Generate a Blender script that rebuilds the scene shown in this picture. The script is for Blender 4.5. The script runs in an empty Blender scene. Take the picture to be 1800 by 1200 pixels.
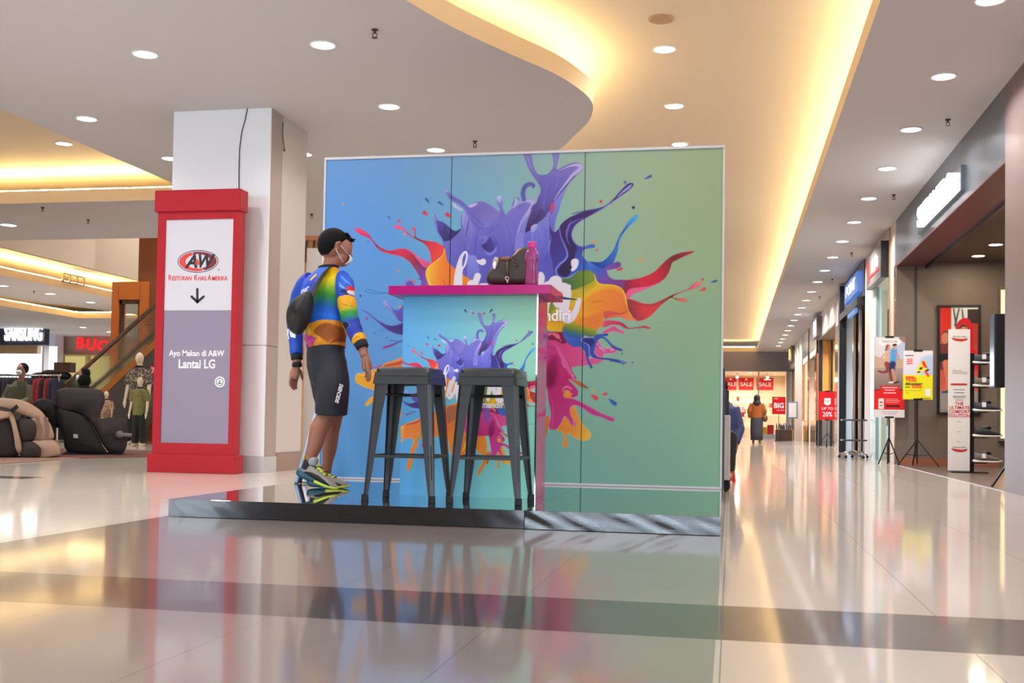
import bpy, bmesh, math, random
import numpy as np
from mathutils import Vector, Matrix

random.seed(4)
SC = bpy.context.scene
COL = SC.collection

# ------------------------------------------------------------------ camera
FPX, CX, CY, EYE = 1950.0, 900.0, 675.0, 0.58
def nz(v):
    v = np.array(v, float)
    return v / np.linalg.norm(v)
_y = nz([385, -71, FPX])
_z = nz(np.cross(nz([1, -.0165, 0]), _y))
if _z[1] < 0: _z = -_z
_x = np.cross(_z, -_y)
if _x[0] < 0: _x = -_x
CM = np.stack([_x, _y, _z], 1)            # world -> (right, up, forward)
def at(px, py, Y=None, Z=None, X=None):   # a photo pixel onto a real plane
    d = CM.T @ np.array([px - CX, -(py - CY), FPX])
    if Z is not None: t = (Z - EYE) / d[2]
    elif Y is not None: t = Y / d[1]
    else: t = X / d[0]
    return Vector((d[0] * t, d[1] * t, EYE + d[2] * t))
cam = bpy.data.objects.new('camera', bpy.data.cameras.new('camera'))
COL.objects.link(cam)
R_, U_, F_ = CM.T @ np.array([1, 0, 0]), CM.T @ np.array([0, 1, 0]), CM.T @ np.array([0, 0, 1])
cam.matrix_world = Matrix(((R_[0], U_[0], -F_[0], 0), (R_[1], U_[1], -F_[1], 0), (R_[2], U_[2], -F_[2], EYE), (0, 0, 0, 1)))
cam.data.sensor_width = 36
cam.data.lens = FPX / 1800 * 36
cam.data.shift_y = (CY - 600) / 1800
cam.data.clip_start = .05
cam.data.clip_end = 300
SC.camera = cam

# ------------------------------------------------------------------ world, exposure
W = bpy.data.worlds.new('daylight'); SC.world = W; W.use_nodes = True
W.node_tree.nodes['Background'].inputs[0].default_value = (.72, .85, 1.0, 1)
W.node_tree.nodes['Background'].inputs[1].default_value = 7.0
SC.view_settings.view_transform = 'Standard'
SC.view_settings.look = 'None'
SC.view_settings.gamma = 1
SC.view_settings.exposure = 0.0
SC.cycles.use_denoising = True
SC.cycles.max_bounces = 8
SC.cycles.sample_clamp_indirect = 6
LAMP_W = 20.0      # one downlight
COVE = 34.0        # cove tubes
ART_GAIN = .86

# ------------------------------------------------------------------ materials
MATS = {}
def lin(c):
    return tuple((v / 12.92 if v <= .04045 else ((v + .055) / 1.055) ** 2.4) for v in (k / 255 for k in c))
def mat(name, rgb=(200, 200, 200), rough=.5, metal=0., coat=0., coat_r=.05, em=None, es=0., spec=.5, noise=0., nscale=30., alpha=1., trans=0., bump=0., attr=None, ior=1.5, sheen=0.):
    if name in MATS: return MATS[name]
    m = bpy.data.materials.new(name); m.use_nodes = True
    nt = m.node_tree; b = nt.nodes['Principled BSDF']
    c = lin(rgb)
    b.inputs['Base Color'].default_value = (*c, 1)
    b.inputs['Roughness'].default_value = rough
    b.inputs['Metallic'].default_value = metal
    b.inputs['Coat Weight'].default_value = coat
    b.inputs['Coat Roughness'].default_value = coat_r
    b.inputs['Specular IOR Level'].default_value = spec
    b.inputs['Transmission Weight'].default_value = trans
    b.inputs['Alpha'].default_value = alpha
    b.inputs['IOR'].default_value = ior
    b.inputs['Sheen Weight'].default_value = sheen
    if em is not None:
        b.inputs['Emission Color'].default_value = (*lin(em), 1)
        b.inputs['Emission Strength'].default_value = es
    if attr:
        a = nt.nodes.new('ShaderNodeAttribute'); a.attribute_name = attr
        nt.links.new(a.outputs['Color'], b.inputs['Base Color'])
    if noise or bump:
        t = nt.nodes.new('ShaderNodeTexCoord'); n = nt.nodes.new('ShaderNodeTexNoise')
        n.inputs['Scale'].default_value = nscale; n.inputs['Detail'].default_value = 5
        nt.links.new(t.outputs['Object'], n.inputs['Vector'])
        if noise:
            mx = nt.nodes.new('ShaderNodeMix'); mx.data_type = 'RGBA'
            mx.inputs['A'].default_value = (*[v * (1 - noise) for v in c], 1)
            mx.inputs['B'].default_value = (*[min(1, v * (1 + noise)) for v in c], 1)
            nt.links.new(n.outputs['Fac'], mx.inputs['Factor'])
            nt.links.new(mx.outputs['Result'], b.inputs['Base Color'])
        if bump:
            bp = nt.nodes.new('ShaderNodeBump'); bp.inputs['Strength'].default_value = bump; bp.inputs['Distance'].default_value = .01
            nt.links.new(n.outputs['Fac'], bp.inputs['Height']); nt.links.new(bp.outputs['Normal'], b.inputs['Normal'])
    MATS[name] = m
    return m
def glow(name, rgb=(255, 255, 255), s=1.): return mat(name, (20, 20, 20), .6, em=rgb, es=s)

# ------------------------------------------------------------------ mesh builder
class B:
    def __init__(s): s.v = []; s.f = []; s.mi = []; s.m = 0; s.sm = []; s.smooth = False
    def add(s, vs, fs):
        o = len(s.v); s.v += [tuple(v) for v in vs]
        for f in fs: s.f.append([o + i for i in f]); s.mi.append(s.m); s.sm.append(s.smooth)
        return s
    def box(s, a, b, rz=0, c=None):
        (x0, y0, z0), (x1, y1, z1) = a, b
        vs = [(x, y, z) for z in (z0, z1) for y in (y0, y1) for x in (x0, x1)]
        if rz:
            c = c or ((x0 + x1) / 2, (y0 + y1) / 2)
            ca, sa = math.cos(rz), math.sin(rz)
            vs = [(c[0] + (x - c[0]) * ca - (y - c[1]) * sa, c[1] + (x - c[0]) * sa + (y - c[1]) * ca, z) for x, y, z in vs]
        return s.add(vs, [(0, 2, 3, 1), (4, 5, 7, 6), (0, 1, 5, 4), (1, 3, 7, 5), (3, 2, 6, 7), (2, 0, 4, 6)])
    def cbox(s, c, d, rz=0): return s.box([c[i] - d[i] / 2 for i in range(3)], [c[i] + d[i] / 2 for i in range(3)], rz)
    def prism(s, pts, z0, z1, ax='z'):      # pts: 2D outline; ax: extrusion axis
        n = len(pts)
        f = {'z': lambda p, h: (p[0], p[1], h), 'y': lambda p, h: (p[0], h, p[1]), 'x': lambda p, h: (h, p[0], p[1])}[ax]
        vs = [f(p, z0) for p in pts] + [f(p, z1) for p in pts]
        return s.add(vs, [list(range(n))[::-1], [n + i for i in range(n)]] + [(i, (i + 1) % n, n + (i + 1) % n, n + i) for i in range(n)])
    def loft(s, rings, cap=True, close=True):
        n = len(rings[0]); vs = [p for r in rings for p in r]; fs = []
        for k in range(len(rings) - 1):
            for i in range(n if close else n - 1):
                j = (i + 1) % n
                fs.append((k * n + i, k * n + j, (k + 1) * n + j, (k + 1) * n + i))
        if cap and close:
            fs.append(list(range(n))[::-1]); fs.append([(len(rings) - 1) * n + i for i in range(n)])
        return s.add(vs, fs)
    def tube(s, pts, rad, n=10, cap=True, flat=1.0):
        P = [Vector(p) for p in pts]; rings = []
        if not isinstance(rad, (list, tuple)): rad = [rad] * len(P)
        up = None
        for i, p in enumerate(P):
            t = (P[min(i + 1, len(P) - 1)] - P[max(i - 1, 0)]).normalized()
            if up is None:
                up = Vector((0, 0, 1)) if abs(t.z) < .9 else Vector((0, 1, 0))
            a = t.cross(up).normalized(); b = a.cross(t).normalized(); up = b
            rings.append([p + (a * math.cos(q) + b * math.sin(q) * flat) * rad[i] for q in (2 * math.pi * k / n for k in range(n))])
        return s.loft(rings, cap)
    def lathe(s, prof, c=(0, 0, 0), n=24, sx=1, sy=1):
        return s.loft([[(c[0] + r * sx * math.cos(2 * math.pi * k / n), c[1] + r * sy * math.sin(2 * math.pi * k / n), c[2] + z) for k in range(n)] for r, z in prof])
    def ball(s, c, r, n=16, k=10):
        if not isinstance(r, (list, tuple)): r = (r, r, r)
        rings = []
        for i in range(k + 1):
            t = -math.pi / 2 + math.pi * max(.02, min(.98, i / k))
            rings.append([(c[0] + r[0] * math.cos(t) * math.cos(q), c[1] + r[1] * math.cos(t) * math.sin(q), c[2] + r[2] * math.sin(t)) for q in (2 * math.pi * j / n for j in range(n))])
        return s.loft(rings)
    def quad(s, *p): return s.add(p, [list(range(len(p)))])
    def done(s, name, mats, parent=None, bevel=0., sub=0, smooth=None, world=False, seg=2):
        me = bpy.data.meshes.new(name)
        v = s.v
        if world and parent is not None:
            L = parent.matrix_basis.translation
            v = [(a - L[0], b - L[1], c - L[2]) for a, b, c in v]
        me.from_pydata(v, [], s.f)
        for m in (mats if isinstance(mats, (list, tuple)) else [mats]): me.materials.append(m)
        me.polygons.foreach_set('material_index', s.mi)
        me.polygons.foreach_set('use_smooth', [bool(q) if smooth is None else smooth for q in s.sm])
        bm = bmesh.new(); bm.from_mesh(me); bmesh.ops.recalc_face_normals(bm, faces=bm.faces); bm.to_mesh(me); bm.free()
        o = bpy.data.objects.new(name, me); COL.objects.link(o)
        if parent is not None: o.parent = parent
        if bevel:
            md = o.modifiers.new('bevel', 'BEVEL'); md.width = bevel; md.segments = seg; md.limit_method = 'ANGLE'; md.angle_limit = .6
        if sub:
            md = o.modifiers.new('sub', 'SUBSURF'); md.levels = md.render_levels = sub
        return o
def thing(name, label, cat, loc=(0, 0, 0), rz=0, group=None):
    o = bpy.data.objects.new(name, None); COL.objects.link(o)
    o.empty_display_size = .1
    o.location = loc; o.rotation_euler = (0, 0, rz)
    return tag(o, label, cat, group)
def tag(o, label, cat, group=None):
    o['label'] = label; o['category'] = cat
    if group: o['group'] = group
    return o
def struct(o): o['kind'] = 'structure'; return o
def copy_tree(o, parent=None):
    c = o.copy(); COL.objects.link(c)
    if parent is not None: c.parent = parent
    for ch in list(o.children): copy_tree(ch, c)
    return c
def text(name, body, size, loc, mat_, parent=None, rot=(math.pi / 2, 0, 0), ext=.001, bold=0., align='CENTER', sx=1., shear=0., sp=1.):
    cu = bpy.data.curves.new(name, 'FONT'); cu.body = body; cu.size = size; cu.extrude = ext; cu.offset = bold
    cu.align_x = align; cu.align_y = 'CENTER'; cu.shear = shear; cu.space_character = sp; cu.resolution_u = 3
    tmp = bpy.data.objects.new(name, cu); COL.objects.link(tmp)
    dg = bpy.context.evaluated_depsgraph_get()
    me = bpy.data.meshes.new_from_object(tmp.evaluated_get(dg)); me.name = name
    bpy.data.objects.remove(tmp)
    o = bpy.data.objects.new(name, me); COL.objects.link(o)
    me.materials.clear(); me.materials.append(mat_)
    o.location = loc; o.rotation_euler = rot; o.scale = (sx, 1, 1)
    if parent is not None: o.parent = parent
    return o
def tail(p, k): return p if k == 0 else p
ORD = 'first second third fourth fifth sixth seventh eighth ninth tenth eleventh twelfth thirteenth fourteenth fifteenth sixteenth seventeenth eighteenth nineteenth twentieth twenty-first twenty-second twenty-third'.split()
def spline(pts, n=8, closed=False):
    P = [np.array(p, float) for p in pts]; N = len(P); out = []
    for i in range(N if closed else N - 1):
        p0 = P[(i - 1) % N] if closed or i else P[0]; p1 = P[i]; p2 = P[(i + 1) % N]; p3 = P[(i + 2) % N] if closed or i + 2 < N else P[-1]
        for k in range(n):
            t = k / n
            out.append(.5 * ((2 * p1) + (-p0 + p2) * t + (2 * p0 - 5 * p1 + 4 * p2 - p3) * t * t + (-p0 + 3 * p1 - 3 * p2 + p3) * t ** 3))
    if not closed: out.append(P[-1])
    return out

# ------------------------------------------------------------------ floor, ceilings, walls
ZS, ZL, ZT = 3.81, 4.0, 4.32
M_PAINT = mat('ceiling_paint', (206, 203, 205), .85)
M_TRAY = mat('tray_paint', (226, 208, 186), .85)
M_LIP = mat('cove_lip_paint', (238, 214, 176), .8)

def floor_material():
    m = bpy.data.materials.new('polished_tile'); m.use_nodes = True
    nt = m.node_tree; b = nt.nodes['Principled BSDF']; N = nt.nodes.new; Lk = nt.links.new
    tc = N('ShaderNodeTexCoord'); sp = N('ShaderNodeSeparateXYZ'); Lk(tc.outputs['Object'], sp.inputs[0])
    def math_(op, a, bb=None, c=None):
        n = N('ShaderNodeMath'); n.operation = op
        for i, q in enumerate((a, bb, c)):
            if q is None: continue
            if isinstance(q, (int, float)): n.inputs[i].default_value = q
            else: Lk(q, n.inputs[i])
        return n.outputs[0]
    def line(src, period, off, w):   # 1 on a joint
        f = math_('ABSOLUTE', math_('SUBTRACT', math_('FRACT', math_('ADD', math_('DIVIDE', math_('SUBTRACT', src, off), period), .5)), .5))
        return math_('LESS_THAN', f, w / period / 2)
    def between(src, a, bb): return math_('MULTIPLY', math_('GREATER_THAN', src, a), math_('LESS_THAN', src, bb))
    def mixc(f, a, bb):
        n = N('ShaderNodeMix'); n.data_type = 'RGBA'; Lk(f, n.inputs['Factor'])
        for k, q in (('A', a), ('B', bb)):
            if isinstance(q, tuple): n.inputs[k].default_value = (*q, 1)
            else: Lk(q, n.inputs[k])
        return n.outputs['Result']
    x, y = sp.outputs[0], sp.outputs[1]
    nz1 = N('ShaderNodeTexNoise'); nz1.inputs['Scale'].default_value = 1.3; nz1.inputs['Detail'].default_value = 6; Lk(tc.outputs['Object'], nz1.inputs['Vector'])
    nz2 = N('ShaderNodeTexNoise'); nz2.inputs['Scale'].default_value = 160; nz2.inputs['Detail'].default_value = 2; Lk(tc.outputs['Object'], nz2.inputs['Vector'])
    f1 = math_('ADD', math_('MULTIPLY', nz1.outputs['Fac'], .6), math_('MULTIPLY', nz2.outputs['Fac'], .4))
    light = mixc(f1, lin((166, 156, 147)), lin((192, 182, 173)))
    grey = mixc(f1, lin((112, 103, 102)), lin((138, 128, 125)))
    white = mixc(f1, lin((214, 207, 198)), lin((236, 230, 222)))
    dark = mixc(f1, lin((46, 40, 41)), lin((64, 55, 56)))
    c = mixc(math_('LESS_THAN', x, -3.19), light, white)
    c = mixc(between(x, -3.19, -.035), c, grey)
    st = math_('MAXIMUM', between(y, 3.065, 3.64), between(y, 8.75, 9.1))
    st = math_('MULTIPLY', st, math_('MAXIMUM', math_('LESS_THAN', y, 5), math_('LESS_THAN', x, -6.1)))
    c = mixc(st, c, dark)
    j = math_('MAXIMUM', line(x, .645, -.02, .004), math_('MULTIPLY', line(y, .575, 3.065, .003), .45))
    c = mixc(math_('MULTIPLY', j, .75), c, lin((80, 68, 62)))
    Lk(c, b.inputs['Base Color'])
    b.inputs['Roughness'].default_value = .30
    b.inputs['Specular IOR Level'].default_value = .25
    b.inputs['Coat Weight'].default_value = .8
    b.inputs['Coat Roughness'].default_value = .075
    b.inputs['Coat IOR'].default_value = 1.5
    return m
struct(B().box((-34, -9, -.1), (14, 60, 0)).done('floor', floor_material()))
for k, (a, c) in enumerate((((-34, -7), (14, 18.45)), ((-34, 18.45), (-14.05, 60)), ((-7.45, 18.45), (14, 60)), ((-14.05, 34.05), (-7.45, 60)))): struct(B().box((*a, ZT), (*c, ZT + .1)).done('ceiling' if k == 0 else 'ceiling_%s' % ('', 'west', 'east', 'north')[k], M_TRAY))
struct(B().box((-14.1, 18.5, ZS), (-14, 34, 7.5)).done('wall_void_left', mat('bulkhead_paint', (206, 188, 166), .85)))
struct(B().box((-7.5, 18.5, ZS), (-7.4, 34, 7.5)).done('wall_void_right', mat('bulkhead_paint')))
struct(B().box((-14, 34, ZS), (-7.5, 34.1, 7.5)).done('wall_void_rear', mat('bulkhead_paint')))
struct(B().box((-14.1, 18.4, 7.5), (-7.4, 34.1, 7.6)).done('ceiling_void', M_PAINT))
struct(B().box((-14.1, 18.4, ZL), (-7.4, 18.5, 7.5)).done('wall_void_front', mat('bulkhead_paint')))
def soffit(name, pts, lip_mat=True):
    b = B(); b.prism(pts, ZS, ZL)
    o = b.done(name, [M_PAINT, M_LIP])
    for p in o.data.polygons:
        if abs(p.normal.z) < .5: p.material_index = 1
    return struct(o)
curve = [(-3.3, -7), (-3.3, 3.0), (-3.18, 5.2), (-2.86, 7.0), (-2.50, 8.11), (-2.28, 8.75), (-1.95, 9.46), (-1.63, 10.10), (-1.46, 10.66), (-1.41, 11.05), (-1.45, 11.4), (-1.55, 11.8), (-1.80, 12.4), (-2.03, 12.91), (-2.6, 13.7), (-3.3, 14.6), (-3.8, 16.5), (-3.8, 49.9)]
SC_CURVE = [tuple(p) for p in spline(curve, 8)]
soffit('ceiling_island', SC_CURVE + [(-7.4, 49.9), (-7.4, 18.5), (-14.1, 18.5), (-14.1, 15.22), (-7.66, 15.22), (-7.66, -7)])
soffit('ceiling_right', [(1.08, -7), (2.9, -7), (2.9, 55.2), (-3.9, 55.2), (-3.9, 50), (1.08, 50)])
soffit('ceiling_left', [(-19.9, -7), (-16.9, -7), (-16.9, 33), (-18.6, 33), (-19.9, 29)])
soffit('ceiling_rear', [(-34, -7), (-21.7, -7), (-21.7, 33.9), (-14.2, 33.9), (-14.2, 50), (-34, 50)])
# cove tubes lying on the soffits behind the lips
M_TUBE = glow('warm_tube', (255, 226, 164), COVE)
def tubes(path, off, seg=1.15, gap=.1, w=.05):
    """one long strip following the lip; it narrows to a thin holder between tubes"""
    b = B(); P = [Vector((*p, 0)) for p in path]; pts = []
    for a, c in zip(P[:-1], P[1:]):
        d = c - a; L = d.length
        if L < 1e-6: continue
        t = d / L; nrm = Vector((-t.y, t.x, 0)); s = 0
        while s < L - .02:
            e = min(s + seg, L)
            pts += [(a + t * s, nrm, w), (a + t * e, nrm, w)]
            if gap and e < L: pts += [(a + t * (e + .004), nrm, w * .12), (a + t * min(L, e + gap - .004), nrm, w * .12)]
            s = e + gap
    b.loft([[(q + n * (off + k * ww / 2) + Vector((0, 0, z))) for k, z in ((-1, ZL + .012), (1, ZL + .012), (1, ZL + .045), (-1, ZL + .045))] for q, n, ww in pts])
    return b
cv = [p for p in SC_CURVE if 3 < p[1] < 20]
o = tubes(cv, .17, 2, 0).done('cove_light', M_TUBE); tag(o, 'warm hidden tube light glowing behind the curved ceiling edge', 'light')
o = tubes([(1.08, 2), (1.08, 50)], -.17).done('cove_light', M_TUBE); tag(o, 'long warm hidden tube light along the right ceiling edge', 'light')
o = tubes([(-3.6, 50), (1.0, 50)], .17).done('cove_light', M_TUBE); tag(o, 'short warm hidden tube light across the far end of the corridor', 'light')
M_TUBE2 = glow('warm_tube_left', (255, 222, 150), COVE * 2.2)
o = tubes([(-14, 15.22), (-7.7, 15.22)], .17).done('cove_light', M_TUBE2); tag(o, 'warm hidden tube light above the left ceiling opening behind the red pylon', 'light')
o = tubes([(-16.9, 12), (-16.9, 33)], .17).done('cove_light', M_TUBE2); tag(o, 'warm hidden tube light in the left distance beside the orange lift', 'light')
o = tubes([(-21.7, 18), (-21.7, 33.9), (-14.3, 33.9)], .17).done('cove_light', M_TUBE2); tag(o, 'warm hidden tube light in the farthest left ceiling step', 'light')

M_WALL = mat('wall_paint', (205, 192, 182), .8)
M_BROWN = mat('dark_brown_panel', (112, 100, 92), .55, noise=.08, nscale=8)
struct(B().box((-34, 42, 0), (-8, 42.3, ZT)).done('wall_rear', mat('tan_wall', (186, 160, 140), .8)))
struct(B().box((-34.3, -7, 0), (-34, 50, ZT)).done('wall_left', M_WALL))
b = B(); b.box((-34, -7.2, 0), (-17, -7, ZT)); b.box((-9, -7.2, 0), (-3.6, -7, ZT)); b.box((-17, -7.2, 4.1), (-9, -7, ZT)); b.box((2.4, -7.2, 0), (9, -7, ZT)); b.box((-3.6, -7.2, 3.3), (2.4, -7, ZT)); struct(b.done('wall_entrance', mat('entrance_wall', (120, 112, 108), .8)))
b = B()
for k in range(7): b.box((-3.6 + k * .985, -7.16, 0), (-3.6 + k * .985 + .06, -7.04, 3.3))
for z in (.0, 1.05, 2.2, 3.24): b.box((-3.6, -7.15, z), (2.4, -7.05, z + .06))
struct(b.done('window_1', mat('window_frame_metal', (120, 122, 126), .4, metal=.6)))
b = B()
for k in range(9): b.box((-17 + k * .993, -7.16, 0), (-17 + k * .993 + .06, -7.04, 4.1))
for z in (.0, 1.35, 2.7, 4.04): b.box((-17, -7.15, z), (-9, -7.05, z + .06))
struct(b.done('window_2', mat('window_frame_metal')))

# ------------------------------------------------------------------ downlights
M_LENS = glow('lamp_lens', (255, 253, 250), 9)
M_RING = mat('white_trim', (235, 232, 228), .5)
def downlight(x, y, z, label, group, watts=LAMP_W, r=.105):
    t = thing('ceiling_downlight', label, 'ceiling light', (x, y, z), 0, group)
    b = B(); b.lathe([(r + .018, -.001), (r + .016, -.008), (r, -.012), (r - .004, -.004)], n=28); b.done('trim_ring', M_RING, t, smooth=True)
    b = B(); b.lathe([(.01, -.006), (r, -.006), (r, -.002)], n=28); b.done('lens', M_LENS, t)
    if watts:
        l = bpy.data.lights.new('lamp', 'AREA'); l.shape = 'DISK'; l.size = r * 2; l.energy = watts; l.color = (1, .965, .93); l.spread = math.radians(150)
        lo = bpy.data.objects.new('lamp', l); COL.objects.link(lo); lo.parent = t; lo.location = (0, 0, -.016)
    return t
for k in range(21):
    downlight(1.885 - .0012 * k, 8.79 + 1.87 * k, ZS, 'round white downlight in the right ceiling strip above the shops, %s from the front' % ORD[k], 'downlights along the right shops', LAMP_W * 2.7)
for x, nm in ((-3.5, 'right'), (-5.18, 'middle'), (-6.95, 'left')):
    for k, y in enumerate((9.0, 10.9, 12.75)):
        if x == -5.18 and k == 1: continue
        downlight(x, y, ZS, 'round white downlight in the grey ceiling over the column, %s row, %s' % (nm, ('nearest the camera', 'middle one', 'farthest back')[k]), 'downlights in the grey ceiling')
for x, z in ((-3.5, ZS), (-5.18, ZS), (-6.95, ZS), (-.7, ZT), (1.885, ZS)):  # unseen downlight rows, added to light the near floor and the backdrop
    for y in (7.05, 5.2, 3.3, 1.4, -.5, -2.4): downlight(x, y, z, 'unseen round downlight added to light the near floor and backdrop', 'added downlights out of view', LAMP_W if y > 3 else LAMP_W * .55)
for k, p in enumerate([(1168, 86), (1185, 186), (1195, 253)]):
    q = at(*p, Z=ZT); downlight(q.x, q.y, ZT, 'round white downlight in the warm raised ceiling above the backdrop, %s from the top' % ORD[k], 'downlights in the raised ceiling')
q = at(112, 252, Z=ZT); downlight(q.x, q.y, ZT, 'round white downlight in the raised left ceiling, upper left of the red pylon', 'ceiling light')
for p, z, lb in (((15, 395), ZS, 'round downlight at the left picture edge below the glowing left ceiling opening'), ((5, 502), ZS, 'round downlight at far left picture edge under the long glowing ceiling step'), ((88, 516), ZS, 'round downlight between the two glowing ceiling steps left of the lift'), ((159, 531), ZS, 'round downlight nearest the orange lift under the glowing ceiling step'), ((146, 575), ZS, 'round downlight above the red letter sign in the far left'), ((193, 583), ZS, 'small round downlight beside the lift frame above the red letters')):
    q = at(*p, Z=z); downlight(q.x, q.y, z, lb, 'ceiling light', 70, .13)
for k, (x, y) in enumerate(((-9.5, 21), (-12, 24))): downlight(x, y, 7.5, 'unseen high downlight added in the escalator void to light the mannequins', 'added downlights over the escalator void', 170, .16)  # unseen lamps added to brighten the area around the mannequins

# ------------------------------------------------------------------ printed paint-splash artwork (numpy painter -> vertex colours of the print)
class Canvas:
    # u,v in photo-art pixels; grid of nu x nv samples over [u0,u1]x[v0,v1]
    def __init__(s, u0, u1, v0, v1, nu, nv):
        s.u = np.linspace(u0, u1, nu); s.v = np.linspace(v0, v1, nv); s.px = (u1 - u0) / (nu - 1)
        s.c = np.zeros((nv, nu, 3))
    def win(s, P, m):
        a, b = P.min(0) - m, P.max(0) + m
        i0, i1 = np.searchsorted(s.u, [a[0], b[0]]); j0, j1 = np.searchsorted(s.v, [a[1], b[1]])
        if i1 <= i0 or j1 <= j0: return None
        return slice(j0, j1), slice(i0, i1), s.u[None, i0:i1], s.v[j0:j1, None]
    def mix(s, w, alpha, col):
        t = s.c[w[0], w[1]]; t += (col - t) * np.clip(alpha, 0, 1)[..., None]
def segdist(U, V, P, closed=True):
    d2 = None; par = None; n = len(P)
    for i in range(n if closed else n - 1):
        a = P[i]; e = P[(i + 1) % n] - a; L = e @ e + 1e-9
        t = np.clip(((U - a[0]) * e[0] + (V - a[1]) * e[1]) / L, 0, 1)
        q = (U - a[0] - t * e[0]) ** 2 + (V - a[1] - t * e[1]) ** 2
        if d2 is None: d2 = q; par = i + t
        else:
            k = q < d2; d2 = np.where(k, q, d2); par = np.where(k, i + t, par)
    return np.sqrt(d2), par
FR = {'P': (0, 0, 1), 'A': (610, 320, 6), 'B': (760, 260, 6), 'C': (940, 290, 6), 'D': (940, 420, 5.294), 'E': (940, 560, 5), 'F': (610, 490, 3.875), 'G': (760, 380, 6.923), 'H': (700, 640, 5.454)}
def conv(fr, pts):
    ox, oy, k = FR[fr]
    P = np.array([(ox + x / k, oy + y / k) for x, y in pts])
    if fr == 'H': P = np.stack([783 + (P[:, 0] - 766.7) / .517, 331 + (P[:, 1] - 581) / .517], 1)
    D = np.stack([P[:, 0] - CX, CY - P[:, 1], np.full(len(P), FPX)], 1) @ CM      # rectify on the backdrop plane
    D *= (BY / D[:, 1])[:, None]
    return np.stack([U0 + (D[:, 0] - BX0) * APM, V0 + (BZ1 - EYE - D[:, 2]) * APM], 1)
BX0, BX1, BY, BZ0, BZ1 = -3.215, -.062, 8.36, .10, 2.66
U0, V0, APM = 566., 266., 225.      # art units per metre
def scl(fr): return (FR[fr][2] * .517 if fr == 'H' else FR[fr][2])
def grad(stops, t):
    ts = [q[0] for q in stops]; out = np.zeros(t.shape + (3,))
    for ch in range(3): out[..., ch] = np.interp(t, ts, [q[1][ch] for q in stops])
    return out
def shape(cv, fr, pts, cols, g=None, rim=None, sh=None, a=1., soft=0, n=5):
    """filled smooth outline; cols: one colour or list along g (two points); rim=(col,width,alpha) lit edge; sh=(col,width,alpha) inner edge shade"""
    k = scl(fr); P = np.array(spline(conv(fr, pts), n, True)); w = cv.win(P, 4 + soft)
    if w is None: return
    U, V = w[2], w[3]; d, _ = segdist(U, V, P)
    ins = np.zeros(d.shape, bool)
    for i in range(len(P)):
        (x0, y0), (x1, y1) = P[i], P[(i + 1) % len(P)]
        if y0 == y1: continue
        c = ((y0 > V) != (y1 > V)) & (U < (x1 - x0) * (V - y0) / (y1 - y0) + x0)
        ins ^= c
    sd = np.where(ins, d, -d)
    al = np.clip(sd / (cv.px + soft) + .5, 0, 1) * a
    if isinstance(cols[0], (int, float)): c = np.broadcast_to(np.array(cols, float), d.shape + (3,)).copy()
    else:
        q = conv(fr, g); e = q[1] - q[0]
        t = ((U - q[0][0]) * e[0] + (V - q[0][1]) * e[1]) / (e @ e)
        c = grad([(i / (len(cols) - 1), cc) for i, cc in enumerate(cols)], np.clip(t, 0, 1))
    for r in (sh, rim):
        if r:
            f = np.clip(1 - np.maximum(sd, 0) / (r[1] / k), 0, 1) ** 1.5 * r[2]
            c = c + (np.array(r[0], float) - c) * f[..., None]
    cv.mix(w, al, c)
def brush(cv, fr, pts, wd, col, a=1., soft=.35, n=6):
    """stroke; wd number or (w0,w1) or per-point list; col one colour or list along the stroke"""
    k = scl(fr); Q = conv(fr, pts); P = np.array(spline(Q, n)); 
    if not isinstance(wd, (list, tuple)): wd = [wd, wd]
    mx = max(wd) / k; w = cv.win(P, mx + 4)
    if w is None: return
    d, par = segdist(w[2], w[3], P, False); t = par / (len(P) - 1)
    W = np.interp(t, np.linspace(0, 1, len(wd)), wd) / k / 2
    al = np.clip((W - d) / np.maximum(cv.px, soft * W * 2) + .5 * (soft <= .35), 0, 1) * a
    c = np.array(col, float) if isinstance(col[0], (int, float)) else grad([(i / (len(col) - 1), q) for i, q in enumerate(col)], t)
    cv.mix(w, al, c)
def dot(cv, fr, x, y, r, col, tailv=None):
    if tailv: brush(cv, fr, [(x, y), (x + tailv[0] * .5, y + tailv[1] * .5), (x + tailv[0], y + tailv[1])], [r * 2, r * 1.5, r * .2], col)
    else: brush(cv, fr, [(x - .1, y), (x + .1, y)], r * 2, col)

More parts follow.
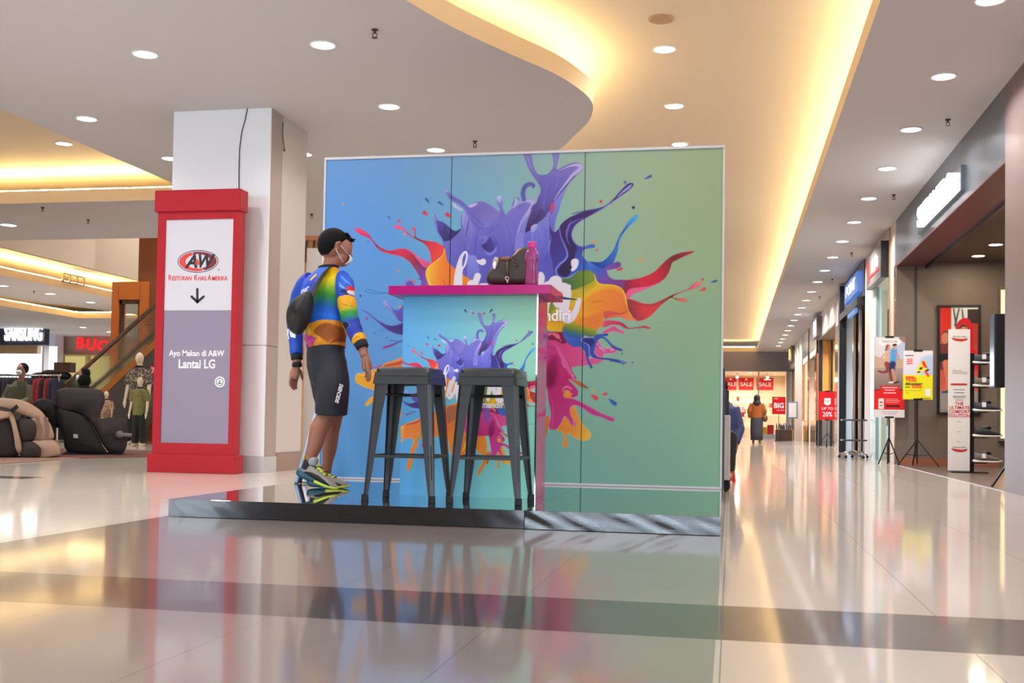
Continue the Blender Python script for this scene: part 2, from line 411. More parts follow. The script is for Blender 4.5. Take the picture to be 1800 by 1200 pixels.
def paint_art(cv, G2=None):
    U, V = np.broadcast_arrays(cv.u[None, :], cv.v[:, None])
    gx = [560, 690, 800, 900, 1020, 1140, 1285]; gy = [230, 420, 640, 880]
    G = [[(106, 152, 206), (110, 155, 204), (122, 160, 196), (134, 168, 184), (146, 176, 164), (152, 177, 150), (156, 172, 138)],  # top row desaturated: reflected light is put into the print colour
         [(88, 144, 214), (92, 150, 214), (104, 165, 208), (118, 178, 196), (142, 178, 164), (150, 177, 146), (150, 174, 134)],
         [(92, 150, 220), (96, 156, 220), (100, 172, 210), (108, 184, 198), (130, 180, 164), (138, 178, 156), (140, 180, 146)],
         [(92, 158, 222), (96, 166, 222), (104, 178, 214), (112, 190, 200), (120, 178, 166), (126, 180, 166), (134, 188, 160)]]
    if G2: G = G2
    for ch in range(3):
        rows = [np.interp(U, gx, [q[ch] for q in r]) for r in G]
        o = rows[0].copy()
        for i in range(3):
            t = np.clip((V - gy[i]) / (gy[i + 1] - gy[i]), 0, 1); o = np.where(V >= gy[i], rows[i] * (1 - t) + rows[i + 1] * t, o)
        cv.c[..., ch] = o
    S = lambda *a, **k: shape(cv, *a, **k)
    K = lambda *a, **k: brush(cv, *a, **k)
    LAV, PUR, DPU, IND = (176, 172, 226), (106, 104, 192), (62, 48, 116), (84, 76, 164)
    # --- lower orange masses
    S('F', [(45, 690), (60, 650), (120, 640), (230, 600), (300, 565), (390, 530), (480, 540), (470, 720), (390, 790), (280, 768), (200, 768), (110, 742), (60, 715)], [(240, 178, 48), (232, 150, 62), (206, 110, 70)], g=[(60, 700), (420, 620)], rim=((255, 196, 120), 14, .6))
    K('F', [(80, 660), (160, 655), (230, 625)], [6, 12, 4], (250, 200, 90), .7)
    K('F', [(160, 610), (230, 595)], [6, 9], (205, 50, 110))
    K('F', [(210, 790), (160, 830), (125, 862)], [20, 36, 24], [(236, 170, 70), (240, 176, 60)])
    S('H', [(45, 560), (120, 530), (210, 490), (240, 480), (300, 450), (450, 380), (580, 350), (690, 420), (780, 560), (830, 660), (850, 760), (845, 830), (860, 880), (830, 940), (770, 1035), (748, 1025), (800, 920), (825, 860), (760, 820), (720, 790), (650, 860), (600, 895), (560, 850), (490, 830), (460, 700), (390, 650), (360, 672), (300, 692), (240, 715), (195, 690), (180, 640), (170, 760), (130, 830), (120, 900), (88, 1000), (62, 970), (80, 880), (100, 800), (130, 715), (90, 690), (30, 690)], [(226, 128, 62), (222, 122, 54), (224, 134, 50)], g=[(50, 500), (700, 900)], rim=((240, 176, 80), 12, .5))
    S('H', [(455, 400), (520, 372), (575, 380), (575, 460), (550, 500), (500, 520), (460, 540)], (168, 100, 72), soft=1.5)
    K('H', [(460, 610), (540, 520), (600, 470)], [30, 60, 20], (190, 108, 70), .7, .8)
    K('H', [(610, 800), (650, 720), (690, 660)], [14, 26, 16], (240, 184, 50), .9)
    K('H', [(620, 700), (680, 600), (700, 480)], [16, 40, 30], (128, 78, 78), .7, .8)
    K('H', [(60, 560), (150, 540), (220, 500)], [6, 16, 10], (170, 60, 70), .8)
    K('H', [(230, 600), (190, 660), (150, 740)], [6, 16, 14], (130, 160, 60), .8); K('H', [(128, 880), (108, 960), (88, 1000)], [4, 10, 8], (110, 160, 70), .9)
    dot(cv, 'H', 220, 765, 12, (196, 60, 120), (-8, -28)); dot(cv, 'H', 190, 802, 7, (170, 60, 150))
    S('E', [(85, 865), (125, 870), (128, 910), (118, 970), (88, 1075), (60, 1060), (60, 900)], [(216, 120, 50), (180, 120, 40)], g=[(90, 870), (90, 1060)])
    # --- left blue-purple swooshes
    S('F', [(75, 203), (130, 222), (180, 262), (230, 295), (300, 318), (390, 292), (460, 270), (460, 380), (390, 384), (330, 376), (270, 350), (200, 295), (135, 240), (95, 215)], [(84, 96, 190), (76, 66, 150), (66, 52, 122)], g=[(80, 205), (390, 350)], rim=((130, 140, 220), 8, .7))
    K('F', [(230, 305), (300, 330), (400, 330)], [4, 18, 26], (52, 40, 100), .7, .7)
    S('F', [(238, 158), (248, 143), (268, 150), (300, 195), (340, 212), (372, 180), (390, 170), (420, 200), (420, 300), (355, 288), (318, 250), (290, 215), (255, 190)], [(150, 160, 228), (98, 94, 184), (84, 78, 170)], g=[(245, 150), (390, 280)])
    K('F', [(250, 158), (290, 200), (330, 262)], [14, 12, 6], (178, 184, 240), .7, .6)
    K('F', [(245, 470), (300, 452), (385, 415)], [16, 14, 5], [(190, 50, 110), (120, 60, 150), (70, 80, 180)])
    K('F', [(280, 420), (330, 425), (390, 432)], 4, (60, 80, 170)); K('F', [(220, 345), (232, 335), (270, 340), (255, 352), (222, 355)], 3, (70, 96, 190))
    K('F', [(115, 78), (130, 68), (170, 78), (230, 92), (290, 95), (200, 97), (140, 92), (117, 80)], 4, (60, 110, 190))
    for x, y, r, c in ((83, 113, 7, (40, 60, 130)), (127, 270, 8, (200, 50, 120)), (265, 400, 4, (50, 70, 150)), (355, 190, 9, (235, 150, 90)), (392, 157, 6, (180, 60, 150))): dot(cv, 'F', x, y, r, c)
    dot(cv, 'F', 185, 368, 4, (60, 90, 170), (-12, 8))
    K('A', [(590, 1085), (585, 1050), (610, 1025), (660, 1020), (700, 1050), (720, 1085)], 16, (140, 130, 214)); S('A', [(615, 1085), (620, 1050), (660, 1035), (700, 1070), (700, 1100)], (100, 80, 170)); K('A', [(660, 1018), (700, 1042)], [8, 22], (226, 100, 80))
    # --- pink lower centre
    S('E', [(-300, 120), (100, 130), (240, 115), (290, 200), (340, 245), (400, 255), (440, 300), (470, 350), (520, 345), (605, 345), (580, 388), (520, 405), (430, 417), (330, 430), (300, 470), (100, 500), (-300, 400)], [(196, 58, 120), (208, 76, 138), (206, 96, 152)], g=[(100, 300), (560, 380)])
    S('E', [(-200, 120), (100, 118), (240, 118), (290, 195), (245, 222), (180, 190), (90, 200), (-200, 190)], (128, 32, 72), soft=1)
    S('E', [(200, 980), (275, 862), (310, 800), (350, 775), (400, 900), (440, 958), (490, 1010), (492, 1058), (440, 1086), (380, 1070), (310, 1030), (282, 1022), (285, 1090), (292, 1130), (268, 1146), (246, 1130), (256, 1050), (240, 1010)], [(224, 136, 58), (228, 150, 62), (232, 190, 72)], g=[(220, 950), (480, 1040)], rim=((244, 190, 120), 10, .7))
    K('E', [(330, 800), (370, 900), (400, 980)], [10, 22, 6], (206, 150, 70), .7, .7)
    S('E', [(240, 640), (270, 612), (310, 620), (322, 650), (340, 680), (330, 715), (280, 705), (245, 680)], [(232, 170, 70), (222, 130, 60)], g=[(250, 620), (330, 710)])
    S('E', [(262, 468), (300, 470), (305, 520), (370, 545), (430, 580), (472, 620), (400, 602), (340, 560), (285, 530)], [(206, 130, 60), (202, 110, 66), (150, 84, 50)], g=[(270, 480), (470, 615)])
    S('E', [(-300, 170), (60, 195), (110, 185), (170, 205), (225, 265), (262, 330), (300, 420), (345, 500), (365, 530), (350, 562), (322, 540), (300, 545), (345, 590), (382, 640), (376, 686), (340, 700), (316, 690), (330, 668), (312, 660), (300, 640), (262, 640), (250, 690), (300, 705), (350, 715), (410, 742), (500, 790), (600, 845), (690, 878), (706, 905), (672, 914), (600, 880), (500, 850), (405, 785), (345, 768), (312, 800), (318, 860), (362, 932), (350, 958), (320, 940), (292, 892), (262, 868), (230, 932), (192, 980), (142, 986), (124, 950), (140, 850), (118, 720), (98, 590), (40, 600), (-300, 560)], [(200, 66, 132), (184, 44, 112), (190, 60, 134)], g=[(120, 220), (300, 900)], rim=((226, 120, 176), 9, .65))
    S('E', [(100, 480), (112, 420), (150, 350), (190, 332), (205, 420), (205, 500), (175, 580), (140, 610), (105, 590)], [(96, 22, 62), (140, 30, 90)], g=[(120, 500), (200, 440)], soft=9, a=.75)
    K('E', [(60, 230), (120, 250), (190, 270)], [20, 30, 10], (130, 26, 76), .6, .8)
    K('E', [(140, 200), (200, 260), (240, 340), (290, 430), (330, 500)], [10, 20, 30, 40, 26], [(200, 80, 140), (214, 104, 164), (216, 100, 160)], .9)
    K('E', [(235, 380), (262, 430)], [14, 26], (234, 160, 206), .8, .7); K('E', [(330, 505), (348, 540)], [22, 30], (232, 168, 212), .9, .6)
    K('E', [(285, 360), (330, 470), (368, 530)], [4, 7, 4], (150, 40, 100), .8)
    K('E', [(215, 340), (235, 430), (280, 540)], [6, 12, 8], (140, 30, 90), .7, .7)
    K('E', [(250, 640), (258, 615), (290, 604), (325, 625)], [14, 16, 10], (228, 140, 190), .9)
    K('E', [(185, 520), (250, 600), (240, 720), (200, 760)], [20, 50, 40, 10], (168, 36, 100), .6, .9)
    K('E', [(110, 620), (150, 740), (160, 860), (150, 960)], [4, 10, 14, 18], (226, 120, 190), .6, .7)
    K('E', [(420, 755), (560, 830), (690, 890)], [6, 10, 16], (216, 116, 186), .8, .7); K('E', [(336, 905), (348, 945)], [8, 16], (228, 140, 200), .9)
    S('E', [(30, 130), (100, 128), (150, 122), (200, 130), (222, 160), (215, 182), (190, 170), (150, 140), (110, 160), (40, 170)], (220, 110, 140)); dot(cv, 'E', 228, 192, 6, (220, 120, 160))
    S('P', [(938, 560), (962, 575), (960, 640), (950, 632), (940, 600)], (130, 80, 160))
    # pink and red pieces on the right
    S('E', [(590, 120), (640, 90), (700, 62), (740, 90), (790, 116), (785, 136), (740, 122), (690, 112), (620, 130)], (206, 84, 140), rim=((232, 150, 190), 8, .8))
    S('E', [(525, 195), (560, 190), (600, 255), (650, 262), (700, 248), (722, 270), (710, 305), (650, 311), (612, 318), (600, 342), (560, 335), (528, 300)], (204, 90, 150), rim=((232, 170, 206), 9, .9))
    K('E', [(540, 205), (580, 260), (620, 290)], [8, 12, 6], (236, 170, 204), .8); K('E', [(675, 275), (700, 268)], 14, (232, 160, 200))
    S('D', [(640, 770), (680, 755), (740, 758), (810, 772), (850, 800), (885, 825), (980, 815), (1030, 806), (1085, 824), (1070, 836), (1000, 826), (900, 836), (850, 832), (790, 802), (720, 798), (640, 820)], [(214, 80, 120), (190, 50, 84), (130, 44, 60), (206, 60, 84)], g=[(650, 780), (1080, 820)], rim=((226, 110, 140), 6, .6))
    # --- red right arms
    S('D', [(575, 370), (650, 380), (760, 372), (850, 375), (960, 362), (1060, 330), (1130, 290), (1200, 220), (1270, 160), (1330, 130), (1400, 112), (1480, 103), (1500, 108), (1470, 126), (1400, 155), (1330, 190), (1290, 215), (1265, 290), (1220, 360), (1160, 405), (1080, 440), (1000, 470), (930, 500), (880, 548), (850, 560), (800, 480), (700, 440), (600, 420)], [(110, 64, 150), (140, 36, 70), (206, 40, 66), (196, 40, 64), (110, 42, 44), (176, 44, 64)], g=[(640, 400), (1480, 130)], rim=((220, 90, 110), 6, .5))
    K('D', [(780, 400), (850, 420), (900, 460)], [30, 50, 20], (104, 38, 56), .7, .9); K('D', [(900, 360), (930, 352), (960, 346)], [10, 14, 4], (120, 60, 60), .5, .9)
    S('D', [(850, 555), (862, 490), (905, 455), (990, 445), (1080, 430), (1190, 395), (1100, 435), (1000, 478), (920, 510), (880, 550)], [(226, 90, 140), (224, 100, 150)], g=[(860, 500), (1100, 440)])
    S('D', [(855, 560), (920, 562), (1000, 590), (1080, 600), (1150, 582), (1220, 550), (1290, 515), (1380, 482), (1440, 460), (1490, 415), (1530, 390), (1558, 395), (1555, 425), (1510, 450), (1440, 472), (1370, 495), (1300, 530), (1330, 548), (1400, 548), (1430, 565), (1415, 582), (1370, 575), (1320, 560), (1280, 545), (1200, 600), (1150, 650), (1090, 710), (1020, 752), (950, 760), (900, 720), (870, 660)], [(140, 50, 60), (214, 62, 72), (206, 60, 66), (104, 44, 46), (196, 60, 80), (226, 80, 100)], g=[(870, 640), (1550, 410)], rim=((232, 110, 110), 6, .6))
    K('D', [(880, 580), (1000, 608), (1100, 612), (1200, 575)], [16, 26, 22, 10], (96, 40, 52), .7, .8)
    K('D', [(1440, 466), (1500, 435), (1540, 405)], [8, 26, 34], [(206, 60, 84), (226, 110, 170), (240, 130, 110)], .9); K('D', [(1340, 556), (1410, 566)], [8, 26], (236, 110, 100))
    # --- blue right arms and body
    S('C', [(530, 1010), (620, 1012), (700, 1012), (760, 972), (820, 900), (860, 820), (900, 720), (960, 640), (1010, 570), (1060, 516), (1095, 514), (1088, 550), (1040, 602), (980, 655), (920, 735), (892, 830), (868, 930), (832, 1022), (880, 1008), (915, 1035), (895, 1072), (820, 1092), (765, 1102), (788, 1170), (850, 1202), (960, 1215), (900, 1330), (700, 1320), (600, 1310), (450, 1160), (470, 1050)], [(62, 130, 214), (60, 100, 196), (108, 76, 168), (120, 60, 130)], g=[(600, 960), (800, 1300)])
    S('C', [(590, 1012), (700, 1014), (780, 962), (845, 880), (872, 830), (884, 860), (866, 930), (832, 1020), (790, 1058), (720, 1078), (660, 1062), (620, 1035)], [(36, 66, 150), (62, 120, 206)], g=[(650, 1060), (870, 860)], sh=((30, 56, 140), 8, .5))
    K('C', [(870, 830), (920, 730), (1000, 600), (1075, 530)], [10, 16, 34, 40], [(30, 40, 90), (28, 50, 110), (60, 140, 214), (74, 170, 228)])
    K('C', [(880, 840), (915, 745), (985, 655), (1080, 555)], [8, 10, 7, 5], (120, 184, 240), .9)
    S('C', [(740, 1078), (830, 1028), (885, 1010), (914, 1036), (894, 1070), (820, 1090), (765, 1100)], [(124, 76, 164), (104, 66, 150)], g=[(760, 1080), (900, 1030)])
    S('C', [(860, 1104), (900, 1078), (935, 1074), (915, 1100)], (206, 56, 70))
    S('C', [(150, 420), (200, 470), (190, 660), (215, 692), (250, 660), (290, 602), (350, 552), (430, 512), (510, 480), (600, 455), (700, 430), (760, 400), (840, 330), (920, 240), (985, 180), (1035, 170), (1046, 198), (980, 262), (880, 332), (800, 392), (700, 457), (600, 512), (520, 556), (440, 612), (395, 690), (396, 760), (440, 825), (500, 846), (600, 825), (636, 836), (622, 860), (540, 872), (506, 900), (510, 960), (550, 1004), (560, 1080), (480, 1106), (440, 1122), (340, 1192), (240, 1260), (100, 1400), (-400, 1400), (-400, 1000), (60, 1000), (100, 700)], [(74, 66, 152), (66, 50, 124), (64, 62, 150), (58, 100, 196)], g=[(100, 500), (560, 1060)])
    S('C', [(262, 650), (290, 602), (350, 552), (430, 512), (510, 482), (600, 458), (640, 470), (560, 530), (460, 570), (390, 620), (370, 700), (390, 780), (440, 860), (420, 960), (380, 1120), (330, 1170), (260, 1150), (240, 1100), (290, 1040), (345, 960), (325, 850), (280, 740)], [(64, 44, 104), (56, 38, 92), (50, 36, 76)], g=[(500, 500), (300, 1150)], soft=2)
    K('C', [(395, 500), (520, 470), (700, 438), (800, 380)], [10, 14, 12, 4], (70, 60, 150), .7)
    K('C', [(262, 650), (275, 740), (322, 850), (346, 930), (325, 985), (260, 1040), (225, 1100), (245, 1165), (320, 1190), (400, 1152), (470, 1106)], [8, 9, 12, 18, 20, 20, 18, 14, 12, 9, 7], (124, 128, 220))
    K('C', [(510, 540), (430, 575), (365, 620), (336, 700), (345, 780), (375, 840)], [6, 14, 22, 24, 12, 4], (104, 92, 188), .9); K('C', [(385, 565), (360, 640), (345, 740)], [3, 10, 4], (130, 124, 214), .7)
    K('C', [(820, 385), (740, 425), (600, 512), (510, 560), (430, 622), (396, 700), (408, 780), (450, 830), (500, 848), (560, 838)], 5, (140, 136, 216))
    K('C', [(880, 318), (940, 260), (1000, 215), (1025, 190)], [6, 20, 26, 10], (168, 164, 220), .9); K('C', [(730, 420), (790, 385), (850, 350)], [8, 12, 8], (120, 120, 206), .8)
    K('C', [(505, 905), (480, 960), (470, 1050)], [20, 60, 40], (60, 100, 196), .5, .9); K('C', [(500, 860), (560, 852), (620, 845)], [14, 20, 16], (74, 110, 206), .9)
    # --- central purple crown
    S('B', [(5, 685), (25, 690), (50, 745), (110, 768), (160, 805), (210, 850), (250, 862), (300, 838), (270, 900), (180, 965), (118, 985), (90, 930), (55, 880), (30, 800)], [(88, 84, 168), (66, 58, 128), (56, 46, 104)], g=[(60, 760), (200, 930)])
    K('B', [(150, 800), (170, 870), (200, 900)], [14, 30, 10], (110, 106, 190), .6, .9)
    K('B', [(2, 690), (28, 745), (48, 860), (95, 940), (122, 985)], [24, 20, 14, 10, 6], [(150, 170, 224), (120, 124, 206), (128, 130, 214), (104, 104, 196)])
    S('B', [(110, 988), (180, 962), (250, 904), (310, 845), (350, 900), (440, 900), (700, 900), (960, 900), (1240, 900), (1240, 1060), (1240, 1420), (700, 1500), (150, 1400), (128, 1150)], [(108, 106, 190), (98, 98, 188), (90, 90, 186)], g=[(300, 900), (500, 1400)])
    S('B', [(300, 850), (298, 750), (318, 680), (342, 656), (375, 700), (440, 790), (452, 1000), (460, 1320), (330, 1400), (335, 1000)], [(150, 148, 214), (110, 108, 194), (96, 96, 188)], g=[(320, 680), (400, 1200)])
    K('B', [(385, 720), (370, 820), (345, 930)], [8, 26, 10], (70, 58, 120), .9, .6); K('B', [(330, 670), (318, 740), (330, 830)], [20, 34, 14], (160, 158, 222), .8, .7); K('B', [(308, 700), (302, 780), (330, 880)], 7, (70, 64, 140), .8); K('B', [(440, 820), (400, 960), (370, 1050)], [10, 30, 20], (128, 126, 206), .8, .8)
    K('B', [(340, 960), (330, 1100), (300, 1250)], [8, 22, 30], (74, 70, 160), .7, .8); K('B', [(180, 1020), (260, 1080), (300, 1200)], [20, 60, 60], (112, 112, 204), .5, .9)
    S('B', [(340, 640), (385, 602), (420, 570), (480, 548), (545, 550), (620, 590), (700, 652), (760, 690), (840, 620), (920, 555), (1000, 522), (1060, 535), (1078, 580), (1040, 650), (1000, 745), (972, 900), (964, 1040), (900, 1250), (440, 1250), (460, 1000), (440, 850), (400, 765)], [(126, 120, 200), (108, 108, 196), (92, 92, 188)], g=[(620, 580), (700, 1150)])
    S('B', [(378, 612), (430, 568), (500, 552), (570, 566), (700, 662), (660, 730), (610, 792), (560, 806), (500, 755), (440, 690)], [(112, 106, 184), (124, 118, 198)], g=[(420, 620), (620, 760)], soft=1)
    K('B', [(430, 680), (500, 770), (560, 806), (620, 796)], [6, 12, 12, 4], (166, 160, 224), .9, .6)
    K('B', [(560, 560), (640, 600), (700, 655)], [4, 8, 6], (150, 146, 214), .8)
    K('B', [(740, 700), (690, 800), (640, 900)], [40, 90, 60], (96, 94, 184), .5, .95); K('B', [(800, 760), (840, 860), (850, 980)], [20, 50, 40], (128, 126, 212), .6, .95); K('B', [(740, 1000), (760, 1100), (740, 1200)], [60, 90, 60], (82, 84, 184), .6, .95)
    S('B', [(205, 560), (235, 568), (258, 592), (322, 640), (300, 645), (250, 622), (222, 605)], (186, 186, 218)); S('B', [(380, 590), (465, 562), (470, 575), (430, 605), (392, 610)], (186, 180, 220))
    K('B', [(140, 425), (195, 500), (300, 565), (380, 645), (450, 730), (540, 800)], [40, 44, 46, 48, 44, 14], [(140, 146, 216), (100, 98, 178), (104, 100, 182), (110, 106, 190), (104, 102, 190), (104, 102, 192)]); K('B', [(136, 420), (152, 440)], [20, 30], (186, 188, 232), .8, .6); K('B', [(170, 480), (250, 550), (350, 620)], [3, 8, 6], (80, 72, 150), .6, .7)
    K('B', [(703, 510), (708, 560), (725, 620), (738, 700)], [52, 62, 30, 70], [(178, 176, 226), (130, 128, 206), (118, 114, 198), (110, 108, 194)]); K('B', [(700, 500), (708, 545)], [26, 34], (206, 204, 238), .8, .6)
    K('B', [(848, 600), (872, 530), (900, 512), (916, 530)], [26, 24, 22, 14], (120, 116, 196)); K('B', [(880, 520), (876, 580), (850, 610)], [16, 30, 16], (186, 180, 226), .9)
    S('B', [(905, 590), (960, 560), (990, 570), (985, 620), (930, 655), (905, 640)], [(108, 104, 186), (124, 120, 200)], g=[(910, 590), (980, 640)], soft=2)
    S('B', [(1035, 655), (1000, 745), (975, 890), (966, 1060), (868, 1070), (890, 950), (930, 830), (985, 720)], [(120, 122, 208), (128, 130, 214)], g=[(1000, 700), (920, 1060)])
    K('B', [(840, 620), (920, 565), (1000, 540), (1052, 556), (1052, 600), (1015, 660), (960, 740), (915, 840), (885, 950), (866, 1065)], [8, 14, 30, 44, 44, 42, 36, 26, 16, 8], [(156, 150, 214), (170, 164, 222), (172, 164, 220), (160, 154, 216), (150, 148, 216)])
    K('B', [(905, 880), (880, 980), (862, 1070)], 5, (72, 70, 160), .8)
    S('B', [(1055, 590), (1130, 590), (1235, 640), (1180, 722), (1110, 782), (1040, 852), (978, 892), (1000, 765), (1030, 680)], [(96, 88, 170), (78, 60, 122), (60, 42, 88)], g=[(1040, 620), (1080, 840)])
    K('B', [(965, 525), (955, 450), (980, 385), (1030, 362), (1068, 378), (1056, 402)], [46, 48, 46, 42, 36, 14], [(96, 92, 174), (88, 84, 166), (92, 86, 170), (96, 92, 176)]); K('B', [(970, 400), (1010, 370), (1050, 372)], [4, 12, 6], (134, 130, 206), .7, .6); K('B', [(1000, 485), (1030, 520), (1090, 515), (1140, 470)], [6, 18, 18, 10], (150, 150, 216), .9)
    S('B', [(960, 20), (1035, 20), (1060, 150), (1100, 240), (1150, 266), (1222, 250), (1270, 190), (1280, 120), (1268, 20), (1335, 20), (1326, 120), (1310, 180), (1322, 206), (1400, 166), (1480, 136), (1550, 134), (1590, 165), (1585, 215), (1540, 250), (1500, 290), (1450, 345), (1385, 430), (1320, 510), (1270, 580), (1240, 640), (1180, 700), (1110, 765), (1040, 770), (1060, 600), (1095, 560), (1130, 480), (1142, 410), (1110, 340), (1060, 272), (1010, 180)], [(126, 120, 192), (108, 102, 184), (96, 88, 172), (74, 56, 118)], g=[(1200, 120), (1130, 740)], sh=((80, 74, 150), 14, .5))
    K('B', [(1000, 70), (1040, 180), (1100, 260)], [14, 18, 8], (160, 152, 212), .8, .8); K('B', [(1302, 60), (1300, 130), (1290, 190)], [20, 26, 10], (160, 154, 212), .8, .8); K('B', [(1330, 250), (1320, 340), (1290, 420)], [10, 34, 20], (134, 128, 204), .7, .9); K('B', [(1200, 480), (1170, 580), (1190, 640)], [16, 50, 30], (122, 120, 204), .8, .9); K('B', [(1150, 640), (1120, 700), (1080, 760)], [30, 60, 40], (60, 42, 90), .8, .9)
    S('B', [(1500, 292), (1450, 345), (1388, 435), (1310, 525), (1265, 590), (1238, 660), (1232, 760), (1255, 840), (1285, 866), (1300, 760), (1340, 622), (1385, 480), (1440, 362)], [(128, 126, 202), (122, 124, 212), (104, 106, 200)], g=[(1450, 350), (1270, 840)])
    K('B', [(1340, 215), (1420, 180), (1500, 158), (1560, 165), (1560, 200), (1485, 262), (1420, 340), (1350, 430), (1285, 530)], [4, 10, 24, 48, 48, 34, 24, 14, 7], (178, 170, 218)); K('B', [(1500, 270), (1430, 355), (1350, 450), (1280, 550)], 6, (76, 68, 150), .8)
    S('B', [(1272, 560), (1287, 590), (1275, 650), (1255, 695), (1240, 640), (1252, 582)], [(206, 66, 96), (140, 80, 160)], g=[(1265, 600), (1255, 690)])
    S('B', [(975, 895), (1040, 852), (1110, 788), (1180, 726), (1238, 650), (1236, 850), (1242, 960), (1222, 1080), (1160, 1170), (1100, 1240), (960, 1250), (960, 1050)], [(122, 124, 210), (104, 106, 204), (88, 90, 190)], g=[(1120, 760), (1080, 1200)])
    S('B', [(1040, 860), (1042, 815), (1085, 788), (1112, 798), (1100, 840), (1060, 880)], [(166, 170, 228), (140, 146, 220)], g=[(1050, 820), (1090, 860)]); K('B', [(1054, 890), (1060, 1010)], [8, 10], (150, 154, 226), .8); K('B', [(1120, 800), (1150, 950), (1120, 1100)], [20, 50, 40], (132, 136, 222), .5, .95)
    K('B', [(1236, 700), (1240, 850), (1244, 960), (1222, 1085)], [5, 7, 12, 6], (64, 56, 130), .7); K('B', [(1240, 970), (1225, 1085)], [10, 6], (160, 164, 230), .9)
    K('B', [(478, 1060), (462, 985), (490, 940), (545, 925), (572, 950), (555, 985), (520, 990)], [56, 52, 44, 44, 40, 30, 8], [(96, 98, 196), (108, 108, 204), (124, 124, 214), (116, 116, 208)])
    S('B', [(520, 1010), (560, 985), (600, 930), (640, 960), (680, 1000), (670, 1050), (610, 1085), (545, 1060)], [(64, 54, 120), (80, 74, 166)], g=[(560, 1040), (670, 980)], soft=2); K('B', [(545, 1075), (600, 1110), (660, 1070), (676, 1020)], [6, 24, 20, 6], (134, 138, 222), .9)
    S('B', [(370, 1150), (400, 1120), (450, 1130), (480, 1200), (500, 1500), (380, 1500)], [(130, 138, 222), (110, 112, 206)], g=[(420, 1130), (430, 1400)])
    # deeper folds and wet highlights on the purple crown
    for p, w, c, a in (([(390, 720), (470, 810), (540, 860)], [10, 40, 10], (70, 62, 146), .7), ([(640, 820), (600, 880), (520, 900)], [14, 44, 14], (78, 72, 160), .7), ([(690, 980), (700, 1060), (690, 1150)], [20, 40, 20], (66, 62, 156), .6), ([(850, 1000), (845, 1080), (830, 1180)], [20, 40, 30], (68, 64, 158), .6), ([(980, 700), (940, 800), (910, 900)], [10, 22, 8], (80, 74, 168), .6), ([(470, 900), (455, 1000), (440, 1100)], [12, 26, 14], (62, 54, 136), .8), ([(240, 900), (200, 980), (170, 1060)], [10, 30, 20], (84, 80, 172), .6), ([(560, 900), (650, 940), (690, 1000)], [10, 24, 8], (60, 52, 130), .8), ([(1000, 860), (1030, 960), (1010, 1080)], [10, 40, 30], (92, 94, 190), .6), ([(1180, 820), (1200, 960), (1180, 1060)], [14, 40, 20], (88, 90, 190), .6), ([(1240, 300), (1230, 400), (1190, 520)], [20, 50, 30], (88, 80, 164), .6), ([(1120, 480), (1110, 560), (1060, 660)], [14, 40, 20], (76, 64, 140), .7)): K('B', p, w, c, a, .9)
    for p, w, a in (([(560, 880), (640, 960), (660, 1080)], [6, 26, 10], .5), ([(740, 780), (780, 880), (790, 980)], [8, 24, 10], .45), ([(410, 760), (405, 860), (395, 940)], [6, 18, 8], .6), ([(150, 1000), (230, 960), (300, 890)], [4, 12, 6], .6), ([(1240, 330), (1200, 420), (1180, 500)], [6, 18, 8], .5), ([(590, 575), (650, 610), (690, 660)], [4, 14, 4], .5), ([(1090, 880), (1100, 980), (1090, 1060)], [6, 20, 8], .5), ([(220, 520), (300, 580), (370, 650)], [4, 14, 8], .6)): K('B', p, w, (160, 158, 230), a, .9)
    # --- red ribbons and orange cone on the left
    S('A', [(68, 484), (95, 473), (160, 494), (220, 540), (272, 612), (330, 668), (400, 706), (440, 712), (520, 694), (600, 690), (655, 712), (720, 762), (800, 815), (890, 850), (905, 862), (860, 884), (832, 925), (830, 985), (870, 1090), (900, 1200), (770, 1200), (768, 1090), (778, 1040), (740, 958), (690, 880), (640, 822), (560, 776), (470, 756), (380, 732), (310, 690), (266, 630), (220, 580), (140, 548), (84, 512)], [(232, 60, 112), (200, 50, 90), (150, 46, 76), (212, 56, 84), (206, 54, 82), (150, 50, 70), (122, 66, 156), (126, 84, 184)], g=[(70, 480), (850, 1120)], rim=((228, 80, 130), 9, .5))
    K('A', [(85, 490), (150, 510), (210, 555)], [10, 26, 8], (246, 120, 160), .7, .7); K('A', [(350, 690), (440, 725), (540, 735)], [14, 30, 14], (118, 36, 60), .75, .8)
    K('A', [(660, 740), (715, 810), (775, 880), (830, 915)], [10, 34, 44, 30], (124, 36, 58), .8, .8)
    S('A', [(610, 695), (680, 722), (760, 788), (890, 850), (845, 890), (800, 882), (740, 812), (690, 752)], [(216, 80, 130), (224, 96, 140), (210, 80, 140)], g=[(630, 700), (860, 870)])
    S('A', [(487, 455), (518, 437), (570, 460), (620, 502), (690, 562), (704, 560), (700, 512), (676, 478), (690, 457), (716, 482), (720, 560), (762, 588), (830, 606), (920, 618), (1000, 655), (1028, 690), (1012, 755), (960, 800), (900, 850), (882, 820), (872, 740), (840, 672), (790, 627), (720, 592), (640, 542), (580, 492), (520, 482)], [(236, 70, 122), (214, 60, 104), (126, 44, 60), (210, 58, 72), (226, 72, 70)], g=[(490, 450), (980, 740)], rim=((240, 110, 140), 7, .5))
    K('A', [(505, 450), (550, 465), (590, 495)], [10, 20, 6], (248, 140, 170), .8, .7); K('A', [(690, 470), (705, 510)], [14, 12], (240, 110, 110), .8); K('A', [(940, 830), (1000, 770), (1020, 710)], [6, 14, 6], (150, 40, 60), .6, .8)
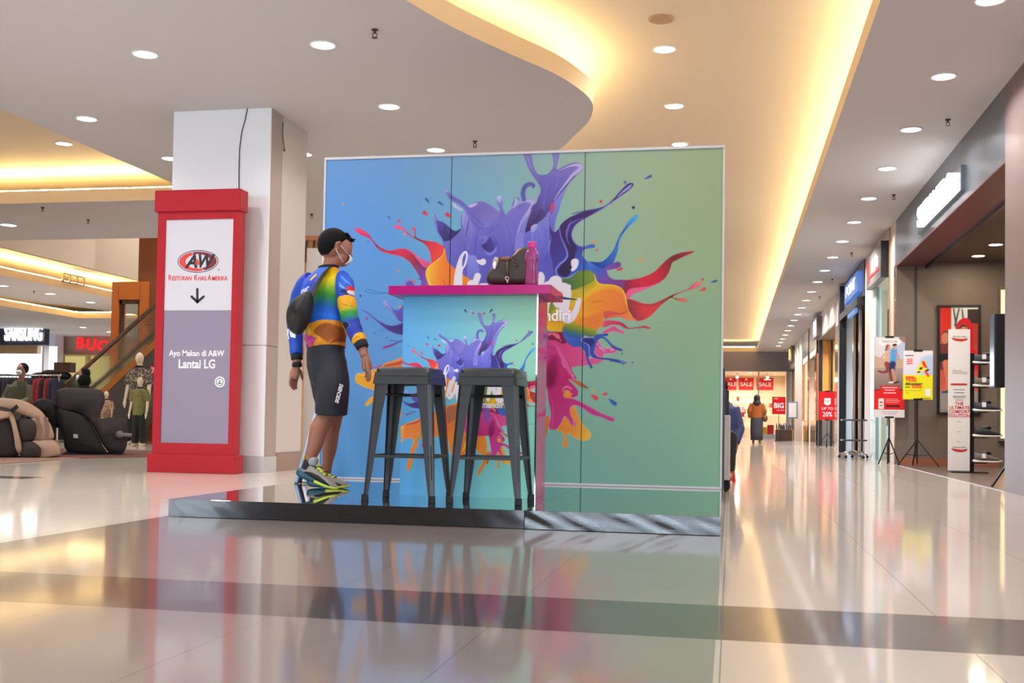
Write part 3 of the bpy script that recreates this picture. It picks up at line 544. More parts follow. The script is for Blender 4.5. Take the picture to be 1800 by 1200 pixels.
    S('A', [(1028, 690), (1042, 745), (1062, 830), (1130, 900), (1200, 960), (1320, 1030), (1420, 1100), (1400, 1330), (1000, 1400), (870, 1200), (868, 1090), (840, 1012), (826, 950), (846, 900), (900, 852), (972, 802), (1016, 750)], [(238, 190, 56), (234, 140, 48), (228, 116, 46), (232, 134, 44)], g=[(840, 980), (1200, 1000)])
    K('A', [(1026, 690), (1012, 752), (965, 805), (900, 850), (848, 898), (832, 955), (852, 1030), (885, 1100)], [6, 9, 10, 12, 14, 16, 26, 30], (242, 194, 66)); K('A', [(1000, 1000), (1025, 1060), (1050, 1120)], [8, 34, 60], (166, 84, 40), .7, .9); K('A', [(1078, 900), (1085, 1000), (1075, 1100)], 3, (160, 80, 40), .6)
    # --- green, yellow, orange fan
    S('D', [(-60, 560), (90, 400), (250, 362), (330, 352), (420, 290), (520, 290), (556, 322), (578, 392), (620, 420), (720, 425), (800, 450), (840, 512), (856, 580), (872, 660), (912, 722), (952, 757), (870, 750), (800, 712), (720, 722), (670, 736), (642, 702), (642, 762), (632, 802), (572, 852), (572, 892), (520, 912), (440, 892), (340, 842), (272, 812), (250, 862), (150, 852), (60, 820), (20, 760)], [(92, 124, 54), (122, 144, 48), (226, 178, 44), (228, 152, 46), (224, 126, 56)], g=[(360, 330), (620, 680)], rim=((240, 190, 70), 8, .5))
    S('D', [(250, 385), (330, 355), (420, 290), (520, 290), (555, 322), (545, 380), (470, 420), (380, 455), (260, 490), (200, 470)], [(70, 104, 74), (92, 124, 54), (124, 148, 46)], g=[(280, 420), (540, 350)], sh=((64, 92, 44), 12, .5))
    S('D', [(60, 640), (160, 540), (260, 490), (440, 458), (560, 424), (450, 505), (310, 570), (180, 650), (100, 720)], [(110, 132, 50), (150, 156, 48), (190, 168, 48)], g=[(160, 560), (300, 620)])
    K('D', [(330, 560), (440, 505), (560, 450)], [10, 14, 5], (206, 190, 70), .8, .6); K('D', [(555, 322), (578, 392), (625, 418), (720, 424), (802, 452), (842, 514), (858, 582), (874, 662), (914, 722)], [8, 14, 12, 10, 12, 12, 10, 8, 6], (240, 196, 60))
    S('D', [(330, 640), (440, 578), (560, 498), (650, 466), (740, 470), (808, 532), (846, 600), (868, 668), (800, 692), (740, 672), (650, 672), (560, 700), (430, 740), (330, 740)], [(226, 166, 44), (230, 138, 48), (222, 116, 56)], g=[(380, 620), (820, 620)], soft=3)
    K('D', [(520, 590), (570, 578), (640, 572)], [6, 24, 6], (150, 66, 34), .85, .9); K('D', [(700, 500), (770, 530), (800, 620)], [10, 30, 14], (240, 152, 70), .6, .9); K('D', [(360, 700), (480, 700), (620, 640)], [20, 40, 20], (236, 170, 60), .6, .9); K('D', [(640, 690), (600, 720), (500, 740), (400, 720)], [10, 20, 24, 8], (204, 100, 48), .7, .9); K('D', [(500, 800), (580, 770), (632, 740)], [6, 24, 10], (200, 96, 46), .6, .9)
    S('D', [(60, 820), (140, 800), (240, 765), (310, 765), (280, 815), (252, 862), (150, 852)], [(234, 186, 40), (214, 160, 40)], g=[(120, 840), (290, 790)])
    S('D', [(642, 682), (700, 664), (762, 680), (800, 697), (720, 708), (672, 736), (650, 742)], (212, 84, 76)); S('D', [(672, 740), (760, 700), (872, 690), (922, 738), (952, 758), (868, 750), (780, 724)], [(216, 100, 76), (232, 130, 84)], g=[(690, 730), (900, 740)]); K('D', [(745, 690), (800, 694), (870, 670)], [3, 8, 3], (130, 40, 40), .7)
    S('D', [(258, 830), (300, 775), (350, 772), (430, 800), (500, 822), (570, 842), (572, 892), (520, 912), (460, 900), (470, 960), (420, 1000), (320, 980), (270, 910)], [(176, 160, 44), (120, 140, 54), (60, 110, 140), (54, 92, 180)], g=[(400, 790), (360, 930)])
    K('D', [(290, 840), (360, 850), (440, 880)], [6, 16, 6], (96, 116, 40), .7, .8)
    # --- lower blue
    S('E', [(248, 112), (300, 150), (400, 165), (500, 168), (545, 140), (590, 135), (640, 130), (642, 150), (600, 155), (650, 192), (700, 240), (776, 276), (760, 286), (690, 262), (640, 205), (595, 172), (556, 190), (534, 240), (524, 300), (562, 340), (650, 350), (740, 364), (806, 386), (798, 400), (740, 392), (640, 366), (540, 352), (482, 332), (472, 362), (508, 430), (492, 438), (460, 372), (440, 292), (400, 250), (340, 248), (290, 212), (258, 156)], [(64, 106, 196), (58, 84, 180), (56, 70, 164)], g=[(300, 130), (560, 340)], sh=((46, 52, 130), 6, .5))
    K('E', [(520, 168), (432, 165), (411, 185), (430, 210), (474, 236), (480, 310), (502, 340)], [4, 7, 8, 8, 7, 6, 4], (160, 170, 222)); S('E', [(430, 175), (500, 172), (520, 200), (500, 250), (470, 225), (425, 205)], (52, 50, 124), soft=1); K('E', [(520, 260), (560, 240), (580, 235)], [3, 7, 3], (70, 90, 190)); K('E', [(560, 150), (620, 165), (690, 245)], [4, 10, 6], (70, 130, 214), .8); K('E', [(750, 375), (795, 390)], [8, 12], (120, 160, 226), .8)
    # --- drops
    DB, RD, OR = (36, 62, 130), (214, 52, 70), (234, 140, 86)
    for f, x, y, r, c, t in (('A', 830, 160, 12, (44, 84, 150), (34, 44)), ('A', 968, 196, 12, (44, 84, 150), (50, 32)), ('A', 424, 348, 8, (40, 80, 160), (26, 30)), ('A', 812, 306, 20, RD, (36, 30)), ('A', 1056, 328, 22, RD, (38, 26)), ('A', 535, 392, 14, (222, 76, 80), (26, 22)), ('A', 598, 534, 12, OR, None), ('A', 208, 612, 8, (170, 60, 120), None), ('A', 534, 928, 14, OR, None), ('A', 770, 1016, 8, (40, 80, 140), (-20, 4)), ('A', -55, 210, 12, OR, None),
                             ('C', 958, 162, 15, (70, 100, 176), None), ('C', 700, 367, 16, RD, None), ('C', 1047, 432, 15, (36, 46, 110), None), ('C', 640, 798, 12, OR, (-36, 6)), ('C', 655, 886, 12, (206, 84, 76), None), ('C', 1122, 998, 17, OR, None), ('C', 1230, 96, 14, (60, 90, 176), (-66, 34)),
                             ('D', 1580, 366, 9, (206, 60, 70), (-6, 18)), ('D', 1595, 460, 14, (212, 70, 70), (-48, 18)), ('D', 1705, 384, 10, (50, 80, 160), (-52, 14)), ('D', 985, 838, 4, DB, None),
                             ('E', 518, 640, 12, (236, 160, 90), None), ('E', 540, 706, 18, (214, 70, 80), (-50, -32)), ('E', 630, 666, 13, (214, 76, 84), (-40, 10)), ('E', 706, 754, 18, (48, 90, 176), (-54, -42)), ('E', 772, 310, 6, DB, None), ('E', 672, 380, 5, DB, None), ('E', 785, 408, 4, DB, None), ('E', 868, 389, 6, (60, 90, 180), (-16, 1)),
                             ('H', 0, 0, .1, DB, None)): dot(cv, f, x, y, r, c, t)
    # drops seen above the top splash on the smaller print
    for x, y, c, t in ((815, 541, DB, (3, 4)), (829, 545, RD, (3, 3)), (850, 545, RD, (-4, 3)), (863, 539, DB, (-4, 5))):
        X, Y = 783 + (x - 766.7) / .517, 331 + (y - 581) / .517
        dot(cv, 'P', X, Y, 3.2, c, (t[0] * 2, t[1] * 2))
    # --- hand-lettered wordmark
    WH = (226, 222, 236)
    S('G', [(250, 1000), (256, 800), (268, 690), (300, 560), (340, 462), (390, 410), (426, 432), (426, 505), (402, 590), (366, 655), (362, 830), (350, 1000)], WH)
    S('G', [(360, 580), (366, 500), (390, 445), (406, 455), (400, 510), (376, 590), (362, 604)], (96, 92, 190))
    S('G', [(536, 520), (580, 520), (610, 503), (645, 520), (648, 560), (615, 585), (575, 575), (545, 548)], WH)
    K('G', [(548, 722), (520, 800), (470, 960), (450, 1080), (520, 1150)], [84, 80, 70, 66, 40], WH, soft=.05)
    K('H', [(490, 150), (468, 225), (445, 285)], [40, 34, 20], WH, soft=.05); K('H', [(545, 160), (525, 240), (480, 300), (450, 270)], [30, 34, 30, 20], WH, soft=.05); K('H', [(560, 165), (555, 250), (575, 340), (600, 345), (660, 230)], [40, 42, 40, 30, 26], WH, soft=.05)
    K('H', [(872, 155), (855, 310)], [40, 34], WH, soft=.05); K('H', [(850, 290), (890, 200), (945, 165), (965, 195), (950, 290), (975, 325), (1010, 285), (1025, 230)], [26, 34, 44, 48, 48, 44, 30, 24], WH, soft=.05)
    S('G', [(1292, 900), (1292, 700), (1310, 668), (1345, 680), (1368, 730), (1362, 800), (1350, 900)], WH)
    K('D', [(135, 520), (150, 440), (180, 385), (212, 380), (222, 430), (212, 500), (200, 560), (206, 604), (235, 612), (275, 560), (305, 490), (324, 432)], [60, 80, 88, 76, 66, 62, 58, 52, 48, 46, 38, 24], WH, soft=.05)
    S('D', [(250, 440), (238, 530), (232, 575), (255, 590), (285, 545), (305, 435), (322, 418), (336, 430), (334, 460), (300, 560), (262, 625), (225, 636), (190, 620), (170, 580), (200, 480)], WH)
    S('C', [(386, 1000), (410, 980), (448, 980), (466, 1018), (442, 1082), (402, 1112), (380, 1098), (394, 1072), (384, 1040)], WH)

M_PRINT = mat('printed_vinyl', rough=.45, attr='print', spec=.18)
def l2(c):      # display colour -> linear albedo
    c = np.clip(c / 255., 0, 1); return np.where(c <= .04045, c / 12.92, ((c + .055) / 1.055) ** 2.4)
def print_mesh(name, corner, du, dv, cvs, parent, i0=0, i1=None, gain=1.):
    """vertical printed sheet; corner = top-left, spans du (right) and dv (down), colours from canvas columns i0:i1"""
    C = cvs.c[:, i0:i1]; nv, nu = C.shape[:2]
    a = np.linspace(0, 1, nu); b = np.linspace(0, 1, nv)
    co = np.zeros((nv, nu, 3)); co[..., 0] = corner[0] + du * a[None, :]; co[..., 1] = corner[1]; co[..., 2] = corner[2] - dv * b[:, None]
    me = bpy.data.meshes.new(name); n = nu * nv
    idx = np.arange(n).reshape(nv, nu)
    q = np.stack([idx[1:, :-1], idx[1:, 1:], idx[:-1, 1:], idx[:-1, :-1]], -1).reshape(-1, 4)
    me.vertices.add(n); me.vertices.foreach_set('co', co.reshape(-1))
    me.loops.add(q.size); me.loops.foreach_set('vertex_index', q.reshape(-1).astype(np.int32))
    me.polygons.add(len(q)); me.polygons.foreach_set('loop_start', np.arange(0, q.size, 4, dtype=np.int32))
    me.update(calc_edges=True)
    at_ = me.color_attributes.new('print', 'FLOAT_COLOR', 'POINT')
    rgba = np.ones((n, 4), np.float32); rgba[:, :3] = (l2(C) * gain).reshape(-1, 3)
    at_.data.foreach_set('color', rgba.reshape(-1))
    me.materials.append(M_PRINT)
    o = bpy.data.objects.new(name, me); COL.objects.link(o)
    if parent is not None: o.parent = parent
    return o

# ------------------------------------------------------------------ platform, backdrop, counter
PZ, PX0, PX1, PY0, PY1 = .10, -3.165, -.045, 5.88, 8.44
M_BLACK = mat('black_gloss_board', (13, 14, 18), .12, spec=.9, coat=.6, coat_r=.02)
def black_deck():
    m = bpy.data.materials.new('black_gloss_deck'); m.use_nodes = True
    b = m.node_tree.nodes['Principled BSDF']
    b.inputs['Base Color'].default_value = (*lin((16, 16, 20)), 1); b.inputs['Roughness'].default_value = .05; b.inputs['Specular IOR Level'].default_value = 1.0; b.inputs['IOR'].default_value = 1.75
    b.inputs['Coat Weight'].default_value = 1; b.inputs['Coat Roughness'].default_value = .01; b.inputs['Coat IOR'].default_value = 1.7
    return m
M_DECK = black_deck()
pf = thing('platform', 'low glossy black square display platform under the stools and counter', 'platform', (PX0, PY0, 0))
W3 = (PX1 - PX0) / 3
for k in range(3):
    b = B(); b.box((W3 * k + .0015, .012, .004), (W3 * (k + 1) - .0015, PY1 - PY0, PZ)); b.done('deck_board', M_DECK, pf, bevel=.002)
def warped_front(k):      # thin wrinkled laminate on the front edge
    b = B(); n, mrow = 60, 7; x0, x1 = W3 * k + .002, W3 * (k + 1) - .002
    rnd = random.Random(k); amp = (.00012, .00012, .0005)[k]
    ph = [(rnd.uniform(8, 40), rnd.uniform(20, 90), rnd.uniform(0, 6)) for _ in range(6)]
    rows = []
    for j in range(mrow + 1):
        z = .003 + (PZ - .003) * j / mrow
        rows.append([(x0 + (x1 - x0) * i / n, .006 - amp * sum(math.sin(a * (x0 + (x1 - x0) * i / n) + c * z + d) for a, c, d in ph) * min(1, 4 * j / mrow * (1 - j / mrow) + .3), z) for i in range(n + 1)])
    b.smooth = True; b.loft(rows, cap=False, close=False)
    return b
for k in range(3): warped_front(k).done('front_laminate', M_BLACK, pf)

BX0, BX1, BY, BZ0, BZ1 = -3.215, -.062, 8.36, .10, 2.66
M_FRAME = mat('white_frame', (196, 197, 202), .4, metal=.0)
bd = thing('backdrop', 'wide backdrop of three panels printed with a colourful paint splash on blue and green', 'backdrop', (BX0, BY, BZ0))
BW, BH = BX1 - BX0, BZ1 - BZ0
b = B(); b.box((0, .012, .0), (BW, .06, BH)); b.done('backing', mat('backing_board', (70, 66, 64), .7), bd)
for nm, a, c in (('top_rail', (0, -.006, BH - .018), (BW, .07, BH + .002)), ('bottom_rail', (0, -.006, 0), (BW, .07, .016)), ('side_rail', (0, -.006, .016), (.016, .07, BH - .018)), ('side_rail', (BW - .016, -.006, .016), (BW, .07, BH - .018))):
    B().box(a, c).done(nm, M_FRAME, bd, bevel=.003)

cvA = Canvas(U0, U0 + BW * APM, V0, V0 + BH * APM, 750, 610)
paint_art(cvA)
M_SEAM = mat('panel_seam', (40, 38, 40), .7)
for k in range(3):
    i0, i1 = 250 * k, 250 * k + 250
    x0 = .014 if k == 0 else BW / 3 * k + .003; x1 = BW - .014 if k == 2 else BW / 3 * (k + 1) - .003
    print_mesh('printed_panel', (x0, .004, BH - .016), x1 - x0, BH - .031, cvA, bd, i0, i1, ART_GAIN)
M_WHITE = mat('white_print', (232, 230, 238), .5)
def art_pos(px, py):
    p = at(px, py, Y=BY); return Vector((p.x - BX0, -.001, p.z - BZ0))
text('lettering', 'by mandiri', .122, art_pos(1003.5, 555), M_WHITE, bd, bold=.003, ext=.0008, sx=.93, align='RIGHT')

CTX0, CTX1, CTY, CTZ = -2.062, -1.188, 6.80, 1.365
ct = thing('counter', 'tall promotion counter with magenta top and small printed paint splash front', 'counter', (CTX0, CTY, PZ))
M_MAG = mat('magenta_gloss', (170, 24, 112), .18, spec=.35)
cw, chh = CTX1 - CTX0, CTZ - PZ
b = B(); b.box((.004, .006, 0), (cw, .36, chh)); b.done('body', mat('magenta_gloss_side', (184, 44, 116), .08, spec=.5), ct, bevel=.002)
c0, c1 = conv('H', [(33, -654), (1314, 1270)])
cvB = Canvas(c0[0], c1[0], c0[1], c1[1], 250, 380)
_t, _m, _b = (84, 150, 206), (100, 172, 202), (132, 194, 176)
paint_art(cvB, [[_t, (90, 156, 200), (102, 166, 198), (116, 176, 190), (134, 184, 168), (140, 186, 158), _b], [_t, (90, 158, 210), (102, 170, 206), (116, 182, 196), (132, 192, 178), (138, 196, 170), _b], [_t, (88, 158, 214), (102, 172, 208), (114, 184, 198), (128, 196, 184), (134, 200, 182), _b], [_t, (92, 164, 218), (104, 174, 210), (116, 188, 202), (128, 200, 190), (134, 202, 188), _b]])
print_mesh('printed_front', (0, .0, chh), cw - .008, chh, cvB, ct, 0, None, ART_GAIN * 1.32)
b = B(); b.box((cw - .008, -.003, 0), (cw + .002, .008, chh)); b.done('edge_trim', mat('chrome_trim', (225, 222, 226), .12, metal=1.), ct)
text('lettering', 'by mandiri', .056, ((888.5 - 706) / 235 * cw, -.002, chh - (711.5 - 519) / 354 * chh), M_WHITE, ct, bold=.0016, ext=.0006, sx=.93, align='RIGHT')
b = B(); b.box((-.07, -.1, chh), (cw + .094, .41, chh + .056)); b.done('counter_top', [M_MAG], ct, bevel=.002)
b = B(); b.prism([(cw + .094, .2), (cw + .10, .40), (cw + .19, .43)], chh + .018, chh + .021); b.done('peeling_edge', M_BLACK, ct)

# ------------------------------------------------------------------ stools
M_STEEL = mat('black_steel', (30, 32, 36), .40, coat=.2, coat_r=.3, noise=.1, nscale=60)
M_RUB = mat('rubber', (14, 14, 15), .7)
def stool(loc, label):
    t = thing('bar_stool', label, 'stool', loc, 0, 'black metal bar stools')
    H, f, tp = .785, .215, .158
    def rr(h, r, z, n=5):
        o = []
        for cx_, cy_, a0 in ((h - r, h - r, 0), (-h + r, h - r, 90), (-h + r, -h + r, 180), (h - r, -h + r, 270)):
            for i in range(n):
                a = math.radians(a0 + 90 * i / (n - 1)); o.append((cx_ + r * math.cos(a), cy_ + r * math.sin(a), z))
        return o
    b = B(); b.loft([rr(tp + .012, .05, H - .03), rr(tp + .012, .05, H - .012), rr(tp + .006, .05, H - .003), rr(tp - .012, .045, H), rr(tp - .03, .04, H - .006), rr(.03, .015, H - .006)]); b.done('seat', M_STEEL, t, smooth=True).modifiers.new('es', 'EDGE_SPLIT').split_angle = .7
    b = B()      # apron below the seat
    for i in range(4):
        a = i * math.pi / 2; ca, sa = math.cos(a), math.sin(a)
        def q(x, y, z): return (x * ca - y * sa, x * sa + y * ca, z)
        y1, y2 = -(tp + .012), -(tp + .0225)
        vs = [q(-tp, y1, H - .03), q(tp, y1, H - .03), q(tp + .004, y2, H - .1), q(-tp - .004, y2, H - .1)]; wv = [q(-tp, y1 + .012, H - .03), q(tp, y1 + .012, H - .03), q(tp + .004, y2 + .012, H - .1), q(-tp - .004, y2 + .012, H - .1)]
        b.add(vs + wv, [(0, 1, 2, 3), (4, 7, 6, 5), (0, 4, 5, 1), (1, 5, 6, 2), (2, 6, 7, 3), (3, 7, 4, 0)])
        b.add([q(-tp, y1 - .001, H - .048), q(tp, y1 - .001, H - .048), q(tp, y1 - .006, H - .052), q(-tp, y1 - .006, H - .052), q(-tp, y1, H - .056), q(tp, y1, H - .056)], [(0, 1, 2, 3), (3, 2, 5, 4)])
    b.done('apron', M_STEEL, t)
    for sx, sy in ((-1, -1), (1, -1), (-1, 1), (1, 1)):
        def L(z): k = 1 - z / (H - .02); return tp + .008 + (f - tp - .008) * k
        b = B(); b.smooth = False; rings = []
        for z, w in ((.03, .030), (.09, .036), (.16, .042), (.3, .052), (.5, .066), (.68, .085), (H - .03, .098)):
            h = L(z); th = .0035
            c = .018    # folded angle section with a chamfered corner
            prof = [(h, h - w), (h, h - c), (h - c, h), (h - w, h), (h - w, h - th), (h - c - th * .4, h - th), (h - th, h - c - th * .4), (h - th, h - w)]
            rings.append([(sx * x, sy * y, z) for x, y in prof])
        b.loft(rings)
        leg = b.done('leg', M_STEEL, t)
        b = B(); h = L(.02); b.loft([[(sx * (h - .012 + .021 * math.cos(q) * s_), sy * (h - .012 + .021 * math.sin(q) * s_), z) for q in (2 * math.pi * i / 12 for i in range(12))] for z, s_ in ((0, .95), (.004, 1.05), (.04, .95))]); b.done('rubber_foot', M_RUB, leg)
        b = B(); h1, h2 = L(.12), L(.32); b.tube([(sx * (h1 - .010), sy * (h1 - .010), .13), (sx * (h2 - .010), sy * (h2 - .010), .33)], .0045, 8); b.done('pressed_rib', M_STEEL, leg)
    z = .262; h = L(z) - .004
    for ax in (0, 1):
        for s_ in (-1, 1):
            b = B()
            if ax == 0: b.box((-h + .012, s_ * h - .004, z - .008), (h - .012, s_ * h + .004, z + .008)); b.box((-h + .02, s_ * h - .007, z - .004), (h - .05, s_ * h + .007, z + .004))
            else: b.box((s_ * h - .004, -h + .012, z - .008), (s_ * h + .004, h - .012, z + .008))
            b.done('footrest', M_STEEL, t)
    b = B(); z = H - .16; h = L(z) - .03; b.tube([(-h, -h, z), (h, h, z)], .007, 8); b.tube([(-h, h, z), (h, -h, z)], .007, 8); b.tube([(-h, h, z), (h, h, z)], .008, 8); b.done('cross_brace', M_STEEL, t)
    return t
stool((-1.888, 6.40, PZ), 'black metal bar stool nearer the walking man, left of the pair')
stool((-1.386, 6.43, PZ), 'black metal bar stool under the counter end with the pink bottle, right of the pair')

# ------------------------------------------------------------------ handbag and bottle on the counter
TOPZ = CTZ + .056
M_LEA = mat('dark_leather', (58, 47, 40), .42, bump=.25, nscale=90, noise=.12)
M_TAN = mat('brown_leather', (112, 78, 54), .5)
M_GOLD = mat('pale_metal', (222, 214, 196), .2, metal=1.)
def on_bag(px, py, dy=0): 
    p = at(px, py, Y=6.86); return (p.x, p.y + dy, p.z)
bag = thing('handbag', 'dark brown leather handbag slumped on the magenta counter', 'handbag', (on_bag(890, 500)[0], 6.92, TOPZ))
def outline_bag(pts, d0, d1):   # rounded slab from an outline in photo pixels
    P = [Vector((*on_bag(*p)[:1], 0, on_bag(*p)[2])) for p in pts]
    c = sum(P, Vector()) / len(P); rings = []
    for y, s_ in ((d0 + .012, .0), (d0, .55), (d0 + .006, .86), (d0 + .03, 1.0), (d1 - .03, 1.0), (d1 - .006, .86), (d1, .5), (d1 - .01, .0)):
        rings.append([(c.x + (p.x - c.x) * max(s_, .02), 6.92 + y, max(TOPZ + .0005, c.z + (p.z - c.z) * max(s_, .02))) for p in P])
    b = B(); b.smooth = True; b.loft(rings); return b
o = outline_bag([(852, 500), (853, 487), (856, 478), (862, 473), (868, 466), (869, 458), (871, 450), (878, 452), (886, 453), (894, 452), (900, 451), (906, 447), (913, 441), (921, 434), (926, 431), (930, 433), (934, 445), (937, 470), (937, 500), (915, 501.5), (880, 501.5)], -.09, .07).done('bag_body', M_LEA, bag, world=True)
md = o.modifiers.new('sub', 'SUBSURF'); md.levels = md.render_levels = 1
b = B(); b.smooth = True; b.tube([on_bag(900, 452, .0), on_bag(906, 445, .01), on_bag(911, 438, .02), on_bag(916, 436, .03)], [.006, .013, .012, .006], 8, flat=.5); b.done('strap_lining', mat('tan_lining', (196, 150, 118), .6), bag, world=True)
b = B(); b.smooth = True; b.tube([on_bag(893, 461, -.035), on_bag(893.5, 475, -.045), on_bag(894, 489, -.048)], .0095, 8, flat=.4); b.done('strap', mat('strap_leather', (70, 54, 44), .5), bag, world=True)
b = B(); b.smooth = True; b.tube([on_bag(899, 453, -.03), on_bag(904, 460, -.045), on_bag(909, 468, -.046)], [.007, .006, .005], 8, flat=.6); b.ball(on_bag(909, 468.5, -.046), .008); b.done('tassel', mat('strap_leather'), bag, world=True)
b = B(); b.smooth = True; b.ball(on_bag(890, 456, -.02), (.036, .018, .018)); b.done('bow', M_TAN, bag, world=True)
b = B(); b.smooth = True
r0 = on_bag(894.5, 491, -.053)
b.tube([(r0[0] + .011 * math.cos(a), r0[1], r0[2] + .011 * math.sin(a)) for a in (2 * math.pi * i / 14 for i in range(15))], .0028, 6)
b.tube([on_bag(893.5, 494, -.054), on_bag(896, 499.5, -.056)], .0035, 6); b.tube([on_bag(896.5, 494, -.054), on_bag(894, 499.5, -.056)], .0035, 6); b.done('snap_hook', M_GOLD, bag, world=True)
cl = thing('key_charm', 'small grey holder with white tip clipped to the handbag', 'charm', on_bag(873, 475, -.06))
b = B(); b.smooth = True; b.tube([on_bag(876, 455, -.06), on_bag(875, 460, -.066), on_bag(873.5, 468, -.066)], [.012, .017, .018], 10, flat=.6); b.done('holder', mat('grey_beige_plastic', (166, 150, 138), .4), cl, world=True)
b = B(); b.smooth = True; b.tube([on_bag(874, 463, -.072), on_bag(873.5, 468, -.072), on_bag(873, 473, -.07), on_bag(872.5, 475.5, -.07)], [.008, .0125, .010, .003], 10); b.done('cap', mat('white_plastic', (236, 236, 238), .3), cl, world=True)
bq = at(936, 500, Y=6.80)
bt = thing('water_bottle', 'pink translucent water bottle standing by the handbag on the counter', 'bottle', (bq.x, 6.765, TOPZ))
M_PINK = mat('pink_plastic', (244, 140, 210), .08, trans=.85, ior=1.3, spec=.6)
b = B(); b.smooth = True; b.lathe([(.012, .0), (.036, .0), (.040, .006), (.0405, .03), (.0375, .07), (.035, .105), (.037, .13), (.0425, .155), (.0445, .178), (.043, .198), (.036, .216), (.027, .229), (.0235, .236), (.0235, .243), (.018, .243), (.021, .230), (.034, .210), (.041, .185), (.034, .13), (.0325, .105), (.037, .03), (.036, .008), (.01, .006)], n=32)
b.done('bottle_body', M_PINK, bt)
b = B(); b.smooth = True; b.lathe([(.01, .012), (.034, .012), (.0345, .05), (.031, .10), (.0335, .135), (.039, .165), (.02, .166)], n=28); b.done('water', mat('pink_water', (226, 120, 196), .04, trans=.9, ior=1.33), bt)
b = B(); b.smooth = False; b.lathe([(.0255, .236), (.0265, .24), (.0265, .27), (.0245, .274), (.01, .274)], n=24); b.done('cap', mat('magenta_plastic', (190, 34, 126), .3), bt, bevel=.001)

# ------------------------------------------------------------------ clad column and red pylon
def clad():
    m = mat('silver_cladding', (246, 247, 249), .34, metal=.15, bump=.08, nscale=2.2)
    return m
M_CLAD = clad()
M_BEIGE = mat('beige_cladding', (206, 198, 193), .55)
M_SKIRT = mat('grey_brown_skirting', (150, 128, 120), .45)
KX0, KX1, KY = -5.85, -4.745, 10.78
cl_ = thing('column', 'square ceiling-high column clad in silver sheet, behind the red pylon', 'column', ((KX0 + KX1) / 2, KY, 0))
b = B(); b.box((KX0, KY, .17), (KX1, KY + .02, 1.32)); b.box((KX0, KY, 1.325), (KX1, KY + .02, ZS)); b.done('silver_cladding', M_CLAD, cl_, world=True, bevel=.002)
b = B(); b.box((KX0, KY + .021, .17), (KX1, KY + .32, 1.32)); b.box((KX0, KY + .021, 1.325), (KX1, KY + .32, ZS)); b.done('silver_return', mat('silver_shaded_tone', (176, 162, 158), .45, metal=.25), cl_, world=True)  # same silver as the front; its darker reflection is put into the colour
b = B(); b.box((KX0 + .012, KY - .012, 0), (KX1 + .012, KY + .32, .168)); b.done('silver_skirting', mat('silver_skirting', (205, 206, 210), .4, metal=.4), cl_, world=True, bevel=.004)
b = B(); b.box((KX0, KY + .322, .2), (KX1 - .004, KY + 1.02, ZS)); b.done('beige_cladding', M_BEIGE, cl_, world=True)
b = B(); b.box((KX0, KY + .322, 0), (KX1 + .014, KY + 1.02, .198)); b.done('brown_skirting', M_SKIRT, cl_, world=True)
cab = [(435, 190), (431, 210), (425, 232), (421, 262), (420, 300), (420, 335)]
b = B(); b.smooth = True; b.tube([at(x, y, Y=KY - .006) for x, y in cab], .0055, 6); tag(b.done('cable', mat('grey_cable', (66, 66, 68), .6)), 'loose thin grey cable hanging down the silver column above the red pylon', 'cable')
b = B(); b.smooth = True; b.tube([at(498, 215, X=KX1 + .004), at(497, 235, X=KX1 + .006), at(500, 262, X=KX1 + .004)], .004, 6); b.ball(at(500, 264, X=KX1 + .006), .012); tag(b.done('cable', mat('grey_cable')), 'short stub of cable on the beige side of the column under the ceiling', 'cable')

PYX0, PYX1, PYY = -5.80, -4.905, 10.42
M_RED = mat('red_paint', (170, 16, 32), .45, spec=.3, noise=.05, nscale=3)
py = thing('pylon_sign', 'tall red framed restaurant sign standing in front of the silver column', 'sign', (PYX0, PYY, 0))
PW = PYX1 - PYX0
B().box((-.035, -.03, 0), (PW + .03, .17, .185)).done('plinth', M_RED, py, bevel=.006)
def PZof(px, y): return at(px, y, Y=PYY).z
def PXof(x, y): return at(x, y, Y=PYY).x - PYX0
ztop, zcap, zp1, zp0, zmid = 2.885, 2.665, PZof(350, 385), PZof(345, 779), PZof(345, 545)
px0, px1 = PXof(287, 560), PXof(406, 560)
b = B(); b.box((0, 0, .185), (px0, .14, zcap)); b.box((px1, 0, .185), (PW, .14, zcap)); b.box((px0, 0, .185), (px1, .14, zp0)); b.box((px0, 0, zp1), (px1, .14, zcap)); b.box((px0, .04, zp0), (px1, .14, zp1)); b.done('body', M_RED, py)
B().box((-.03, -.028, zcap), (PW + .018, .16, ztop)).done('cap', M_RED, py, bevel=.006)
f1 = B().box((px0, .012, zmid), (px1, .042, zp1)).done('white_face', mat('sign_white', (206, 202, 212), .35), py)
f2 = B().box((px0, .012, zp0), (px1, .042, zmid)).done('purple_face', mat('sign_purple', (136, 122, 144), .35, noise=.04, nscale=2), py)
FY = .0105
def ell(cx_, cz, rx, rz, y, n=48, a0=0, a1=360): return [(cx_ + rx * math.cos(math.radians(a0 + (a1 - a0) * i / n)), y, cz + rz * math.sin(math.radians(a0 + (a1 - a0) * i / n))) for i in range(n + (0 if a1 - a0 == 360 else 1))]
def ring(b, cx_, cz, ro, ri, y, a0=0, a1=360, n=48, off=(0, 0)):
    o = ell(cx_, cz, *ro, y, n, a0, a1); i_ = ell(cx_ + off[0], cz + off[1], *ri, y, n, a0, a1); N = len(o); closed = a1 - a0 == 360
    b.add(o + i_, [(k, (k + 1) % N, N + (k + 1) % N, N + k) for k in range(N if closed else N - 1)])
M_INK = mat('black_ink', (30, 24, 28), .5); M_LRED = mat('logo_red', (214, 58, 52), .5); M_MAR = mat('logo_maroon', (118, 28, 44), .5); M_WHT = mat('white_ink', (238, 236, 240), .5)
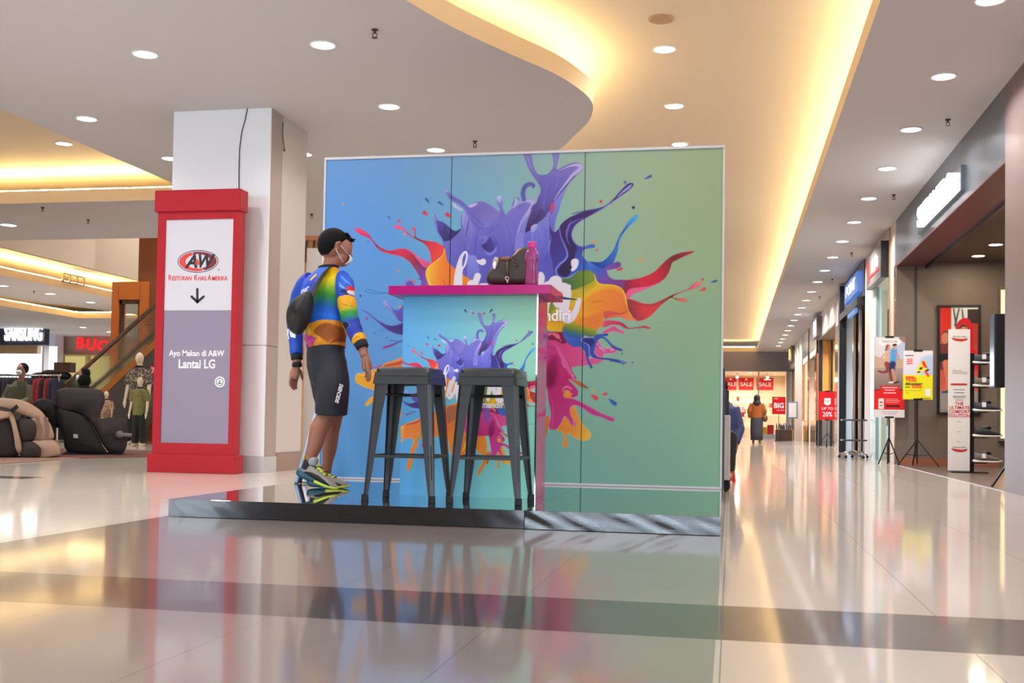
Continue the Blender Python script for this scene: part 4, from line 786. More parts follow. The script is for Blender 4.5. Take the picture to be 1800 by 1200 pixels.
lx, lz = PXof(347, 459), PZof(347, 459)
b = B(); s_ = .2245
b.m = 0; ring(b, lx, lz, (s_, .115), (s_ - .008, .108), FY)
b.m = 1; ring(b, lx, lz, (s_ - .018, .099), (s_ - .075, .075), FY, 112, 285, off=(.012, .0))
b.m = 2; ring(b, lx, lz, (s_ - .018, .099), (s_ - .075, .075), FY, -68, 106, off=(-.012, .0))
b.done('logo', [M_INK, M_LRED, M_MAR], f1)
text('logo_letters', 'A', .185, (lx - .072, FY - .001, lz - .006), M_INK, f1, bold=.006, shear=.28, sx=1.0)
text('logo_letters', 'W', .185, (lx + .066, FY - .001, lz - .004), M_INK, f1, bold=.006, shear=.28, sx=.86)
text('logo_letters', '&', .078, (lx - .006, FY - .0022, lz - .01), mat('logo_red'), f1, bold=.002)
text('logo_mark', 'R', .024, (PXof(384, 474), FY, PZof(384, 474)), M_INK, f1)
for ch, x, bx, w in (('R', 297.6, 301.2, 'ESTORAN'), ('K', 343.2, 347.2, 'HAS'), ('A', 367.3, 371.4, 'MERIKA')):
    text('lettering', ch, .082, (PXof(x, 488) , FY, PZof(x, 488)), M_LRED, f1, bold=.0012, sx=.72, align='LEFT' if 0 else 'CENTER')
    text('lettering', w, .062, (PXof(bx, 489), FY, PZof(bx, 489.3)), M_LRED, f1, bold=.0012, sx=.80, sp=1.0, align='LEFT')
b = B()
for p, q in (((346, 508), (346, 530)), ((336, 521), (346, 530.5)), ((357, 521), (346, 530.5))):
    P, Q = Vector((PXof(*p), 0, PZof(*p))), Vector((PXof(*q), 0, PZof(*q))); t = (Q - P).normalized(); n_ = Vector((-t.z, 0, t.x)) * .0135
    arc = [P + (n_ * math.cos(a) - t * .0135 * math.sin(a)) for a in (math.pi * i / 8 for i in range(9))] + [Q + (-n_ * math.cos(a) + t * .0135 * math.sin(a)) for a in (math.pi * i / 8 for i in range(9))]
    b.add([(v.x, FY, v.z) for v in arc], [list(range(18))])
b.done('arrow', M_INK, f1)
text('lettering', 'Ayo Makan di A&W', .082, (PXof(344.5, 621), FY, PZof(344.5, 621)), M_WHT, f2, bold=.0022, sx=.90)
text('lettering', 'Lantai LG', .125, (PXof(345, 640), FY, PZof(345, 640)), M_WHT, f2, bold=.0035, sx=.84)
b = B(); hx, hz = PXof(385.5, 671), PZof(385.5, 671); M_GRN = mat('green_ink', (70, 120, 104), .5)
b.m = 0; b.add(ell(hx, hz, .056, .056, FY), [list(range(48))]); b.m = 1; ring(b, hx, hz, (.042, .042), (.034, .034), FY - .0006); b.add([(hx - .022, FY - .0006, hz - .02), (hx + .022, FY - .0006, hz - .02), (hx + .022, FY - .0006, hz - .012), (hx + .006, FY - .0006, hz - .008), (hx + .002, FY - .0006, hz + .024), (hx - .006, FY - .0006, hz + .024), (hx - .008, FY - .0006, hz - .006), (hx - .022, FY - .0006, hz - .01)], [list(range(8))])
b.box((hx - .05, FY - .0003, hz - .071), (hx + .05, FY, hz - .066)); b.done('round_emblem', [M_WHT, M_GRN], f2)

# white box and railing behind the column
wb = B(); wb.box((at(538, 500, Y=12.1).x, 12.1, 0), (at(569, 500, Y=12.1).x + .05, 12.6, at(550, 436, Y=12.1).z)); tag(wb.done('partition_board', mat('warm_white_board', (214, 206, 200), .6)), 'plain white boxed partition between the column and the backdrop', 'partition')
rp = thing('lit_balustrade', 'orange railing seen through the gap over the white partition', 'railing', (at(550, 425, Y=16).x, 16, 0))
za, zb = at(550, 437, Y=16).z - .2, at(550, 418, Y=16).z; xa, xb = at(528, 425, Y=16).x, at(572, 425, Y=16).x
b = B(); b.box((xa, 16.05, 0), (xb, 16.1, zb)); b.done('tan_panel', mat('tan_panel', (204, 158, 112), .5), rp, world=True)
b = B(); b.box((xa, 15.96, zb - .04), (xb, 16.06, zb + .03)); b.done('top_rail', mat('copper_rail', (206, 132, 90), .4), rp, world=True)
for k in range(5):
    x = xa + .06 + .12 * k; B().prism([(x, za), (x + .02, za), (x + .05, zb), (x + .03, zb)], 16.0, 16.03, 'y').done('baluster', mat('dark_bronze', (90, 62, 40), .5), rp, world=True)

# ------------------------------------------------------------------ the walking man
def fuse(bld, name, mats, parent, voxel=.006, it=4, fac=.5, world=False, attr=None):
    me = bpy.data.meshes.new('t'); v = bld.v
    L = parent.matrix_basis.translation if (world and parent is not None) else (0, 0, 0)
    me.from_pydata([(a - L[0], b - L[1], c - L[2]) for a, b, c in v], [], bld.f)
    bm = bmesh.new(); bm.from_mesh(me); bmesh.ops.recalc_face_normals(bm, faces=bm.faces); bm.to_mesh(me); bm.free()
    o = bpy.data.objects.new('t', me); COL.objects.link(o)
    r = o.modifiers.new('r', 'REMESH'); r.mode = 'VOXEL'; r.voxel_size = voxel; r.use_smooth_shade = True
    if it: s_ = o.modifiers.new('s', 'SMOOTH'); s_.factor = fac; s_.iterations = it
    dg = bpy.context.evaluated_depsgraph_get(); dg.update()
    m2 = bpy.data.meshes.new_from_object(o.evaluated_get(dg)); bpy.data.objects.remove(o); bpy.data.meshes.remove(me)
    m2.name = name; m2.materials.clear()
    for m in (mats if isinstance(mats, list) else [mats]): m2.materials.append(m)
    o = bpy.data.objects.new(name, m2); COL.objects.link(o); o.parent = parent
    if attr:
        n = len(m2.vertices); co = np.zeros(n * 3, np.float32); m2.vertices.foreach_get('co', co); co = co.reshape(-1, 3) + np.array([L[0], L[1], L[2]])
        c = np.ones((n, 4), np.float32); c[:, :3] = attr(co)
        m2.color_attributes.new('print', 'FLOAT_COLOR', 'POINT').data.foreach_set('color', c.reshape(-1))
    return o
def oval(c, ax, ra, rb, n=20, tilt=0.):      # ring round c: ra along ax (horizontal unit), rb across
    ax = Vector(ax).normalized(); bx = Vector((-ax.y, ax.x, 0))
    return [tuple(Vector(c) + ax * (ra * math.cos(q)) + bx * (rb * math.sin(q)) + Vector((0, 0, tilt * math.cos(q)))) for q in (2 * math.pi * i / n for i in range(n))]
M_SKIN = mat('skin', (150, 98, 78), .5, noise=.06, nscale=25)
MY = 7.05
def J(x, y, Y=MY): return at(x, y, Y=Y)
man = thing('person', 'person in a rainbow jersey and dark shorts with a face mask, walking past the stools', 'person', (J(575, 850).x, MY, PZ))
RGT = Vector((.90, -.43, 0)); FWD = Vector((.43, .90, 0))       # shoulders
HRT = Vector((.56, -.83, 0)); HFW = Vector((.83, .56, 0))       # hips and head
hc = J(587, 436)
# finger chains: (root offset list)
def hand(b, wrist, dirv, palmn, thumb, s=1.0, curl=.6):
    """palm plus five fingers; dirv points to the finger tips, palmn out of the palm, thumb = side of the thumb"""
    d, p, t = Vector(dirv).normalized(), Vector(palmn).normalized(), Vector(thumb).normalized()
    w = Vector(wrist)
    b.tube([w - d * .03, w, w + d * .03 * s, w + d * .06 * s, w + d * .088 * s], [.027, .026, .033 * s, .037 * s, .032 * s], 12, flat=.62)
    rings = []
    for k, (o, L, r) in enumerate(((.028, .070, .0088), (.010, .078, .0092), (-.009, .073, .0088), (-.027, .058, .0078))):
        q = w + d * .080 * s + t * o * s; dd = d.copy(); pts = [q - d * .012]; 
        for f, cw in ((.45, .30), (.32, .55), (.23, .45)):
            q = q + dd * L * s * f; pts.append(q.copy()); dd = (dd * math.cos(curl * cw * (1 + .12 * k)) + p * math.sin(curl * cw * (1 + .12 * k))).normalized()
        pts.append(q + dd * L * .15 * s)
        b.tube(pts, [r * 1.05, r * 1.05, r, r * .92, r * .55], 8)
    q = w + d * .018 * s + t * .022 * s
    td = (t * .55 + d * .75 + p * .35).normalized(); td2 = (d * .9 + p * .35 + t * .1).normalized()
    b.tube([q, q + td * .034 * s, q + td * .034 * s + td2 * .028 * s, q + td * .034 * s + td2 * .05 * s], [.014, .0125, .0105, .006], 8)
bd_ = B()
# trunk inside the clothes
bd_.loft([oval(J(575, 640), HRT, .11, .08), oval(J(573, 600), RGT, .125, .08), oval(J(570, 540), RGT, .14, .085), oval(J(570, 500), RGT, .14, .08), oval(J(574, 484), RGT, .09, .07), oval(J(578, 474), RGT, .058, .056), oval(J(583, 462), HRT, .054, .056), oval(J(586, 445), HRT, .052, .056)])
bd_.ball((hc.x - .012, hc.y - .01, hc.z + .018), .095, 20, 14)         # skull
def hp(f, r, z):
    p = .24; f, z = f * math.cos(p) + z * math.sin(p), z * math.cos(p) - f * math.sin(p); v = HFW * f + HRT * r; return (hc.x + v.x, hc.y + v.y, hc.z + z)   # head frame
bd_.ball(hp(.045, 0, .02), (.078, .075, .088), 18, 12); bd_.ball(hp(.045, 0, -.045), (.064, .062, .07), 18, 12); bd_.ball(hp(.078, 0, -.07), (.032, .03, .03))
bd_.tube([hp(.105, 0, .012), hp(.125, 0, -.014), hp(.127, 0, -.026), hp(.112, 0, -.032)], [.009, .013, .016, .010], 8)      # nose
bd_.tube([hp(.105, -.035, .018), hp(.112, 0, .02), hp(.105, .035, .018)], .011, 8)                                           # brow
bd_.tube([hp(.108, -.02, -.058), hp(.114, 0, -.055), hp(.108, .02, -.058)], .007, 8); bd_.tube([hp(.106, -.017, -.066), hp(.111, 0, -.068), hp(.106, .017, -.066)], .007, 8)
for s_ in (-1, 1):      # ears
    bd_.tube([hp(.0, s_ * .084, -.034), hp(-.006, s_ * .098, -.010), hp(-.012, s_ * .106, .014), hp(.006, s_ * .102, .030), hp(.020, s_ * .090, .014)], [.010, .010, .012, .010, .007], 8)
    bd_.ball(hp(.002, s_ * .084, .0), (.014, .012, .024))
# arms, legs
def AR(x, y, Y): return J(x, y, Y)
rs, re, rw, rh = AR(609, 492, 6.97), AR(613, 556, 6.95), AR(638, 615, 6.88), AR(641, 626, 6.87)
bd_.tube([rs, rs.lerp(re, .5), re, re.lerp(rw, .4), rw, rh], [.036, .04, .040, .043, .031, .027], 14)
hand(bd_, AR(642, 627, 6.87), (.07, -.02, -.30), (-.9, .45, -.1), (.55, -.6, -.1), 1.0, .75)
ls, le, lw = AR(533, 495, 7.16), AR(520, 560, 7.20), AR(522, 640, 7.12)
bd_.tube([ls, ls.lerp(le, .5), le, le.lerp(lw, .4), lw], [.036, .04, .040, .042, .029], 14)
hand(bd_, AR(521, 644, 7.12), (-.05, -.03, -.3), (.9, -.3, -.1), (.45, .75, 0), 1.0, .6)
NK, NA, FK, FA = J(577, 716, 6.97), J(538, 826, 6.90), J(590, 716, 7.16), J(573, 832, 7.24)
hr, hl = J(584, 642, 7.03), J(566, 642, 7.11)
def leg_(b, h, k, a, s):
    c = k.lerp(a, .34) + Vector((-.012 * s, -.002, 0))
    b.tube([h, h.lerp(k, .5), k + Vector((0, 0, .04)), k + Vector((0, 0, -.03)), c, k.lerp(a, .62), k.lerp(a, .84), a, a + Vector((0, 0, -.03))], [.066, .070, .064, .058, .0615, .05, .036, .034, .036], 16)
leg_(bd_, hr, NK, NA, 1); leg_(bd_, hl, FK, FA, 1)
fuse(bd_, 'body', M_SKIN, man, .0045, 3, .45, True)
# hair: cap hugging the skull, short at the neck, spiky fringe
b = B(); rings = []
for i in range(37):
    th = -math.pi / 2 + math.pi * max(.01, min(.99, i / 36)); ring_ = []
    for k in range(56):
        a = 2 * math.pi * k / 56; f, r, z = math.cos(th) * math.cos(a), math.cos(th) * math.sin(a), math.sin(th)
        zl = np.interp(f, [-1, -.45, -.25, -.10, .0, .12, .26, .40, .62, 1], [-.86, -.90, -.84, -.45, .10, .0, -.06, .34, .50, .58])
        t = min(1, max(0, (z - zl + .07) / .14)); t = t * t * (3 - 2 * t)
        R = .088 + t * (.0165 + .012 * max(0, z)); q = hp(-.012 + f * R, r * R, .018 + z * R); ring_.append(q)
    rings.append(ring_)
b.loft(rings)
for k in range(9):
    q = -.05 + .0125 * k; z0 = .088 - .0002 * (k - 4) ** 2
    b.tube([hp(.06, q * .9, z0), hp(.095, q, z0 - .006), hp(.112 + .006 * (k % 2), q * 1.05, z0 + .012 - .018 * ((k + 1) % 3 == 0))], [.022, .014, .003], 7)
for k in range(26):
    a = 2.4 * k; r = .02 + .06 * (k % 13) / 13; b.tube([hp(.02 + r * math.cos(a) * .8, r * math.sin(a), .105), hp(.035 + r * math.cos(a) * 1.0, r * math.sin(a) * 1.1, .128 - r * r * 6)], [.014, .003], 6)
o = fuse(b, 'hair', mat('black_hair', (9, 8, 10), .7, spec=.15, bump=.6, nscale=220), man, .0045, 1, .3, True)
# face mask with ear loops
M_MASK = mat('mask_cloth', (206, 220, 222), .8)
b = B(); rows = []
for z, f in ((-.022, .122), (-.032, .136), (-.05, .139), (-.07, .130), (-.092, .108)):
    rows.append([hp(f * (.55 + .45 * math.cos(q)) + .002, .078 * math.sin(q), z - .004 * abs(math.sin(q))) for q in (math.radians(-62 + 124 * i / 14) for i in range(15))])
b.smooth = True; b.loft(rows, cap=False, close=False); mk = b.done('face_mask', M_MASK, man, world=True); md = mk.modifiers.new('s', 'SOLIDIFY'); md.thickness = .003
for s_ in (-1, 1):
    b = B(); b.smooth = True; b.tube([hp(.085, s_ * .070, -.024), hp(.02, s_ * .094, .012), hp(-.006, s_ * .104, .026), hp(-.014, s_ * .106, .0), hp(.0, s_ * .1, -.03), hp(.07, s_ * .066, -.086)], .0024, 6)
    o = b.done('ear_loop', M_MASK); o.data.transform(Matrix.Translation(-man.location)); o.parent = mk
for s_ in (-1, 1):
    b = B(); b.smooth = True; b.ball(hp(.104, s_ * .032, .002), (.011, .011, .009)); b.done('eye', mat('dark_eye', (30, 20, 18), .2), man, world=True)
# jersey print in a flat pattern (x across the back, z down), painted like the photo
FR['J'] = (500, 390, 5.7125)
_conv = conv
def conv(fr, pts):
    if fr in 'JQ': ox, oy, k = FR[fr]; return np.array([(ox + x / k, oy + y / k) for x, y in pts])
    return _conv(fr, pts)
FR['Q'] = (490, 560, 6)
cj = Canvas(480, 670, 450, 640, 520, 520)
cj.c[:] = (40, 84, 190)
def jersey(cv):
    S = lambda *a, **k: shape(cv, *a, **k); K = lambda *a, **k: brush(cv, *a, **k)
    S('J', [(60, 420), (330, 350), (460, 390), (330, 560), (200, 780), (50, 800)], [(70, 140, 232), (44, 66, 190), (30, 96, 214)], g=[(380, 360), (80, 760)], soft=3)
    K('J', [(400, 360), (340, 420), (280, 440)], [40, 30, 10], (110, 170, 240), .9, .6); K('J', [(230, 480), (180, 560), (150, 640)], [20, 44, 16], (60, 130, 230), .8, .7); K('J', [(310, 400), (240, 470)], [30, 60], (36, 44, 150), .8, .8); K('J', [(100, 620), (90, 740)], [30, 40], (40, 120, 230), .7, .8)
    S('J', [(460, 395), (520, 405), (600, 430), (590, 480), (505, 520), (500, 700), (545, 930), (530, 1010), (400, 1000), (250, 1000), (250, 760), (310, 570), (400, 450)], [(246, 140, 30), (246, 176, 20), (240, 200, 20), (226, 204, 26), (140, 184, 40), (54, 146, 56), (28, 116, 130), (24, 96, 206), (30, 110, 224), (28, 96, 210)], g=[(500, 390), (400, 1000)], soft=2)
    K('J', [(500, 560), (420, 640), (300, 800)], [40, 70, 40], (120, 180, 50), .5, .9); K('J', [(500, 640), (510, 800), (520, 900)], [40, 60, 40], (30, 84, 190), .7, .9); K('J', [(290, 780), (300, 880), (290, 960)], [30, 50, 40], (60, 150, 120), .7, .9)
    K('J', [(560, 430), (600, 455), (560, 480), (515, 520)], [10, 30, 14, 8], (222, 60, 40), .9, .6)
    for k in range(5): K('J', [(500, 600 + 16 * k), (440, 660 + 12 * k), (380, 650 + 16 * k)], [3, 5, 3], (60, 130, 40), .45)
    # right sleeve
    S('J', [(505, 540), (520, 470), (600, 440), (660, 480), (740, 620), (760, 790), (640, 735), (520, 765)], [(34, 84, 200), (44, 96, 210), (36, 66, 180)], g=[(540, 480), (660, 740)])
    K('J', [(545, 530), (600, 580), (660, 630)], [8, 16, 6], (86, 160, 232), .9); K('J', [(552, 630), (580, 650), (625, 680)], [22, 22, 5], (110, 176, 236)); dot(cv, 'J', 545, 610, 8, (110, 170, 236)); K('J', [(570, 700), (600, 690), (625, 720)], [20, 40, 30], (28, 30, 90), .9)
    S('J', [(622, 645), (660, 640), (720, 662), (735, 700), (640, 686)], (214, 36, 46)); S('J', [(638, 686), (735, 700), (740, 740), (646, 720)], (228, 214, 212))
    S('J', [(515, 765), (590, 740), (650, 735), (735, 770), (760, 870), (640, 880), (545, 900), (522, 830)], [(238, 176, 36), (236, 170, 34), (206, 190, 40)], g=[(620, 750), (640, 880)]); K('J', [(530, 860), (545, 900)], [12, 20], (226, 110, 50))
    S('J', [(540, 895), (640, 875), (760, 850), (790, 1010), (640, 1010), (570, 1005), (550, 950)], [(150, 190, 44), (44, 150, 66), (26, 116, 130), (30, 70, 180)], g=[(640, 870), (670, 1010)])
    S('J', [(565, 1005), (640, 1000), (800, 960), (840, 1180), (700, 1220), (640, 1180), (590, 1080)], (38, 62, 172)); S('J', [(575, 1025), (620, 1000), (665, 1015), (668, 1055), (640, 1080), (625, 1115), (590, 1070)], (24, 22, 56), rim=((140, 180, 232), 10, .9))
    S('J', [(700, 1190), (740, 1130), (800, 1110), (840, 1160), (800, 1195), (700, 1230)], (236, 170, 30)); K('J', [(720, 1190), (760, 1160), (790, 1165)], [4, 8, 4], (150, 70, 30))
    for a, c in (((540, 790), (700, 850)), ((560, 900), (690, 880)), ((580, 960), (720, 920)), ((660, 1060), (760, 1030)), ((650, 1110), (770, 1090))): K('J', [a, ((a[0] + c[0]) / 2, (a[1] + c[1]) / 2 + 14), c], [3, 6, 3], (60, 80, 60), .5)
    # hem
    S('Q', [(230, 40), (330, 40), (420, 15), (520, 10), (640, 25), (700, 100), (770, 230), (790, 330), (640, 320), (380, 345), (215, 360), (200, 300), (210, 180)], [(232, 160, 30), (222, 140, 28), (214, 140, 34)], g=[(300, 60), (640, 300)], rim=((244, 186, 60), 10, .6))
    S('Q', [(385, 100), (470, 45), (560, 55), (640, 90), (700, 150), (560, 215), (520, 245), (450, 200), (400, 170), (365, 140)], (150, 78, 24), soft=3); S('Q', [(610, 190), (700, 185), (760, 215), (770, 260), (640, 235), (540, 255)], (130, 62, 24), soft=2); K('Q', [(400, 180), (440, 210), (400, 240)], [10, 20, 8], (240, 180, 40), .9)
    S('Q', [(205, 200), (250, 150), (330, 175), (390, 205), (370, 250), (330, 310), (250, 340), (210, 300)], [(196, 70, 150), (180, 50, 140)], g=[(220, 200), (380, 240)]); K('Q', [(215, 235), (270, 245), (320, 225), (380, 235)], [6, 10, 8, 4], (226, 120, 200), .9); S('Q', [(225, 350), (225, 270), (270, 265), (260, 320)], (50, 60, 180)); S('Q', [(215, 358), (260, 320), (320, 250), (345, 300), (360, 345)], [(236, 120, 40), (224, 90, 30)], g=[(230, 350), (340, 290)]); K('Q', [(380, 300), (405, 290), (410, 310), (385, 330)], [20, 30, 24, 14], (250, 196, 40)); K('Q', [(290, 90), (310, 140), (290, 170)], [20, 40, 14], (246, 200, 40), .9); K('Q', [(280, 60), (260, 110), (250, 160)], [14, 20, 10], (80, 160, 190), .9)
    S('Q', [(140, 190), (175, 170), (205, 180), (205, 360), (160, 385)], [(40, 110, 220), (34, 80, 180)], g=[(170, 180), (180, 380)]); S('Q', [(190, 270), (215, 300), (215, 390), (190, 385)], (150, 90, 60))
    for p in ([(240, 300), (420, 290), (640, 270)], [(420, 320), (560, 290), (740, 270)], [(520, 120), (600, 160), (660, 200)], [(460, 60), (520, 110), (500, 200)]): K('Q', p, [2, 5, 2], (120, 70, 20), .5)
    # lettering strokes on the back
    W_ = (236, 236, 240)
    S('J', [(218, 560), (270, 512), (288, 508), (286, 528), (236, 574), (222, 574)], (240, 200, 40), sh=((30, 30, 30), 4, .8))
    K('J', [(350, 512), (372, 528), (395, 500), (418, 492), (420, 510), (396, 532), (366, 536), (346, 520)], 4, (40, 34, 30))
    for p in ([(106, 668), (110, 702)], [(106, 680), (122, 664), (130, 694)], [(130, 672), (144, 656), (152, 688)], [(162, 660), (176, 656), (180, 684)], [(178, 668), (162, 676), (166, 688), (180, 680)], [(190, 646), (196, 680)], [(192, 656), (206, 640), (218, 644)], [(296, 590), (304, 640)], [(318, 576), (320, 636)]): K('J', p, [9, 9, 9], W_)
    for p in ([(284, 690), (292, 678), (298, 690), (288, 722), (302, 722)],): K('J', p, [4, 4, 4], (40, 50, 30))
jersey(cj)
_q0, _q1 = at(480, 450, Y=MY), at(670, 640, Y=MY)
def jersey_col(co):
    q = np.stack([co[:, 0], np.full(len(co), MY - .14), co[:, 2] - EYE], 1) @ CM.T      # flat print laid on the back plane
    u = np.clip((CX + FPX * q[:, 0] / q[:, 2] - 480) / 190 * 519, 0, 518.9); v = np.clip((CY - FPX * q[:, 1] / q[:, 2] - 450) / 190 * 519, 0, 518.9)
    return l2(cj.c[v.astype(int), u.astype(int)]) * ART_GAIN
M_JERSEY = mat('sublimated_jersey', rough=.6, attr='print', spec=.3, bump=.15, nscale=45)
def wrinkle(pts, rad, seed, amp=.06, n=3):
    P = spline(pts, n); r = np.interp(np.linspace(0, 1, len(P)), np.linspace(0, 1, len(rad)), rad); rnd = random.Random(seed)
    return [Vector(p) for p in P], [q * (1 + amp * rnd.uniform(-1, 1)) for q in r]
b = B()
def TR(x, y, ra, rb, dy=0, ax=RGT, tilt=0): return oval(J(x, y, MY + dy), ax, ra, rb, 28, tilt)
b.loft([TR(573.5, 613, .166, .128, 0, HRT, .02), TR(573, 606, .168, .130, 0, HRT, .018), TR(571.5, 592, .172, .132, 0, (.76, -.64, 0), .012), TR(569.5, 575, .172, .130, 0, (.82, -.57, 0)), TR(568, 555, .172, .125), TR(567.5, 535, .176, .122), TR(568, 515, .182, .118), TR(569, 500, .180, .108), TR(571, 489, .165, .095), TR(573, 481, .12, .078), TR(576, 474, .078, .066), TR(577, 469, .064, .060)])
for (P, R) in (wrinkle([J(597, 486, 7.0), J(606, 497, 6.98), J(609, 525, 6.95), J(614, 556, 6.945), J(622, 580, 6.92), J(634, 603, 6.885)], [.052, .059, .062, .06, .055, .047], 3), wrinkle([J(546, 489, 7.11), J(535, 502, 7.15), J(524, 530, 7.19), J(519, 562, 7.2), J(520, 595, 7.17), J(521.5, 624, 7.13)], [.05, .058, .06, .056, .051, .044], 5)):
    b.tube(P, R, 16)
fuse(b, 'jersey', M_JERSEY, man, .0055, 5, .5, True, jersey_col)
M_RIB = mat('black_rib', (22, 22, 26), .8)
b = B(); b.smooth = True; P = [Vector(p) for p in oval(J(577.5, 469.5), RGT, .064, .062, 24, .006)]; b.tube(P + [P[0]], .008, 8, False); b.done('collar', M_RIB, man, world=True)
for (p, q, r) in ((J(633, 600, 6.887), J(638, 612, 6.872), .044), (J(521.4, 623, 7.131), J(522, 633, 7.124), .041)):
    b = B(); b.smooth = True; b.tube([p, p.lerp(q, .15), p.lerp(q, .85), q], [r * .8, r, r * .96, r * .8], 16); b.done('cuff', M_RIB, man, world=True)
b = B(); b.smooth = True; b.tube([J(522, 637, 7.121), J(522.1, 639, 7.12), J(522.3, 644, 7.12), J(522.3, 645, 7.12)], [.029, .0345, .0345, .029], 16); b.done('wrist_band', M_RIB, man, world=True)
# shorts
M_SHORT = mat('navy_shorts', (30, 31, 44), .75, bump=.25, nscale=14, noise=.1)
b = B()
b.loft([TR(573, 604, .158, .120, 0, HRT), TR(572.5, 622, .163, .126, 0, HRT), TR(573.5, 645, .162, .128, 0, HRT), TR(575, 668, .14, .115, 0, HRT), TR(576, 680, .10, .08, 0, HRT)])
P, R = wrinkle([J(584, 628, 7.0), J(586, 662, 6.965), J(585, 690, 6.955), J(583, 712, 6.96), J(582, 728, 6.965)], [.085, .105, .108, .108, .108], 2, .02); b.tube(P, R, 18)
P, R = wrinkle([J(563, 628, 7.11), J(570, 662, 7.13), J(577, 690, 7.15), J(583, 712, 7.16), J(586, 726, 7.165)], [.085, .102, .104, .102, .1], 4, .02); b.tube(P, R, 18)
fuse(b, 'shorts', M_SHORT, man, .0055, 5, .5, True)
tx = J(595.5, 692, 6.845)
o = text('lettering', 'SKECHERS', .034, (tx.x - man.location.x, 6.853 - MY, tx.z - PZ), M_WHT, man, rot=(math.pi / 2, math.radians(-76), .18), bold=.0008, shear=.2, sx=.80, ext=.004)
# shoes
M_UP = mat('grey_knit', (150, 146, 140), .75, bump=.2, nscale=120); M_BLK = mat('black_knit', (22, 22, 24), .7); M_TEAL = mat('teal_foam', (14, 78, 98), .35); M_LIME = mat('lime_foam', (196, 214, 78), .45)
def shoe(loc, pitch, yaw, label):
    R = Matrix.Translation(loc) @ Matrix.Rotation(yaw, 4, 'Z') @ Matrix.Rotation(pitch, 4, 'Y')
    Li = Matrix.Translation(-man.location) @ R
    def sec(x, z0, z1, w, e=.5, n=16): 
        zc, h = (z0 + z1) / 2, (z1 - z0) / 2
        return [(x, w * math.copysign(abs(math.cos(q)) ** e, math.cos(q)), zc + h * math.copysign(abs(math.sin(q)) ** e, math.sin(q))) for q in (2 * math.pi * i / n for i in range(n))]
    def dn(b, nm, m, par, sub=1):
        o = b.done(nm, m, par, smooth=True, sub=sub); o.data.transform(Li); return o
    b = B(); b.loft([sec(-.085, .03, .10, .028), sec(-.078, .02, .115, .036), sec(-.05, .016, .105, .04), sec(-.01, .015, .102, .043), sec(.03, .014, .092, .046), sec(.08, .012, .072, .049), sec(.13, .012, .055, .047), sec(.165, .014, .042, .036), sec(.182, .018, .034, .016)], True)
    sh = dn(b, 'shoe', M_UP, man)
    b = B(); b.loft([sec(-.112, .028, .05, .02), sec(-.104, .006, .06, .036), sec(-.07, .0, .056, .046), sec(-.03, .0, .046, .046), sec(.015, .0, .036, .046), sec(.03, .0, .033, .047)], True); dn(b, 'heel_sole', M_TEAL, sh)
    b = B(); b.loft([sec(.015, .0, .032, .045), sec(.06, .0, .03, .05), sec(.11, .0, .027, .051), sec(.15, .004, .026, .044), sec(.178, .012, .028, .028), sec(.19, .02, .028, .01)], True); dn(b, 'front_sole', M_LIME, sh)
    b = B(); b.loft([sec(-.088, .04, .128, .024), sec(-.08, .038, .138, .036), sec(-.055, .05, .118, .0425), sec(-.03, .06, .108, .044)], True); dn(b, 'heel_counter', M_BLK, sh)
    b = B()
    for s_ in (-1, 1): b.loft([[(x, s_ * (w + d), z) for d, z in ((.0, z0), (.004, z0 + .002), (.004, z1 - .002), (.0, z1), (-.006, z1), (-.006, z0))] for x, w, z0, z1 in ((-.05, .037, .045, .055), (0, .0405, .034, .066), (.05, .045, .026, .062), (.10, .0455, .022, .046), (.14, .041, .02, .030))])
    dn(b, 'side_panel', M_BLK, sh, 0)
    b = B(); b.loft([sec(-.006, .09, .128, .022), sec(.02, .085, .112, .025), sec(.06, .07, .09, .024), (sec(.10, .058, .07, .02))], True); dn(b, 'tongue', M_LIME, sh)
    b = B()
    for x, z in ((.01, .108), (.035, .099), (.06, .089), (.085, .077)): b.tube([(x - .006, -.036, z - .022), (x, -.016, z), (x + .004, .016, z), (x - .004, .036, z - .022)], .0035, 6)
    b.tube([(0, -.03, .104), (.03, -.045, .116), (.065, -.05, .118)], .003, 6); dn(b, 'laces', M_BLK, sh, 0)
    b = B(); b.tube([(-.088, -.008, .112), (-.102, -.006, .138), (-.094, .0, .156), (-.078, .006, .15), (-.078, .006, .13)], .005, 6); dn(b, 'heel_tab', M_LIME, sh, 0)
    b = B(); b.loft([sec(-.06, .09, .14, .034), sec(-.03, .1, .168, .04), sec(.004, .1, .15, .034)]); dn(b, 'sock', mat('grey_sock', (150, 156, 160), .85), sh)
    return sh
q = at(571, 866, Z=PZ); shoe(Vector((q.x - .150, 6.90, PZ + .062)), math.radians(19), .04, '')
q = at(620, 857, Z=PZ); shoe(Vector((q.x - .178, 7.235, PZ + .002)), math.radians(1.5), .06, '')
